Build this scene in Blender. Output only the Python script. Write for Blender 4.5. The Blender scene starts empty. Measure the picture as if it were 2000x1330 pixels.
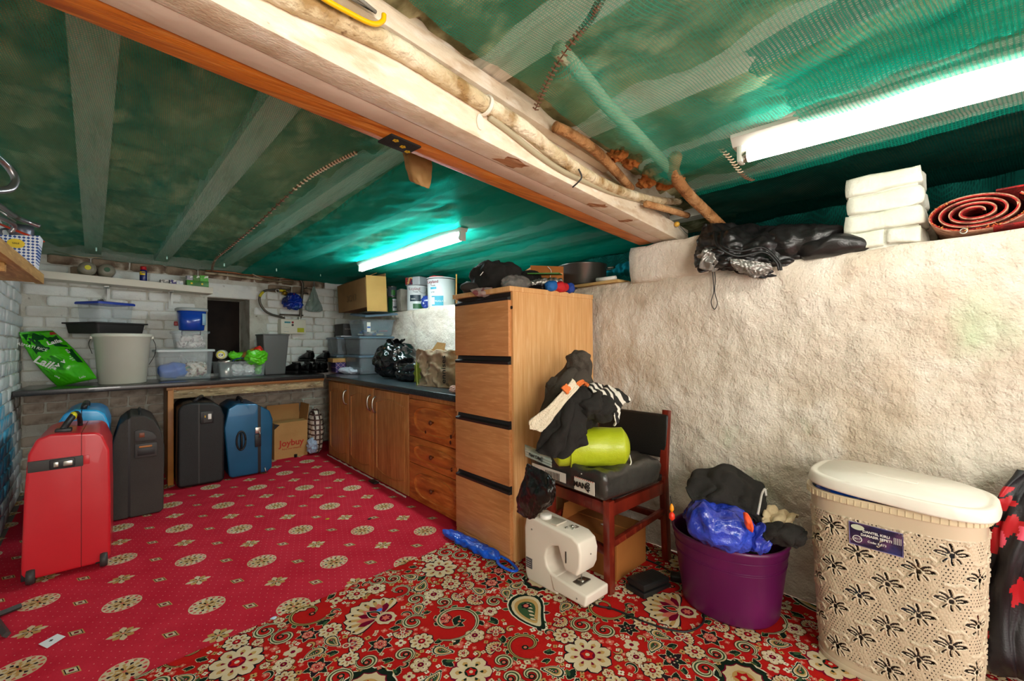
import bpy, bmesh, math, random
import numpy as np
from math import sin, cos, pi, radians, hypot, atan2, sqrt
from mathutils import Vector, Matrix, noise
C = bpy.context.scene.collection
# ------------------------------------------------------------------ camera, world, lamps, exposure
F=845.0; PIT=.0097; ROLL=-.0075; YAW=radians(41.5); H=1.02
cam_d=bpy.data.cameras.new('camera'); cam=bpy.data.objects.new('camera',cam_d); C.objects.link(cam)
cam_d.sensor_width=36; cam_d.lens=36*F/2000; cam_d.clip_start=.02; cam_d.clip_end=60
cam.matrix_world=Matrix.Translation((0,0,H))@Matrix.Rotation(-YAW,4,'Z')@Matrix.Rotation(pi/2+PIT,4,'X')@Matrix.Rotation(ROLL,4,'Z')
bpy.context.scene.camera=cam
w=bpy.data.worlds.new('world'); bpy.context.scene.world=w; w.use_nodes=True
bg=w.node_tree.nodes['Background']; bg.inputs[0].default_value=(1,.93,.85,1); bg.inputs[1].default_value=1.7
vs=bpy.context.scene.view_settings; vs.view_transform='Standard'; vs.look='None'; vs.gamma=1; vs.use_curve_mapping=False
vs.exposure=.93
def area(name,loc,target,size,power,col):
    l=bpy.data.lights.new(name,'AREA'); l.shape='RECTANGLE'; l.size=size[0]; l.size_y=size[1]; l.energy=power; l.color=col
    o=bpy.data.objects.new(name,l); C.objects.link(o); o.location=loc
    o.rotation_euler=(Vector(target)-Vector(loc)).to_track_quat('-Z','Y').to_euler(); return o
# added fill light behind the camera, brightening the left side and ceiling
area('fill_light_behind',(-.2,-1.1,1.30),(.35,3,1.08),(.9,.9),30,(1,.94,.87))
TUBE=(42,15)   # glow of the two fluorescent tubes
# ------------------------------------------------------------------ picture-to-room helpers (rays met with real planes)
def ray(u,v):
    x=(u-1000)/F;y=(v-665)/F
    X=x*cos(ROLL)+y*sin(ROLL); Yd=-x*sin(ROLL)+y*cos(ROLL)
    Y=cos(PIT)+Yd*sin(PIT); Z=sin(PIT)-Yd*cos(PIT)
    return Vector((X*cos(YAW)+Y*sin(YAW), -X*sin(YAW)+Y*cos(YAW), Z))
O=Vector((0,0,H))
def atz(u,v,z=0): d=ray(u,v); return O+d*((z-H)/d.z)
def atx(u,v,x): d=ray(u,v); return O+d*(x/d.x)
def aty(u,v,y): d=ray(u,v); return O+d*(y/d.y)
def onv(u,v,p,q):
    d=ray(u,v); nx,ny=q[1]-p[1],-(q[0]-p[0]); return O+d*((nx*p[0]+ny*p[1])/(nx*d.x+ny*d.y))
FW=Vector((sin(YAW),cos(YAW),0)); RT=Vector((cos(YAW),-sin(YAW),0))
def atd(u,v,d): r=ray(u,v); return O+r*(d/(r.x*FW.x+r.y*FW.y))
def dep(p): return p[0]*FW.x+p[1]*FW.y
def S(px,p): return px*dep(p)/F
# ------------------------------------------------------------------ materials
def lin(h):
    h=h.lstrip('#'); c=[int(h[i:i+2],16)/255 for i in (0,2,4)]
    return tuple((x/12.92 if x<=.04045 else ((x+.055)/1.055)**2.4) for x in c)+(1,)
MATS={}
def pm(name,col,rough=.55,metal=0,bump=None,mix=(),stretch=None,trans=0,alpha=1,emis=0,spec=.5,sheen=0,coat=0,sss=0,wave=None,ior=1.45):
    """mix: list of (hex, scale, lo, hi[, detail]) noise layers; bump: list of (scale, strength, detail)"""
    if name in MATS: return MATS[name]
    m=bpy.data.materials.new(name); m.use_nodes=True; nt=m.node_tree; N=nt.nodes; L=nt.links
    p=N['Principled BSDF']; p.inputs['Roughness'].default_value=rough; p.inputs['Metallic'].default_value=metal
    p.inputs['Base Color'].default_value=lin(col); p.inputs['Specular IOR Level'].default_value=spec
    p.inputs['Transmission Weight'].default_value=trans; p.inputs['Alpha'].default_value=alpha; p.inputs['IOR'].default_value=ior
    p.inputs['Sheen Weight'].default_value=0; p.inputs['Coat Weight'].default_value=coat
    if emis: p.inputs['Emission Color'].default_value=lin(col); p.inputs['Emission Strength'].default_value=emis
    tc=N.new('ShaderNodeTexCoord'); vec=tc.outputs['Object']
    if stretch:
        mp=N.new('ShaderNodeMapping'); mp.inputs['Scale'].default_value=stretch; L.new(vec,mp.inputs['Vector']); vec=mp.outputs['Vector']
    cur=None
    for i,ly in enumerate(mix):
        n=N.new('ShaderNodeTexNoise'); n.inputs['Scale'].default_value=ly[1]; n.inputs['Detail'].default_value=ly[4] if len(ly)>4 else 5
        mp=N.new('ShaderNodeMapping'); mp.inputs['Location'].default_value=(i*7.3,i*3.1,i*5.7); L.new(vec,mp.inputs['Vector']); L.new(mp.outputs['Vector'],n.inputs['Vector'])
        r=N.new('ShaderNodeMapRange'); r.inputs['From Min'].default_value=ly[2]; r.inputs['From Max'].default_value=ly[3]
        L.new(n.outputs['Fac'],r.inputs['Value'])
        x=N.new('ShaderNodeMix'); x.data_type='RGBA'; L.new(r.outputs['Result'],x.inputs['Factor'])
        if cur is None: x.inputs['A'].default_value=lin(col)
        else: L.new(cur,x.inputs['A'])
        x.inputs['B'].default_value=lin(ly[0]); cur=x.outputs['Result']
    if cur: L.new(cur,p.inputs['Base Color'])
    prev=None
    for sc,st,*dt in (bump or []):
        n=N.new('ShaderNodeTexNoise'); n.inputs['Scale'].default_value=sc; n.inputs['Detail'].default_value=dt[0] if dt else 4
        L.new(vec,n.inputs['Vector']); b=N.new('ShaderNodeBump'); b.inputs['Strength'].default_value=st; b.inputs['Distance'].default_value=.01
        L.new(n.outputs['Fac'],b.inputs['Height'])
        if prev: L.new(prev,b.inputs['Normal'])
        prev=b.outputs['Normal']
    if prev: L.new(prev,p.inputs['Normal'])
    MATS[name]=m; m['p']=1
    return m
# ------------------------------------------------------------------ mesh builders
def place(p): return p
class MB:
    def __init__(s): s.v=[]; s.f=[]; s.m=[]; s.mats=[]
    def mi(s,mat):
        if mat is None: return 0
        if mat not in s.mats: s.mats.append(mat)
        return s.mats.index(mat)
    def add(s,vs_,fs,mat=None):
        o=len(s.v); k=s.mi(mat); s.v+= [tuple(x) for x in vs_]; s.f+= [tuple(i+o for i in f) for f in fs]; s.m+= [k]*len(fs); return s
    def hexa(s,P,mat=None):   # 8 corners: bottom 4 ccw, top 4 ccw
        return s.add(P,[(3,2,1,0),(4,5,6,7),(0,1,5,4),(1,2,6,5),(2,3,7,6),(3,0,4,7)],mat)
    def box(s,x0,x1,y0,y1,z0,z1,mat=None): return s.hexa([(x0,y0,z0),(x1,y0,z0),(x1,y1,z0),(x0,y1,z0),(x0,y0,z1),(x1,y0,z1),(x1,y1,z1),(x0,y1,z1)],mat)
    def prism(s,pts,z0,z1,mat=None,axis='z'):
        n=len(pts)
        f=lambda p,z:(p[0],p[1],z) if axis=='z' else ((p[0],z,p[1]) if axis=='y' else (z,p[0],p[1]))
        vs_=[f(p,z0) for p in pts]+[f(p,z1) for p in pts]
        return s.add(vs_,[tuple(range(n-1,-1,-1)),tuple(range(n,2*n))]+[(i,(i+1)%n,n+(i+1)%n,n+i) for i in range(n)],mat)
    def lathe(s,prof,seg=32,mat=None,c=(0,0,0),sx=1,sy=1,p=2,cap=True):
        vs_=[];n=seg
        for r,z in prof:
            for i in range(n):
                a=2*pi*i/n; ca,sa=cos(a),sin(a)
                k=(abs(ca)**p+abs(sa)**p)**(-1/p)
                vs_.append((c[0]+r*sx*ca*k,c[1]+r*sy*sa*k,c[2]+z))
        fs=[(j*n+i,j*n+(i+1)%n,(j+1)*n+(i+1)%n,(j+1)*n+i) for j in range(len(prof)-1) for i in range(n)]
        if cap: fs.append(tuple(range(n-1,-1,-1))); fs.append(tuple((len(prof)-1)*n+i for i in range(n)))
        return s.add(vs_,fs,mat)
    def tube(s,path,r,seg=10,mat=None,cap=True,sq=None):
        P=[Vector(p) for p in path]; n=len(P); R=r if isinstance(r,(list,tuple)) else [r]*n
        T=[(P[min(i+1,n-1)]-P[max(i-1,0)]).normalized() for i in range(n)]
        up=Vector((0,0,1)) if abs(T[0].z)<.9 else Vector((1,0,0))
        a=T[0].cross(up).normalized(); vs_=[]
        for i in range(n):
            a=(a-T[i]*a.dot(T[i])).normalized(); b=T[i].cross(a)
            for k in range(seg):
                t=2*pi*k/seg; vs_.append(P[i]+(a*cos(t)+b*sin(t)*(sq or 1))*R[i])
        fs=[(j*seg+i,j*seg+(i+1)%seg,(j+1)*seg+(i+1)%seg,(j+1)*seg+i) for j in range(n-1) for i in range(seg)]
        if cap: fs+= [tuple(range(seg-1,-1,-1)),tuple((n-1)*seg+i for i in range(seg))]
        return s.add(vs_,fs,mat)
    def grid(s,fn,nu,nv,mat=None,keep=None,wrap=False):
        vs_=[fn(i/nu,j/nv) for j in range(nv+1) for i in range(nu+(0 if wrap else 1))]
        W=nu+(0 if wrap else 1)
        fs=[(j*W+i,j*W+(i+1)%W if wrap else j*W+i+1,(j+1)*W+((i+1)%W if wrap else i+1),(j+1)*W+i) for j in range(nv) for i in range(nu) if keep is None or keep((i+.5)/nu,(j+.5)/nv)]
        return s.add(vs_,fs,mat)
    def build(s,name,mat=None,parent=None,smooth=False,bevel=0,bseg=2,solid=0,sub=0,loc=None,rot=None):
        me=bpy.data.meshes.new(name); me.from_pydata(s.v,[],s.f)
        ms=s.mats if s.mats else [mat]
        for m in ms: me.materials.append(m)
        if len(ms)>1: me.polygons.foreach_set('material_index',s.m)
        me.update(); bm=bmesh.new(); bm.from_mesh(me); bmesh.ops.recalc_face_normals(bm,faces=bm.faces)
        if bevel: bmesh.ops.bevel(bm,geom=[e for e in bm.edges if len(e.link_faces)==2 and e.calc_face_angle(0)>.5],offset=bevel,segments=bseg,affect='EDGES',profile=.6,clamp_overlap=True)
        bm.to_mesh(me); bm.free()
        if smooth:
            for p in me.polygons: p.use_smooth=True
            if smooth is True or smooth=='auto': me.set_sharp_from_angle(angle=radians(40))
        o=bpy.data.objects.new(name,me); C.objects.link(o)
        if parent: o.parent=parent
        if loc: o.location=loc
        if rot: o.rotation_euler=rot
        if solid: md=o.modifiers.new('solid','SOLIDIFY'); md.thickness=solid; md.offset=0
        if sub: md=o.modifiers.new('sub','SUBSURF'); md.levels=md.render_levels=sub
        return o
def box(name,c,d,mat,parent=None,bevel=.003,rot=None,smooth=True,bseg=2):
    m=MB(); m.box(-d[0]/2,d[0]/2,-d[1]/2,d[1]/2,-d[2]/2,d[2]/2); return m.build(name,mat,parent,smooth,bevel,bseg,loc=c,rot=rot)
def thing(name,label,cat,loc=(0,0,0),rz=0,group=None,rot=None):
    o=bpy.data.objects.new(name,None); o.empty_display_size=.05; C.objects.link(o); o.location=loc; o.rotation_euler=rot or (0,0,rz)
    o['label']=label; o['category']=cat
    if group: o['group']=group
    return o
def tag(o,label,cat,group=None):
    o['label']=label; o['category']=cat
    if group: o['group']=group
    return o
def stuff(o): o['kind']='stuff'; return o
def struct(o): o['kind']='structure'; return o
def lab(o,l): o['label']=l; return o
def bez(pts,n=24):   # Catmull-Rom through points
    P=[Vector(p) for p in pts]; P=[P[0]*2-P[1]]+P+[P[-1]*2-P[-2]]; out=[]; k=len(P)-3
    for i in range(k):
        for j in range(n//k+1):
            t=j/(n//k+1); a,b,c,d=P[i:i+4]
            out.append(.5*((2*b)+(c-a)*t+(2*a-5*b+4*c-d)*t*t+(3*b-a-3*c+d)*t**3))
    return out+[P[-2]]
def text(s,size,org,right,up,mat,parent=None,name='lettering',align='LEFT',shear=0,depth=.0006,bold=0,sx=1):
    cu=bpy.data.curves.new(name,'FONT'); cu.body=s; cu.size=size; cu.align_x=align; cu.align_y='CENTER'; cu.extrude=depth; cu.shear=shear; cu.offset=bold; cu.resolution_u=3
    t=bpy.data.objects.new(name,cu); C.objects.link(t)
    dg=bpy.context.evaluated_depsgraph_get(); me=bpy.data.meshes.new_from_object(t.evaluated_get(dg)); bpy.data.objects.remove(t)
    me.materials.clear(); me.materials.append(mat)
    r=Vector(right).normalized(); u=Vector(up); u=(u-r*u.dot(r)).normalized(); n=r.cross(u)
    M=Matrix((( r.x*sx,u.x,n.x,org[0]),(r.y*sx,u.y,n.y,org[1]),(r.z*sx,u.z,n.z,org[2]),(0,0,0,1)))
    me.transform(M); o=bpy.data.objects.new(name,me); C.objects.link(o)
    if parent: o.parent=parent
    return o
def project_onto(o,target_fn):
    for v in o.data.vertices: v.co=target_fn(v.co)
def nz(p,s,k=0): return noise.noise(Vector((p[0]*s+k*7.1,p[1]*s+k*3.3,p[2]*s-k*5.7)))
def blob(name,radii,mat,parent=None,seed=0,folds=(),crumple=(),flat=.0,shape=None,sub=5,pw=2.4,loc=None,rot=None,smooth='all',mid=False):
    """rounded heap: folds=[(amp,freq,dir)], crumple=[(amp,freq)] ridged creases"""
    bm=bmesh.new(); bmesh.ops.create_icosphere(bm,subdivisions=sub,radius=1)
    R=Vector(radii)
    for v in bm.verts:
        d=v.co.normalized(); k=(abs(d.x)**pw+abs(d.y)**pw+abs(d.z)**pw)**(-1/pw)
        p=Vector((d.x*k*R.x,d.y*k*R.y,d.z*k*R.z)); off=0
        q=Vector((p.x+.03*nz(p,6,seed),p.y+.03*nz(p,6,seed+1),p.z+.03*nz(p,6,seed+2)))
        for a,fq,dr in folds:
            t=q.dot(Vector(dr).normalized())*fq+2.2*nz(p,fq*.16,seed+3)+.7*nz(p,fq*.5,seed+9)
            off+=a*(1-abs(sin(t))**.75*2)*(.45+.9*abs(nz(p,9,seed+4)))
        for a,fq in crumple:
            off+=a*(1-4*abs(nz(q,fq,seed+5)))+a*.5*(1-4*abs(nz(q,fq*2.3,seed+6)))
        off+=.12*min(R)*nz(p,2.2/max(R),seed+8)
        p=p+d*off
        if shape: p=Vector(shape(p))
        if flat is not None and p.z<-R.z*(1-flat)+0: p.z=-R.z*(1-flat)+(p.z+R.z*(1-flat))*.06
        v.co=p
    if not mid:
        mz=min(v.co.z for v in bm.verts)
        for v in bm.verts: v.co.z-=mz
    me=bpy.data.meshes.new(name); bm.to_mesh(me); bm.free(); me.materials.append(mat)
    for p in me.polygons: p.use_smooth=True
    o=bpy.data.objects.new(name,me); C.objects.link(o)
    if parent: o.parent=parent
    if loc is not None: o.location=loc
    if rot: o.rotation_euler=rot
    return o
def sheet(name,fn,nu,nv,mat,parent=None,solid=.003,keep=None):
    m=MB(); m.grid(fn,nu,nv,keep=keep); o=m.build(name,mat,parent,smooth='all'); 
    if solid: md=o.modifiers.new('solid','SOLIDIFY'); md.thickness=solid; md.offset=0
    return o
def rbox(name,d,r,mat,parent=None,seg=5,loc=(0,0,0),rot=None,taper=1,fn=None,cuts=0):
    """rounded box standing on z=0"""
    m=MB(); a,b,h=d[0]/2,d[1]/2,d[2]; t=taper
    m.hexa([(-a*t,-b*t,0),(a*t,-b*t,0),(a*t,b*t,0),(-a*t,b*t,0),(-a,-b,h),(a,-b,h),(a,b,h),(-a,b,h)])
    o=m.build(name,mat,parent,'all',r,seg,loc=loc,rot=rot)
    if fn: project_onto(o,fn)
    return o
YR=-YAW
white=lambda: None
# ================================================================== SETTING
BW=[Vector((-.57,4.60,0)),Vector((2.0,4.91,0))]            # face line of the back wall
bdir=(BW[1]-BW[0]).normalized(); bnrm=Vector((bdir.y,-bdir.x,0))   # towards the room
def bw(s,z,out=0): p=BW[0]+bdir*s+bnrm*out; return Vector((p.x,p.y,z))
paint=pm('old_white_paint','#dfe3de',.75,mix=[('#8a7f6c',3.2,.56,.78),('#e6e8e0',9,.45,.62),('#5d5142',14,.68,.8)],bump=[(26,.5,6),(150,.25,4)])
mortar=pm('painted_mortar','#c6c6ba',.85,mix=[('#9a917e',8,.5,.75),('#5d5040',20,.66,.78)],bump=[(60,.7,6)])
paintL=pm('blue_white_paint','#d9dedb',.7,mix=[('#56b4cf',1.5,.55,.66),('#9b9484',6,.58,.75)],bump=[(24,.5,6),(140,.25,4)])
plaster=pm('lumpy_lime_plaster','#d8cbba',.85,mix=[('#c4ae94',1.6,.5,.8),('#e4dacc',5,.42,.6),('#bcd3ae',1.7,.66,.8),('#7d6a55',16,.73,.80)],bump=[(9,.6,6),(38,.9,8),(130,.5,5)])
darkroom=pm('dark_brown_void','#241a14',.95,mix=[('#120c09',4,.4,.6)],bump=[(20,.5)])  # blotched dark brown for the recess, ceiling boards and crawl space
bricklib=[]
def brickmesh(k,L,Hh,D):
    bm=bmesh.new(); bmesh.ops.create_cube(bm,size=1)
    bmesh.ops.bevel(bm,geom=list(bm.edges),offset=.09,segments=1,affect='EDGES')
    rnd=random.Random(k)
    for v in bm.verts: v.co=Vector((v.co.x*L+rnd.uniform(-.004,.004),v.co.y*D+rnd.uniform(-.003,.003),v.co.z*Hh+rnd.uniform(-.003,.003)))
    me=bpy.data.meshes.new('brick'); bm.to_mesh(me); bm.free()
    for p in me.polygons: p.use_smooth=True
    return me
def bricks(parent,fn,nrm,length,z0,z1,mat,skip=lambda s,z:False,seed=0,L=.228,hh=.078,prot=.007):
    """lay courses along s; fn(s,z) gives the wall-face point"""
    rnd=random.Random(seed); full=[brickmesh(seed*10+i,L-.007,hh-.006,.05) for i in range(5)]; half=[brickmesh(seed*10+5+i,L/2-.007,hh-.006,.05) for i in range(3)]
    for me in full+half: me.materials.append(mat)
    ang=atan2(nrm.x,-nrm.y); n=0; j=0; z=z0
    while z<z1-.02:
        s=-(L/2 if j%2 else 0)+rnd.uniform(-.01,.01); hd=(j%4==3)
        while s<length:
            w_=L/2 if hd else L
            c=s+w_/2
            if c-w_/2>=-.02 and c+w_/2<=length+.02 and not skip(c,z+hh/2):
                p=fn(c,z+hh/2); o=bpy.data.objects.new('brick',rnd.choice(half if hd else full)); C.objects.link(o); o.parent=parent
                o.location=Vector(p)+nrm*(-.025+prot+rnd.uniform(-.004,.003)); o.rotation_euler=(rnd.uniform(-.02,.02),rnd.uniform(-.012,.012),ang+rnd.uniform(-.015,.015)); n+=1
            s+=w_
        z+=hh; j+=1
    return n
# back wall: lintel, piers, recess
wl=(BW[1]-BW[0]).length; s0=(.527+.57)*1.007; s1=(.865+.57)*1.007; nz0,nz1=.757,1.47
m=MB()
def wb(a,b,z0,z1,o0=0,o1=-.3): m.hexa([bw(a,z0,o0),bw(b,z0,o0),bw(b,z0,o1),bw(a,z0,o1),bw(a,z1,o0),bw(b,z1,o0),bw(b,z1,o1),bw(a,z1,o1)])
wb(-.3,s0,0,1.95); wb(s1,wl+1.1,0,1.95); wb(s0,s1,0,nz0); wb(s0,s1,nz1,1.95)
wall_back=struct(m.build('wall_back',mortar))
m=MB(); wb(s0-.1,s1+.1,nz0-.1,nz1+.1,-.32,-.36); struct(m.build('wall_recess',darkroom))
def skipb(s,z): return (s0-.1<s<s1+.1 and nz0<z<nz1+.01) or (s0-.08<s<s1+.08 and z>nz1 and z<nz1+.14)
bricks(wall_back,lambda s,z:bw(s,z),bnrm,wl,0,1.70,paint,skipb,3)
for q in range(7):   # brick returns in the opening
    pass
m=MB(); m.hexa([bw(s0-.06,nz1+.005,.012),bw(s1+.06,nz1+.005,.012),bw(s1+.06,nz1+.005,-.05),bw(s0-.06,nz1+.005,-.05),bw(s0-.06,nz1+.13,.012),bw(s1+.06,nz1+.13,.012),bw(s1+.06,nz1+.13,-.05),bw(s0-.06,nz1+.13,-.05)])
lab(m.build('lintel',paint,wall_back,True,.008),'flat white rendered lintel over the dark hole')
# left wall
LW=[Vector((-.42,1.0,0)),Vector((-.575,4.62,0))]; ld=(LW[1]-LW[0]).normalized(); lnrm=Vector((ld.y,-ld.x,0))
def lw(s,z,out=0): p=LW[0]+ld*s+lnrm*out; return Vector((p.x,p.y,z))
m=MB(); L_=(LW[1]-LW[0]).length
m.hexa([lw(-2.5,0),lw(L_,0),lw(L_,0,-.25),lw(-2.5,0,-.25),lw(-2.5,1.95),lw(L_,1.95),lw(L_,1.95,-.25),lw(-2.5,1.95,-.25)])
wall_left=struct(m.build('wall_left',mortar))
bricks(wall_left,lambda s,z:lw(s+1.2,z),lnrm,L_-1.2,0,1.72,paintL,seed=5)
# bricks: bare grime under the netting, beige under the worktop, a splash of blue paint on the left wall
grimy=pm('grimy_old_brick','#8d7b66',.9,mix=[('#5a4838',7,.45,.65),('#c4b8a4',10,.55,.7)],bump=[(30,.8,6)])
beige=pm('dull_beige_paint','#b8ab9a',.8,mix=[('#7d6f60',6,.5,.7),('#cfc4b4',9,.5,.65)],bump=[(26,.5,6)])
bluep_=pm('sky_blue_paint_splash','#62b9d6',.7,mix=[('#c9d8dc',9,.5,.62),('#3f9cc0',5,.5,.7)],bump=[(24,.5,6)])
cache={}
def swap(o,mt):
    k=(o.data.name,mt.name)
    if k not in cache: me=o.data.copy(); me.materials.clear(); me.materials.append(mt); cache[k]=me
    o.data=cache[k]
rnd=random.Random(11)
for o in wall_back.children:
    if not o.name.startswith('brick'): continue
    if o.location.z>1.60+rnd.uniform(-.02,.02) and o.location.x<1.5: swap(o,grimy)
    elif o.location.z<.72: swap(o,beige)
for o in wall_left.children:
    if .15<o.location.z<.80 and 3.0<o.location.y<3.95+.3*rnd.random() and o.location.z<.80-.12*abs(o.location.y-3.4)/.4: swap(o,bluep_)
# right wall: thick lumpy plaster, ledge on top, void behind it
def rwall(a,b):
    # a along y (from 4.9 to -1.4), b up
    y=4.93-6.4*a; z=1.357*b
    n=.022*noise.fractal(Vector((y*1.6,z*1.9,3)),1,2,5)+.010*noise.fractal(Vector((y*6,z*7,8)),1,2,4)+.006*abs(noise.noise(Vector((y*18,z*26,1))))
    x=2.0-n
    if b>.97: x+=(b-.97)*.8*(.8+noise.noise(Vector((y*5,2,2))))
    return (x,y,z+ (.008*noise.noise(Vector((y*7,5,1))) if b>.9 else 0))
m=MB(); nu,nv=520,120
m.grid(rwall,nu,nv)
top=[rwall(i/nu,1) for i in range(nu+1)]
o=len(m.v); m.v+= [(3.05,p[1],1.365) for p in top]+[(3.05,p[1],0) for p in top]+[(2.0,p[1],0) for p in top]
n1=nu+1; tb=nv*n1
m.f+= [(tb+i+1,tb+i,o+i,o+i+1) for i in range(nu)]; m.m+=[0]*nu
wall_right=struct(m.build('wall_right',plaster,smooth='all'))
# raised bit of wall under the beam end
def lump(name,c,d,seed,mat,parent,sub=4,bev=.02):
    bm=bmesh.new(); bmesh.ops.create_cube(bm,size=1); bmesh.ops.subdivide_edges(bm,edges=bm.edges,cuts=7,use_grid_fill=True)
    for v in bm.verts:
        q=Vector((v.co.x*d[0],v.co.y*d[1],v.co.z*d[2])); k=Vector([abs(a)*2 for a in v.co]); s_=sorted(k)[1]
        q*=1-.10*max(0,s_-.75)*4*.35
        q+=Vector((nz(q+Vector(c),14,seed),nz(q+Vector(c),14,seed+1),nz(q+Vector(c),14,seed+2)))*.010
        v.co=q
    me=bpy.data.meshes.new(name); bm.to_mesh(me); bm.free(); me.materials.append(mat)
    for p in me.polygons: p.use_smooth=True
    ob=bpy.data.objects.new(name,me); C.objects.link(ob); ob.location=c
    if parent: ob.parent=parent
    return ob
lump('plaster_pier',(2.17,1.10,1.435),(.36,.42,.19),2,plaster,wall_right)
# brick pier on the ledge
pp=pm('pale_green_white_paint','#c9cdb8',.7,mix=[('#dcdccf',6,.4,.6),('#9a9a78',9,.64,.78)],bump=[(20,.6,6),(90,.3)])
zz=1.362
for k,(hh_,parts) in enumerate([(.062,((.172,.262),(.27,.382))),(.068,((.168,.385),)),(.070,((.17,.378),)),(.068,((.172,.384),))]):
    for a,b in parts: lump('brick',(2.10,(a+b)/2,zz+hh_/2),(.17,b-a,hh_-.004),10+k,pp,wall_right)
    zz+=hh_
m=MB(); m.box(2.03,2.17,.182,.374,1.35,1.62); m.build('pier_mortar',mortar,wall_right)
# rough stones at the back of the ledge (right)
rub=pm('brown_rubble','#7a6350',.9,mix=[('#a89277',7,.5,.7),('#3c2e24',12,.55,.7)],bump=[(30,.8)])
rnd=random.Random(4)
for i in range(9):
    lump('stone',(2.42,.22-.14*i,1.43),(.1,.125,.10+rnd.uniform(-.01,.02)),40+i,rub,wall_right)
# dark void behind the ledge
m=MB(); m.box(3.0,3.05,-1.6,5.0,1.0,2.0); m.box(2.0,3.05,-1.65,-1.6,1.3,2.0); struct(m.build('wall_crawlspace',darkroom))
# ---- floor and carpets
m=MB(); m.box(-.75,2.05,-1.7,5.0,-.05,-.004); struct(m.build('floor',pm('floor_screed','#6d6258',.9,bump=[(20,.4)])))
pile=[(900,.35,2),(160,.25,3)]
cm={k:pm('carpet_'+k,c,.95,bump=pile,mix=[(c2,6,.35,.75)],spec=.0) for k,c,c2 in [
 ('red','#d03244','#be2436'),('cream','#ddcbaa','#c4ac80'),('tan','#c79f62','#b58a50'),('black','#231a20','#332429'),('wine','#7d1430','#6a1028'),('palepink','#e69a92','#dd8a84'),
 ('green','#3f5a3a','#2f4a30'),('dgreen','#1f2e25','#182219'),('white','#eadfc8','#dccfb4'),('red2','#c0241f','#a81a1c'),('pink','#d8705f','#c86050'),('brown','#7a3d28','#6a3222')]}
class Rug:
    def __init__(s,base,keep=None): s.b=base; s.m=MB(); s.keep=keep; s.clip=None; s.cnt=0
    def poly(s,pts,col,layer=1):
        if s.clip: pts=s.clip(pts)
        if len(pts)<3: return
        s.cnt+=1; z=s.b+.00022*layer+.0000007*(s.cnt%100)
        s.m.add([(p[0],p[1],z) for p in pts],[tuple(range(len(pts)))],cm[col])
def T2(c,a,sc=1):
    ca,sa=cos(a)*sc,sin(a)*sc
    return lambda x,y:(c[0]+ca*x-sa*y,c[1]+sa*x+ca*y)
def petalpts(T,r0,r1,w_,a,n=5,notch=0):
    out=[]; T_=lambda x,y:T(x*cos(a)-y*sin(a),x*sin(a)+y*cos(a))
    for i in range(n+1):
        t=i/n; out.append(T_(r0+(r1-r0)*t, w_*sin(pi*t**1.7)**.7*.5))
    if notch: out[-1]=T_(r1-notch,0)
    for i in range(n-1,0,-1):
        t=i/n; out.append(T_(r0+(r1-r0)*t,-w_*sin(pi*t**1.7)**.7*.5))
    return out
def disc(T,r,n=12,x=0,y=0,k=1,sc=0,ns=8):
    return [T(x+(r*(1+sc*cos(ns*2*pi*i/n)))*cos(2*pi*i/n),y+k*(r*(1+sc*cos(ns*2*pi*i/n)))*sin(2*pi*i/n)) for i in range(n)]
# plain red carpet with medallions (lattice measured from the floor)
sL=.3493; th=-.0414-YAW; A_=Vector((cos(th),sin(th)))*sL; Cc=Vector((-sin(th),cos(th)))*sL
og=RT.to_2d()*(-2.187*1.02)+FW.to_2d()*(2.4135*1.02)
red=Rug(0.0)
red.m.prism([(-.285,-1.6),(1.98,-1.6),(1.98,4.86),(-.545,4.56)],-.006,0,cm['red'])
def medallion(c,a):
    T=T2(c,a); red.poly(disc(T,.061,24),'cream',1); 
    for i in range(14):
        t=2*pi*i/14; red.poly(petalpts(T,.043,.058,.0115,t,4),'red' if i%2 else 'pink',2)
    for i in range(12):
        t=2*pi*(i+.5)/12; red.poly(petalpts(T,.028,.043,.0105,t,4),'black' if i%2 else 'tan',3)
    red.poly(disc(T,.028,24,sc=.16,ns=8),'tan',3)
    for i in range(8): red.poly(petalpts(T,.006,.026,.008,2*pi*i/8+.3,3),'black' if i%2 else 'cream',4)
    red.poly(disc(T,.006,6),'pink',5)
def flower(c,a):
    T=T2(c,a)
    for i in range(8): red.poly(petalpts(T,.0,.047 if i%2 else .040,.022,2*pi*i/8,4),'cream' if i%2 else 'tan',1)
    for i in range(8): red.poly(petalpts(T,.006,.024,.005,2*pi*(i+.5)/8,3),'black',3)
    red.poly(disc(T,.005,6),'pink',4)
def diamond(c,a):
    T=T2(c,a); q=[(-.034,0),(0,-.022),(.034,0),(0,.022)]
    red.poly([T(x,y) for x,y in q],'tan',1); red.poly([T(x*.8,y*.8) for x,y in q],'black',2); red.poly([T(x*.66,y*.66) for x,y in q],'cream',3); red.poly([T(x*.28,y*.36) for x,y in q],'wine',4)
ORG0=Vector((1.3,1.884)); ORG1=Vector((.07,1.785)); od=(ORG1-ORG0).normalized(); on=Vector((od.y,-od.x))
if on.y<0: on=-on          # on points away from the oriental carpet
def inred(p): return -.6<p[0]<1.42 and p[1]>-1 and (Vector(p[:2])-ORG0).dot(on)>-.12 and p[1]<4.9
for i in range(-14,20):
    for j in range(-14,22):
        for di,dj,fn in ((0,0,medallion),(.5,.5,flower),(.5,0,diamond),(0,.5,diamond)):
            c=og+A_*(i+di)+Cc*(j+dj)
            if inred(c): fn(c,th+ (pi/4*0))
sd=sL/12
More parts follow.
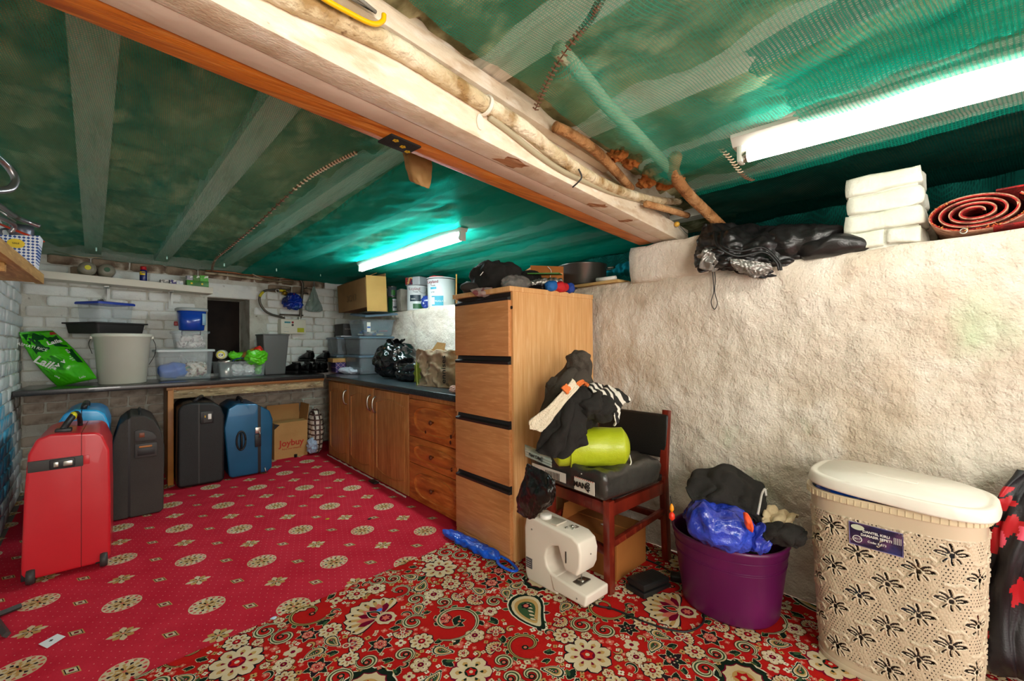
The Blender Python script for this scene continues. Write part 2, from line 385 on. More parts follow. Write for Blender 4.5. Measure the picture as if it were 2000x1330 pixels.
for i in range(-110,160):
    for j in range(-110,190):
        c=og+A_*((i+.5*(j%2))/12)+Cc*(j/12)
        if -.5<c.x<1.3 and (c-ORG0).dot(on)>0 and c.y<3.6:
            fx,fy=((i+.5*(j%2))/12)%.5,(j/12)%.5; fx=min(fx,.5-fx); fy=min(fy,.5-fy)
            if fx*fx+fy*fy<.022: continue
            red.poly([(c.x-.0022,c.y),(c.x,c.y-.0022),(c.x+.0022,c.y),(c.x,c.y+.0022)],'palepink',1)
o=red.m.build('red_carpet'); tag(o,'plain red carpet with rows of cream medallions and small flowers','carpet')
# oriental carpet
ob_=.004
ori=Rug(ob_+.0005)
def clipper(pts):
    def cl(P,f):
        out=[]
        for i in range(len(P)):
            a,b=P[i],P[(i+1)%len(P)]; fa,fb=f(a),f(b)
            if fa>=0: out.append(a)
            if (fa>=0)!=(fb>=0): t=fa/(fa-fb); out.append((a[0]+(b[0]-a[0])*t,a[1]+(b[1]-a[1])*t))
        return out
    pts=cl(pts,lambda p:-( (p[0]-ORG0.x)*on.x+(p[1]-ORG0.y)*on.y))
    if len(pts)>2: pts=cl(pts,lambda p:1.985-p[0])
    return pts
ori.clip=clipper
e0=ORG0-od*.69; e1=ORG1+od*.50
ori_base=MB(); ori_base.prism([(e0.x,e0.y),(e1.x,e1.y),(-.27,-1.5),(1.985,-1.5)],0.0008,ob_,cm['red2'])
def outl(pts,g):   # grow polygon about its centroid
    cx=sum(p[0] for p in pts)/len(pts); cy=sum(p[1] for p in pts)/len(pts); out=[]
    for p in pts:
        dx,dy=p[0]-cx,p[1]-cy; l=hypot(dx,dy)+1e-9; out.append((p[0]+dx/l*g,p[1]+dy/l*g))
    return out
def rosette(c,a,r,n=8,cols=('black','cream','tan','wine','red2','cream'),rings=2):
    T=T2(c,a)
    for i in range(n):
        pt=petalpts(T,0,r,r*2.6/n*1.9,2*pi*i/n,6,notch=r*.05); ori.poly(outl(pt,.0028),cols[0],2)
    for i in range(n):
        pt=petalpts(T,0,r,r*2.6/n*1.6,2*pi*i/n,6,notch=r*.05); ori.poly(pt,cols[1],3)
        ori.poly(petalpts(T,r*.35,r*.72,r*.55*2/n*1.4,2*pi*i/n,4),cols[2],4)
        ori.poly(petalpts(T,r*.38,r*.56,r*.5/n*1.8,2*pi*i/n,4),cols[3],5)
    ori.poly(disc(T,r*.30,12),cols[3],6); ori.poly(disc(T,r*.22,10,sc=.2,ns=5),cols[4],7); ori.poly(disc(T,r*.09,8),cols[5],8)
def ringros(c,a,r):
    T=T2(c,a); ori.poly(disc(T,r*1.06,32,sc=.07,ns=12),'white',1); ori.poly(disc(T,r,32,sc=.08,ns=12),'dgreen',2); ori.poly(disc(T,r*.74,30,sc=.08,ns=10),'wine',3)
    ori.poly(disc(T,r*.68,30,sc=.09,ns=10),'cream',4); ori.poly(disc(T,r*.40,16),'tan',5); ori.poly(disc(T,r*.28,12,sc=.2,ns=6),'red2',6); ori.poly(disc(T,r*.11,8),'cream',7)
def leaf(T,x,y,a,l,w_,col,oc='white',ser=0,L0=2):
    n=9; t1=[];t2=[]
    for i in range(n+1):
        t=i/n; ww=w_*.5*sin(pi*t**.8)*(1+(ser*(i%2)))
        X,Y=l*t,ww; t1.append(T(x+X*cos(a)-Y*sin(a),y+X*sin(a)+Y*cos(a))); Y=-ww; t2.append(T(x+X*cos(a)-Y*sin(a),y+X*sin(a)+Y*cos(a)))
    pts=t1+t2[::-1][1:-1]; ori.poly(outl(pts,.0022),oc,L0); ori.poly(pts,col,L0+1)
def strip(T,path,wd,col,oc=None,L0=1):
    P=[Vector(p) for p in path]; n=len(P)
    for g,cc,ly in ((.0022,oc,L0),(0,col,L0+1)):
        if not cc: continue
        l=[];r=[]
        for i in range(n):
            t=(P[min(i+1,n-1)]-P[max(i-1,0)]); t.normalize(); nn=Vector((-t.y,t.x)); ww=(wd[i] if isinstance(wd,list) else wd)/2+g
            l.append(P[i]+nn*ww); r.append(P[i]-nn*ww)
        for i in range(n-1): ori.poly([T(*l[i]),T(*l[i+1]),T(*r[i+1]),T(*r[i])],cc,ly)
def scroll(c,a,r,flip=1,turns=1.25,cols=('dgreen','cream'),wd=.010,leaves=True):
    T=T2(c,a); n=26; path=[]; W_=[]
    for i in range(n+1):
        t=i/n; ang=turns*2*pi*t; rr=r*(1-t*.78); path.append((rr*cos(ang),flip*rr*sin(ang))); W_.append(wd*(.5+1.1*sin(pi*min(1,t*1.05))))
    strip(T,path,W_,cols[1],cols[0],2)
    strip(T,path,[q*.35 for q in W_],'green' if cols[1]!='green' else 'tan',None,4)
    for i in range(2,n-6,2):
        x,y=path[i]; ang=atan2(y,x); leaf(T,x*1.04,y*1.04,ang-flip*.9,r*.36*(1-i/n*.6),r*.16,'dgreen' if i%4 else 'green','cream',.3,1)
    x,y=path[-1]; ori.poly([T(x+.012*cos(k),y+.012*sin(k)) for k in [j*pi/4 for j in range(8)]],'dgreen',5); ori.poly([T(x+.006*cos(k),y+.006*sin(k)) for k in [j*pi/4 for j in range(8)]],'pink',6)
def palmette(c,a,r):
    c=(c[0]-.42*r*cos(a),c[1]-.42*r*sin(a)); r=r*1.25; T=T2(c,a)
    for i in range(9):
        t=-1.25+2.5*i/8; pt=petalpts(T,r*.15,r*(1-.12*abs(t)),r*.34,t,5,notch=r*.06); ori.poly(outl(pt,.003),'black',2)
    for i in range(9):
        t=-1.25+2.5*i/8; pt=petalpts(T,r*.15,r*(1-.12*abs(t)),r*.29,t,5,notch=r*.06); ori.poly(pt,'cream',3); ori.poly(petalpts(T,r*.3,r*.8,r*.10,t,4),'tan',4); ori.poly(disc(T2(T(r*.72*cos(t),r*.72*sin(t)),0),r*.035,5),'black',5)
    for i in range(7):
        t=-1.1+2.2*i/6; ori.poly(petalpts(T,r*.1,r*.58,r*.17,t,4),'pink' if i%2 else 'wine',6)
    leaf(T,r*.04,0,0,r*.42,r*.26,'dgreen','white',0,7); leaf(T,r*.1,0,0,r*.26,r*.13,'red2','cream',0,8)
    ori.poly(disc(T,r*.24,18,sc=.12,ns=8,x=-r*.12),'cream',10); ori.poly(disc(T,r*.15,14,x=-r*.12),'wine',11); ori.poly(disc(T,r*.09,12,x=-r*.12,sc=.3,ns=6),'pink',12)
def paisley(c,a,r,flip=1):
    T=T2(c,a)
    def body(k):
        out=[]
        for i in range(22):
            t=2*pi*i/22; x=r*k*cos(t); y=r*k*.55*sin(t)*(1-.45*cos(t)); y+=flip*.35*r*(x/r)**2*(1 if x>0 else .2)
            out.append(T(x,y))
        return out
    ori.poly(body(1.08),'white',2); ori.poly(body(1.0),'dgreen',3); ori.poly(body(.84),'cream',4); ori.poly(body(.68),'tan',5); ori.poly(body(.5),'green',6)
    for i in range(5): leaf(T,-r*.4+r*.2*i,flip*.02*r,flip*.9,r*.24,r*.09,'cream','dgreen',0,7)
    T3=T2(T(-r*.25,0),a); ori.poly(disc(T3,r*.16,12,sc=.2,ns=6),'black',9); ori.poly(disc(T3,r*.09,8),'pink',10)
    for i in range(10):
        t=.5+2*pi*i/14; leaf(T,r*1.0*cos(t),r*.56*sin(t)*(1-.45*cos(t)),t,r*.22,r*.12,'green' if i%2 else 'black','cream',.2,1)
def floret(c,a,r,k):
    T=T2(c,a); cols=[('cream','wine'),('pink','cream'),('white','brown'),('tan','black')][k%4]
    for i in range(4): ori.poly(disc(T2(T(r*.55*cos(pi*i/2),r*.55*sin(pi*i/2)),0),r*.45,6),cols[0],2)
    ori.poly(disc(T,r*.28,6),cols[1],3)
TL=.80
big=[(.14,.12,'ros',.085,.2),(.52,.20,'pal',.125,-1.2),(.33,.46,'scr',.11,.5),(.70,.52,'rin',.080,0),(.10,.62,'pai',.115,.9),(.45,.70,'ros2',.070,.3),(.68,.02,'scr2',.09,2.6),(.28,.27,'sm',.045,0),(.42,.06,'sm',.042,1),(.58,.38,'sm2',.045,0),(.24,.74,'scr2',.075,1.2),(.66,.73,'pal2',.09,2.2),(.06,.38,'sm2',.05,.4),(.54,.56,'sm',.035,.4),(.20,.52,'sm',.03,0),(.77,.33,'sm2',.045,.8),(.04,.24,'sm',.035,.8),(.75,.66,'sm',.03,.8),(.33,.58,'sm',.038,.8),(.36,.14,'scr3',.05,.8),(.73,.15,'sm2',.04,.8)]
rnd=random.Random(12); occ=[(x,y,r) for x,y,_,r,_ in big]; small=[]
for tr in range(9000):
    x,y=rnd.uniform(0,TL),rnd.uniform(0,TL); r=(rnd.choice([.034,.042]) if tr<1200 else rnd.choice([.020,.026,.030]) if tr<3500 else rnd.choice([.009,.012,.016]))
    ok=all(hypot(min(abs(x-X),TL-abs(x-X)),min(abs(y-Y),TL-abs(y-Y)))>r*.92+R_*.86-.001 for X,Y,R_ in occ)
    if ok: occ.append((x,y,r)); small.append((x,y,r,rnd.uniform(0,6.28),rnd.randrange(8)))
ox_,oy_=ORG0.x,ORG0.y; wdir=od; 
for i in range(-2,4):
    for j in range(-1,4):
        bx=Vector((1.985,1.9))+od*(i*TL)*1.0-on*(j*TL)
        def PT(x,y): q=bx+od*x-on*y; return (q.x,q.y)
        base_a=atan2(od.y,od.x)
        cc=PT(TL/2,TL/2)
        if cc[0]<-.9 or cc[0]>2.7 or cc[1]<-1.1: continue
        for x,y,k,r,a in big:
            c=PT(x,y); a=a+base_a
            if c[0]>2.15 or c[0]<-.6 or c[1]<-.6: continue
            if k=='ros': rosette(c,a,r,8,('black','cream','tan','wine','red2','cream'))
            elif k=='ros2': rosette(c,a,r,6,('wine','cream','tan','dgreen','red2','cream'))
            elif k=='rin': ringros(c,a,r)
            elif k=='pal': palmette(c,a,r)
            elif k=='pal2': palmette(c,a,r)
            elif k=='scr': scroll(c,a,r); rosette(T2(c,a)(.0,-r*.38),a,r*.30,6,('black','pink','cream','wine','red2','cream')); [leaf(T2(c,a),r*.1,r*.05,q,r*.42,r*.2,'dgreen','cream',.3,1) for q in (1.4,2.2,3.0)]
            elif k=='scr2': scroll(c,a,r,-1,1.1,('black','tan'),.008)
            elif k=='scr3': scroll(c,a,r,1,1.1,('black','cream'),.006)
            elif k=='pai': paisley(c,a,r)
            elif k=='sm': rosette(c,a,r,6,('brown','cream','white','wine','wine','tan'))
            elif k=='sm2':
                for q in range(6): leaf(T2(c,a),0,0,2*pi*q/6,r,r*.45,'dgreen' if q%2 else 'black','cream',.3,2)
                rosette(c,a,r*.55,6,('black','pink','cream','wine','red2','cream'))
        for x,y,r,a,k in small:
            c=PT(x,y)
            if c[0]>2.05 or c[0]<-.6 or c[1]<-.4: continue
            if r>.031:
                (paisley if k<2 else scroll if k<5 else palmette if k<7 else rosette)(c,a,r*1.05)
            elif k<2 or r<.013: floret(c,a,r,k)
            elif k<5:
                T=T2(c,a); leaf(T,-r,0,0,2*r,r*.9,'dgreen','cream',.3,2); leaf(T,-r*.5,0,.8,r*1.2,r*.5,'green','tan',0,2)
            elif k<7:
                T=T2(c,a); path=[(r*(1-t*.6)*cos(4*t),r*(1-t*.6)*sin(4*t)) for t in [q/9 for q in range(10)]]; strip(T,path,[.002+.006*sin(pi*q/9) for q in range(10)],'dgreen' if k==5 else 'tan','cream' if k==5 else 'black',2); floret(T(0,0),a,r*.4,k)
            else: rosette(c,a,r,5,('brown','cream','tan','wine','red2','cream'))
ori.m.v+=[]; off=len(ori.m.v)
k0=ori.m.mi(cm['red2']); ori.m.v+=ori_base.v; ori.m.f+=[tuple(i+off for i in f) for f in ori_base.f]; ori.m.m+=[k0]*len(ori_base.f)
o=ori.m.build('oriental_carpet'); tag(o,'red oriental carpet crowded with cream and dark green flowers laid over the plain one','carpet')
# ---- ceiling: boards, joists, insulation, netting
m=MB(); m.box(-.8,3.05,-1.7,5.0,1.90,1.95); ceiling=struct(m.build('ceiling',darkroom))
jw=pm('grey_joist_timber','#e4ddcc',.7,stretch=(8,.8,8),mix=[('#b5ab98',5,.5,.8)],bump=[(18,.4)])
def jst(x,y0,y1,w_=.09,z0=1.745,ang=-.045,col=jw):
    m=MB(); d=ang
    m.hexa([(x-w_/2+d*y0,y0,z0),(x+w_/2+d*y0,y0,z0),(x+w_/2+d*y1,y1,z0),(x-w_/2+d*y1,y1,z0),(x-w_/2+d*y0,y0,1.9),(x+w_/2+d*y0,y0,1.9),(x+w_/2+d*y1,y1,1.9),(x-w_/2+d*y1,y1,1.9)])
    return m.build('joist',col,ceiling)
for x in (-.42,0,.41,.83,1.25,1.67,2.1,2.5): jst(x,1.1,4.9)
for x in (-.2,.30,.78,1.225,1.69,2.1): jst(x,-1.4,1.0,.08,1.75)
ins=pm('mineral_wool','#b8ae7c',.95,mix=[('#6c6640',3.5,.38,.66,8),('#dad2a4',11,.50,.68,8),('#46462e',7,.54,.74,8)],bump=[(10,1,8),(50,1,8)],stretch=(1,.5,1))
def insf(y0,y1):
    def f(a,b):
        x=-.7+3.6*a; y=y0+(y1-y0)*b
        return (x,y,1.795+.035*noise.fractal(Vector((x*4,y*3,2)),1,2,4)+.02*noise.noise(Vector((x*14+2*noise.noise(Vector((x*5,y*5,1))),y*9,5))))
    return f
m=MB(); m.grid(insf(1.0,4.9),130,150); m.grid(insf(-1.5,1.0),130,90); stuff(m.build('insulation',ins,ceiling,smooth='all'))
def netmat(name,col,alpha,col2,sc=1300,trl=.35):
    m=bpy.data.materials.new(name); m.use_nodes=True; nt=m.node_tree; N=nt.nodes; L=nt.links; N.remove(N['Principled BSDF']); out=N['Material Output']
    d=N.new('ShaderNodeBsdfDiffuse'); g=N.new('ShaderNodeBsdfGlossy'); g.inputs['Roughness'].default_value=.38; tl=N.new('ShaderNodeBsdfTranslucent'); tr=N.new('ShaderNodeBsdfTransparent')
    tc=N.new('ShaderNodeTexCoord'); n=N.new('ShaderNodeTexNoise'); n.inputs['Scale'].default_value=2.2; n.inputs['Detail'].default_value=4; L.new(tc.outputs['Object'],n.inputs['Vector'])
    mx=N.new('ShaderNodeMix'); mx.data_type='RGBA'; mx.inputs['A'].default_value=lin(col); mx.inputs['B'].default_value=lin(col2); L.new(n.outputs['Fac'],mx.inputs['Factor'])
    for s_ in (d,tl,g): L.new(mx.outputs['Result'],s_.inputs['Color'])
    a=N.new('ShaderNodeMixShader'); a.inputs[0].default_value=trl; L.new(d.outputs[0],a.inputs[1]); L.new(tl.outputs[0],a.inputs[2])
    b=N.new('ShaderNodeMixShader'); b.inputs[0].default_value=.12; L.new(a.outputs[0],b.inputs[1]); L.new(g.outputs[0],b.inputs[2])
    # woven threads
    hs=[]
    for ax in (0,1):
        mp=N.new('ShaderNodeMapping'); L.new(tc.outputs['Object'],mp.inputs['Vector']); mp.inputs['Rotation'].default_value=(0,0,.06)
        sx=N.new('ShaderNodeSeparateXYZ'); L.new(mp.outputs[0],sx.inputs[0]); mm=N.new('ShaderNodeMath'); mm.operation='MULTIPLY'; mm.inputs[1].default_value=sc*(1 if ax==0 else .62); L.new(sx.outputs[ax],mm.inputs[0])
        sn=N.new('ShaderNodeMath'); sn.operation='SINE'; L.new(mm.outputs[0],sn.inputs[0]); hs.append(sn)
    mxm=N.new('ShaderNodeMath'); mxm.operation='MAXIMUM'; L.new(hs[0].outputs[0],mxm.inputs[0]); L.new(hs[1].outputs[0],mxm.inputs[1])
    mr=N.new('ShaderNodeMapRange'); mr.inputs['From Min'].default_value=-.3; mr.inputs['From Max'].default_value=.9; mr.inputs['To Min'].default_value=max(0,alpha-.25); mr.inputs['To Max'].default_value=min(1,alpha+.18); L.new(mxm.outputs[0],mr.inputs['Value'])
    c=N.new('ShaderNodeMixShader'); L.new(mr.outputs[0],c.inputs[0]); L.new(tr.outputs[0],c.inputs[1]); L.new(b.outputs[0],c.inputs[2]); L.new(c.outputs[0],out.inputs['Surface'])
    return m
net1=netmat('green_debris_netting','#26ccae',.42,'#14a08c'); net2=netmat('green_netting_bright','#12a58a',.62,'#0d7f6c',1100,.5)
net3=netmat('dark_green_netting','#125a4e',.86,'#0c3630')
net0=netmat('dense_green_netting','#14bca4',.80,'#0c9484',1300,.3)
Ap=Vector((.233,.80,0)); Bp=Vector((2.06,1.066,0)); adir=(Bp-Ap).normalized(); anr=Vector((adir.y,-adir.x,0))  # towards the camera
def bm_(s,z,out=0): p=Ap+adir*s+anr*out; return Vector((p.x,p.y,z))
def sag(x,y,k=0):
    jx=((x+.045*y)/.42)%1; s_=sin(pi*jx)
    z=1.722-.014*s_+.012*noise.noise(Vector((x*3,y*2,k)))-.010*abs(noise.noise(Vector((x*9+y*3,y*5,k+3))))-.004*abs(noise.noise(Vector((x*26,y*17,k+5))))
    return z
ceil_far=thing('ceiling_netting','green netting stretched under the joists beyond the white beam','netting',(0,0,0))
def nfar(x0,x1):
    def f(a,b):
        x=x0+(x1-x0)*a; yb=.80+.146*(x-.233)+.22; yt=4.60+.12*(x+.57)+.0
        y=yb+(yt-yb)*b; z=sag(x,y)
        if b<.06: z-= (b-.06)*.3
        if x>1.9: z+=.0
        return (x,y,z)
    return f
m=MB(); m.grid(nfar(-.56,.80),90,190); m.build('netting_sheet',net1,ceil_far,smooth='all')
m=MB(); m.grid(nfar(.78,2.98),150,190); lab(m.build('netting_sheet',net0,ceil_far,smooth='all'),'closer woven sheet of netting over the cabinets')
near=thing('ceiling_netting','green netting sagging between the white beam and the right hand tube light','netting',(0,0,0))
def nnear(a,b):
    # b=0 at beam, b=1 towards/behind the camera ; a along the beam
    s=-.7+2.18*a; p0=bm_(s,0,.04+.0*a); x1=min(p0.x+.10,1.50); y=p0.y-(p0.y+1.35)*b
    x=p0.x+(-.12)*b*0; xl=1.435-.0*b
    if x>xl and b>0: x=x+(xl-x)*min(1,b*4)
    z=1.700+.0*a-.020*sin(pi*((x+.05)/.46%1))+.012*noise.noise(Vector((x*4,y*3,9)))-.012*abs(noise.noise(Vector((x*8+y*3,y*6,4))))
    d=abs((x-1.009)*.158-(y-.738)*.666)/.684
    if .8<x<1.8: z-=.035*math.exp(-(d/.05)**2)
    z+=.03*max(0,.12-b)/.12
    return (x,y,z)
m=MB(); m.grid(nnear,170,170); m.build('netting_sheet',net1,near,smooth='all')
def strip2(a,b):   # between lamp and right wall
    y=.93-2.3*b; x0_=1.535+.12*b*1.2; x=x0_+(1.99-x0_)*a
    z=1.735-.02*sin(pi*a)+.012*noise.noise(Vector((x*7,y*3,2)))-.03*(a>.92)*(a-.92)/.08+.008*noise.noise(Vector((x*20,y*11,7)))
    return (x,y,z)
m=MB(); m.grid(strip2,60,170); lab(m.build('netting_strip',net2,near,smooth='all'),'bright strip of netting between the lamp and the wall')
def flap(a,b):     # second layer hanging left of the near lamp, ragged edge
    y=.37-1.3*b+.03*noise.noise(Vector((a*9,1,1)))*(b<.02); x=1.02+(1.44+.12*b-1.02)*a; x=x+ .10*(1-min(1,b*3))*(a-.0)*0
    if b<.05: y+=.03*noise.noise(Vector((a*17,3,1)))
    z=1.672-.012*sin(a*9)-.02*noise.noise(Vector((x*5,y*4,4)))-.025*(a**3)+.01*noise.noise(Vector((x*22,y*5,3)))
    return (x,y,z)
m=MB(); m.grid(flap,70,120); lab(m.build('netting_flap',net2,near,smooth='all'),'loose doubled flap of brighter netting with a ragged edge')
# dark netting hung at the back of the crawl space over the ledge
def nback(y0,y1,xb):
    def f(a,b):
        y=y0+(y1-y0)*a; z=1.36+.40*b; x=xb+.35*(1-b)**2*.3+.03*noise.noise(Vector((y*4,z*5,1)))+.012*sin(y*30+4*z)
        return (x,y,z)
    return f
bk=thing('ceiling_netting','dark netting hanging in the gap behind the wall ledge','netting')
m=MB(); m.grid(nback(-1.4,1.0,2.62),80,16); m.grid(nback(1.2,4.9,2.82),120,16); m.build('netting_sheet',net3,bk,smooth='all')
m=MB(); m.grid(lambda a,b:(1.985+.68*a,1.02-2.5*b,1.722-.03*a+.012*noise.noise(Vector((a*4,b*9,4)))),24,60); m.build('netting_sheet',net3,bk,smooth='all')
# ---- the beam
bwhite=pm('chipped_white_gloss','#e6d5bc',.5,stretch=(3,3,8),mix=[('#cdb293',3,.5,.7),('#8a5a38',9,.70,.80),('#f0e4d2',6,.5,.7)],bump=[(12,.3),(70,.2)])
bunder=pm('pinkish_dull_paint','#d6c0ad',.6,mix=[('#bb9f8a',3,.45,.7),('#8e4a22',2.6,.66,.73),('#6b3a20',16,.70,.78)],bump=[(14,.3)])
orange=pm('orange_varnished_pine','#cc7422',.45,stretch=(1,14,14),mix=[('#9c4c14',4,.45,.7),('#dc9044',8,.5,.7)],bump=[(20,.2)])
beam=thing('ceiling_beam','long white painted beam with an orange pine edge crossing the ceiling','beam')
def bplank(nm,s_a,s_b,o0,o1,z0,z1,mat,bev=.003):
    m=MB(); m.hexa([bm_(s_a,z0,o0),bm_(s_b,z0,o0),bm_(s_b,z0,o1),bm_(s_a,z0,o1),bm_(s_a,z1,o0),bm_(s_b,z1,o0),bm_(s_b,z1,o1),bm_(s_a,z1,o1)]); return m.build(nm,mat,beam,True,bev)
bplank('plank',-.85,2.0,0,-.068,1.54,1.618,bwhite,.004)
bplank('plank',-.85,1.93,-.0705,-.130,1.541,1.70,bunder)
lab(bplank('plank',-.85,1.85,-.133,-.205,1.543,1.72,orange),'orange varnished pine board')
lab(bplank('plank',-.85,1.9,-.070,-.12,1.62,1.80,bwhite),'upper white board above the pipe')
bplank('batten',-.85,1.2,-.03,-.068,1.70,1.745,bwhite)
# shaved bare patches on the beam underside
bare=pm('bare_splintered_wood','#b27a50',.7,stretch=(2,12,12),mix=[('#8a5228',5,.4,.6),('#cda07c',9,.5,.7)],bump=[(30,.6)])
for s_,l_,o_ in ((.60,.14,-.035),(1.10,.06,-.04),(1.36,.05,-.05)):
    m=MB(); pts=[]
    for i in range(14): t=2*pi*i/14; rr=1+.5*sin(i*5.3+s_*9); pts.append(bm_(s_+l_*.5*cos(t)*rr+.5*.03*sin(t),1.5396,o_+.026*sin(t)*(1+.2*sin(i*3.7))))
    m.add(pts+[(p.x,p.y,1.5412) for p in pts],[tuple(range(14)),tuple(range(27,13,-1))]+[(i,(i+1)%14,14+(i+1)%14,14+i) for i in range(14)]); lab(m.build('bare_patch',bare,beam),'bare splintered wood patch')
# ================================================================== FURNITURE AND FLOOR OBJECTS
black=pm('black_plastic','#1b1b1c',.45); dkgrey=pm('dark_grey_plastic','#3a3937',.5,bump=[(400,.15)]); chrome=pm('satin_chrome','#b9b6ad',.3,metal=1); whitep=pm('white_plastic','#ece8df',.35)
def line_mat(name,base,line,fx,fz,w_,rot=0,rough=.7,line2=None):
    m=pm(name,base,rough); nt=m.node_tree; N=nt.nodes; L=nt.links; p=N['Principled BSDF']
    tc=N.new('ShaderNodeTexCoord'); mp=N.new('ShaderNodeMapping'); mp.inputs['Rotation'].default_value=(0,rot,0) if not isinstance(rot,tuple) else rot; L.new(tc.outputs['Object'],mp.inputs[0]); sx=N.new('ShaderNodeSeparateXYZ'); L.new(mp.outputs[0],sx.inputs[0])
    cur=None
    for ax,f in ((0,fx),(2,fz)):
        a=N.new('ShaderNodeMath'); a.operation='MULTIPLY'; a.inputs[1].default_value=f; L.new(sx.outputs[ax],a.inputs[0])
        b=N.new('ShaderNodeMath'); b.operation='FRACT'; L.new(a.outputs[0],b.inputs[0]); c=N.new('ShaderNodeMath'); c.operation='LESS_THAN'; c.inputs[1].default_value=w_; L.new(b.outputs[0],c.inputs[0])
        x=N.new('ShaderNodeMix'); x.data_type='RGBA'; L.new(c.outputs[0],x.inputs['Factor'])
        if cur: L.new(cur,x.inputs['A'])
        else: x.inputs['A'].default_value=lin(base)
        x.inputs['B'].default_value=lin(line if ax==0 or not line2 else line2); cur=x.outputs['Result']
    L.new(cur,p.inputs['Base Color']); return m
# ---- filing cabinet
beech=pm('beech_melamine','#e2ad72',.42,stretch=(14,14,.7),mix=[('#d69c60',3,.4,.65),('#eabd88',9,.5,.7)])
beechf=pm('beech_drawer_front','#cf8e58',.42,stretch=(14,1.2,12),mix=[('#c2804a',3,.4,.65),('#d89a64',9,.5,.7)])
fx0,fx1,fy0,fy1,fz=1.33,1.945,1.515,1.985,1.29
t=thing('filing_cabinet','tall beech wood filing cabinet with four drawers and black finger grips','cabinet',(fx0,fy0,.0047))
D=fx1-fx0; W_=fy1-fy0
m=MB(); m.box(.018,D,0,.018,.0,fz-.024); m.build('side_panel',beech,t,True,.001); m=MB(); m.box(.018,D,W_-.018,W_,.0,fz-.024); m.build('side_panel',beech,t,True,.001)
m=MB(); m.box(.03,D,.018,W_-.018,.0,fz-.03); m.build('carcass',beechf,t)
m=MB(); m.box(-.004,D+.002,-.003,W_+.003,fz-.024,fz); m.build('top_panel',beech,t,True,.0015)
m=MB(); m.box(.0,.03,.018,W_-.018,.0,.03); m.build('plinth',beechf,t,True,.001)
for k in range(4):
    z1=fz-.026-.305*k; z0=z1-.303 if k<3 else .033
    m=MB(); m.box(0,.03,.014,W_-.014,z0,z1-.038); dr=m.build('drawer',beechf,t,True,.0012)
    m=MB(); m.prism([(.000,z1-.038),(.030,z1-.038),(.030,z1),(.018,z1),(.014,z1-.020),(-.004,z1-.026)],.016,W_-.016,axis='y'); lab(m.build('finger_grip',black,dr,True,.001),'black finger grip strip')
m=MB(); m.lathe([(.008,0),(.008,.003)],14); m.build('lock',black,t,rot=(0,-pi/2,0),loc=(-.001+.018,.008,fz-.10))
# ---- kitchen base units
oakv=pm('oak_veneer','#ba7e44',.4,stretch=(12,12,1),mix=[('#a0652f',3,.4,.65),('#cb9458',8,.5,.7),('#cfa068',2,.62,.8)],bump=[(20,.08)])
pine=pm('orange_knotty_pine','#c4702e',.38,stretch=(10,1.5,10),mix=[('#9c4e1a',2.6,.42,.65),('#d48840',6,.5,.7)],bump=[(16,.1)])
knot=pm('pine_knot','#3c1708',.5)
wtop=pm('dark_speckled_worktop','#2c3438',.28,mix=[('#3f4c52',120,.5,.62),('#15181a',200,.55,.65),('#6f8d96',3,.72,.85)],coat=.2,bump=[(300,.05)])
ux=1.40
def cupboard(y0,y1,z1,doors,label):
    t=thing('base_cupboard',label,'cupboard',(ux,y0,0)); m=MB(); m.box(.02,.57,0,y1-y0,0,z1); m.build('body',oakv,t,True,.001)
    for a,b,hs in doors:
        a-=y0; b-=y0; w_=b-a
        m=MB(); m.box(-.001,.02,a+.0015,b-.0015,.012,z1-.012); d=m.build('door',oakv,t,True,.003)
        # arched raised field with a routed channel round it
        def outline(ins,dep_):
            ya,yb=a+ins,b-ins; zb,zt=.012+ins,z1-.012-ins; n=10; P=[]
            for i in range(n+1): q=i/n; P.append((ya+(yb-ya)*q, zb+dep_*(1-sin(pi*q))))
            for i in range(n+1): q=i/n; P.append((yb-(yb-ya)*q, zt-dep_*(1-sin(pi*q))))
            return P
        o1=outline(.050,.035); o2=outline(.060,.034); o3=outline(.078,.03)
        m=MB(); n=len(o1)
        vv=[(-.0012,p[0],p[1]) for p in o1]+[(-.0065,p[0],p[1]) for p in o2]+[(-.0012,p[0],p[1]) for p in [(x+( .004 if x<(a+b)/2 else -.004),z) for x,z in o2]]+[(-.005,p[0],p[1]) for p in o3]
        m.add(vv,[(k*n+i,k*n+(i+1)%n,(k+1)*n+(i+1)%n,(k+1)*n+i) for k in range(3) for i in range(n)]+[tuple(3*n+i for i in range(n))]); m.build('raised_field',oakv,d,smooth=True)
        hy=a+.045 if hs<0 else b-.045
        P=bez([(-.001,hy,z1-.065),(-.022,hy,z1-.080),(-.030,hy,z1-.125),(-.022,hy,z1-.170),(-.001,hy,z1-.185)],16)
        mm=MB(); mm.tube(P,[.0045]*len(P),8,sq=1.6); lab(mm.build('handle',chrome,d,'all'),'satin metal bow handle')
    return t
dA,dB=2.626,3.185; dC=3.685
cupboard(dB+.004,4.18,.705,[(dC,4.18,-1),(dB+.004,dC,-1)],'oak veneer cupboard with two arched doors beside the back corner')
cupboard(dA+.002,dB,.700,[(dA+.004,dB,1)],'single door oak veneer cupboard next to the pine drawers')
t=thing('drawer_unit','orange knotty pine drawer unit with three drawers next to the filing cabinet','drawers',(ux,1.992,0)); L0=dA-1.992
m=MB(); m.box(.02,.57,0,L0,0,.695); m.build('body',oakv,t,True,.001)
m=MB(); m.box(.0,.02,0,L0,.67,.695); m.build('top_rail',oakv,t,True,.001)
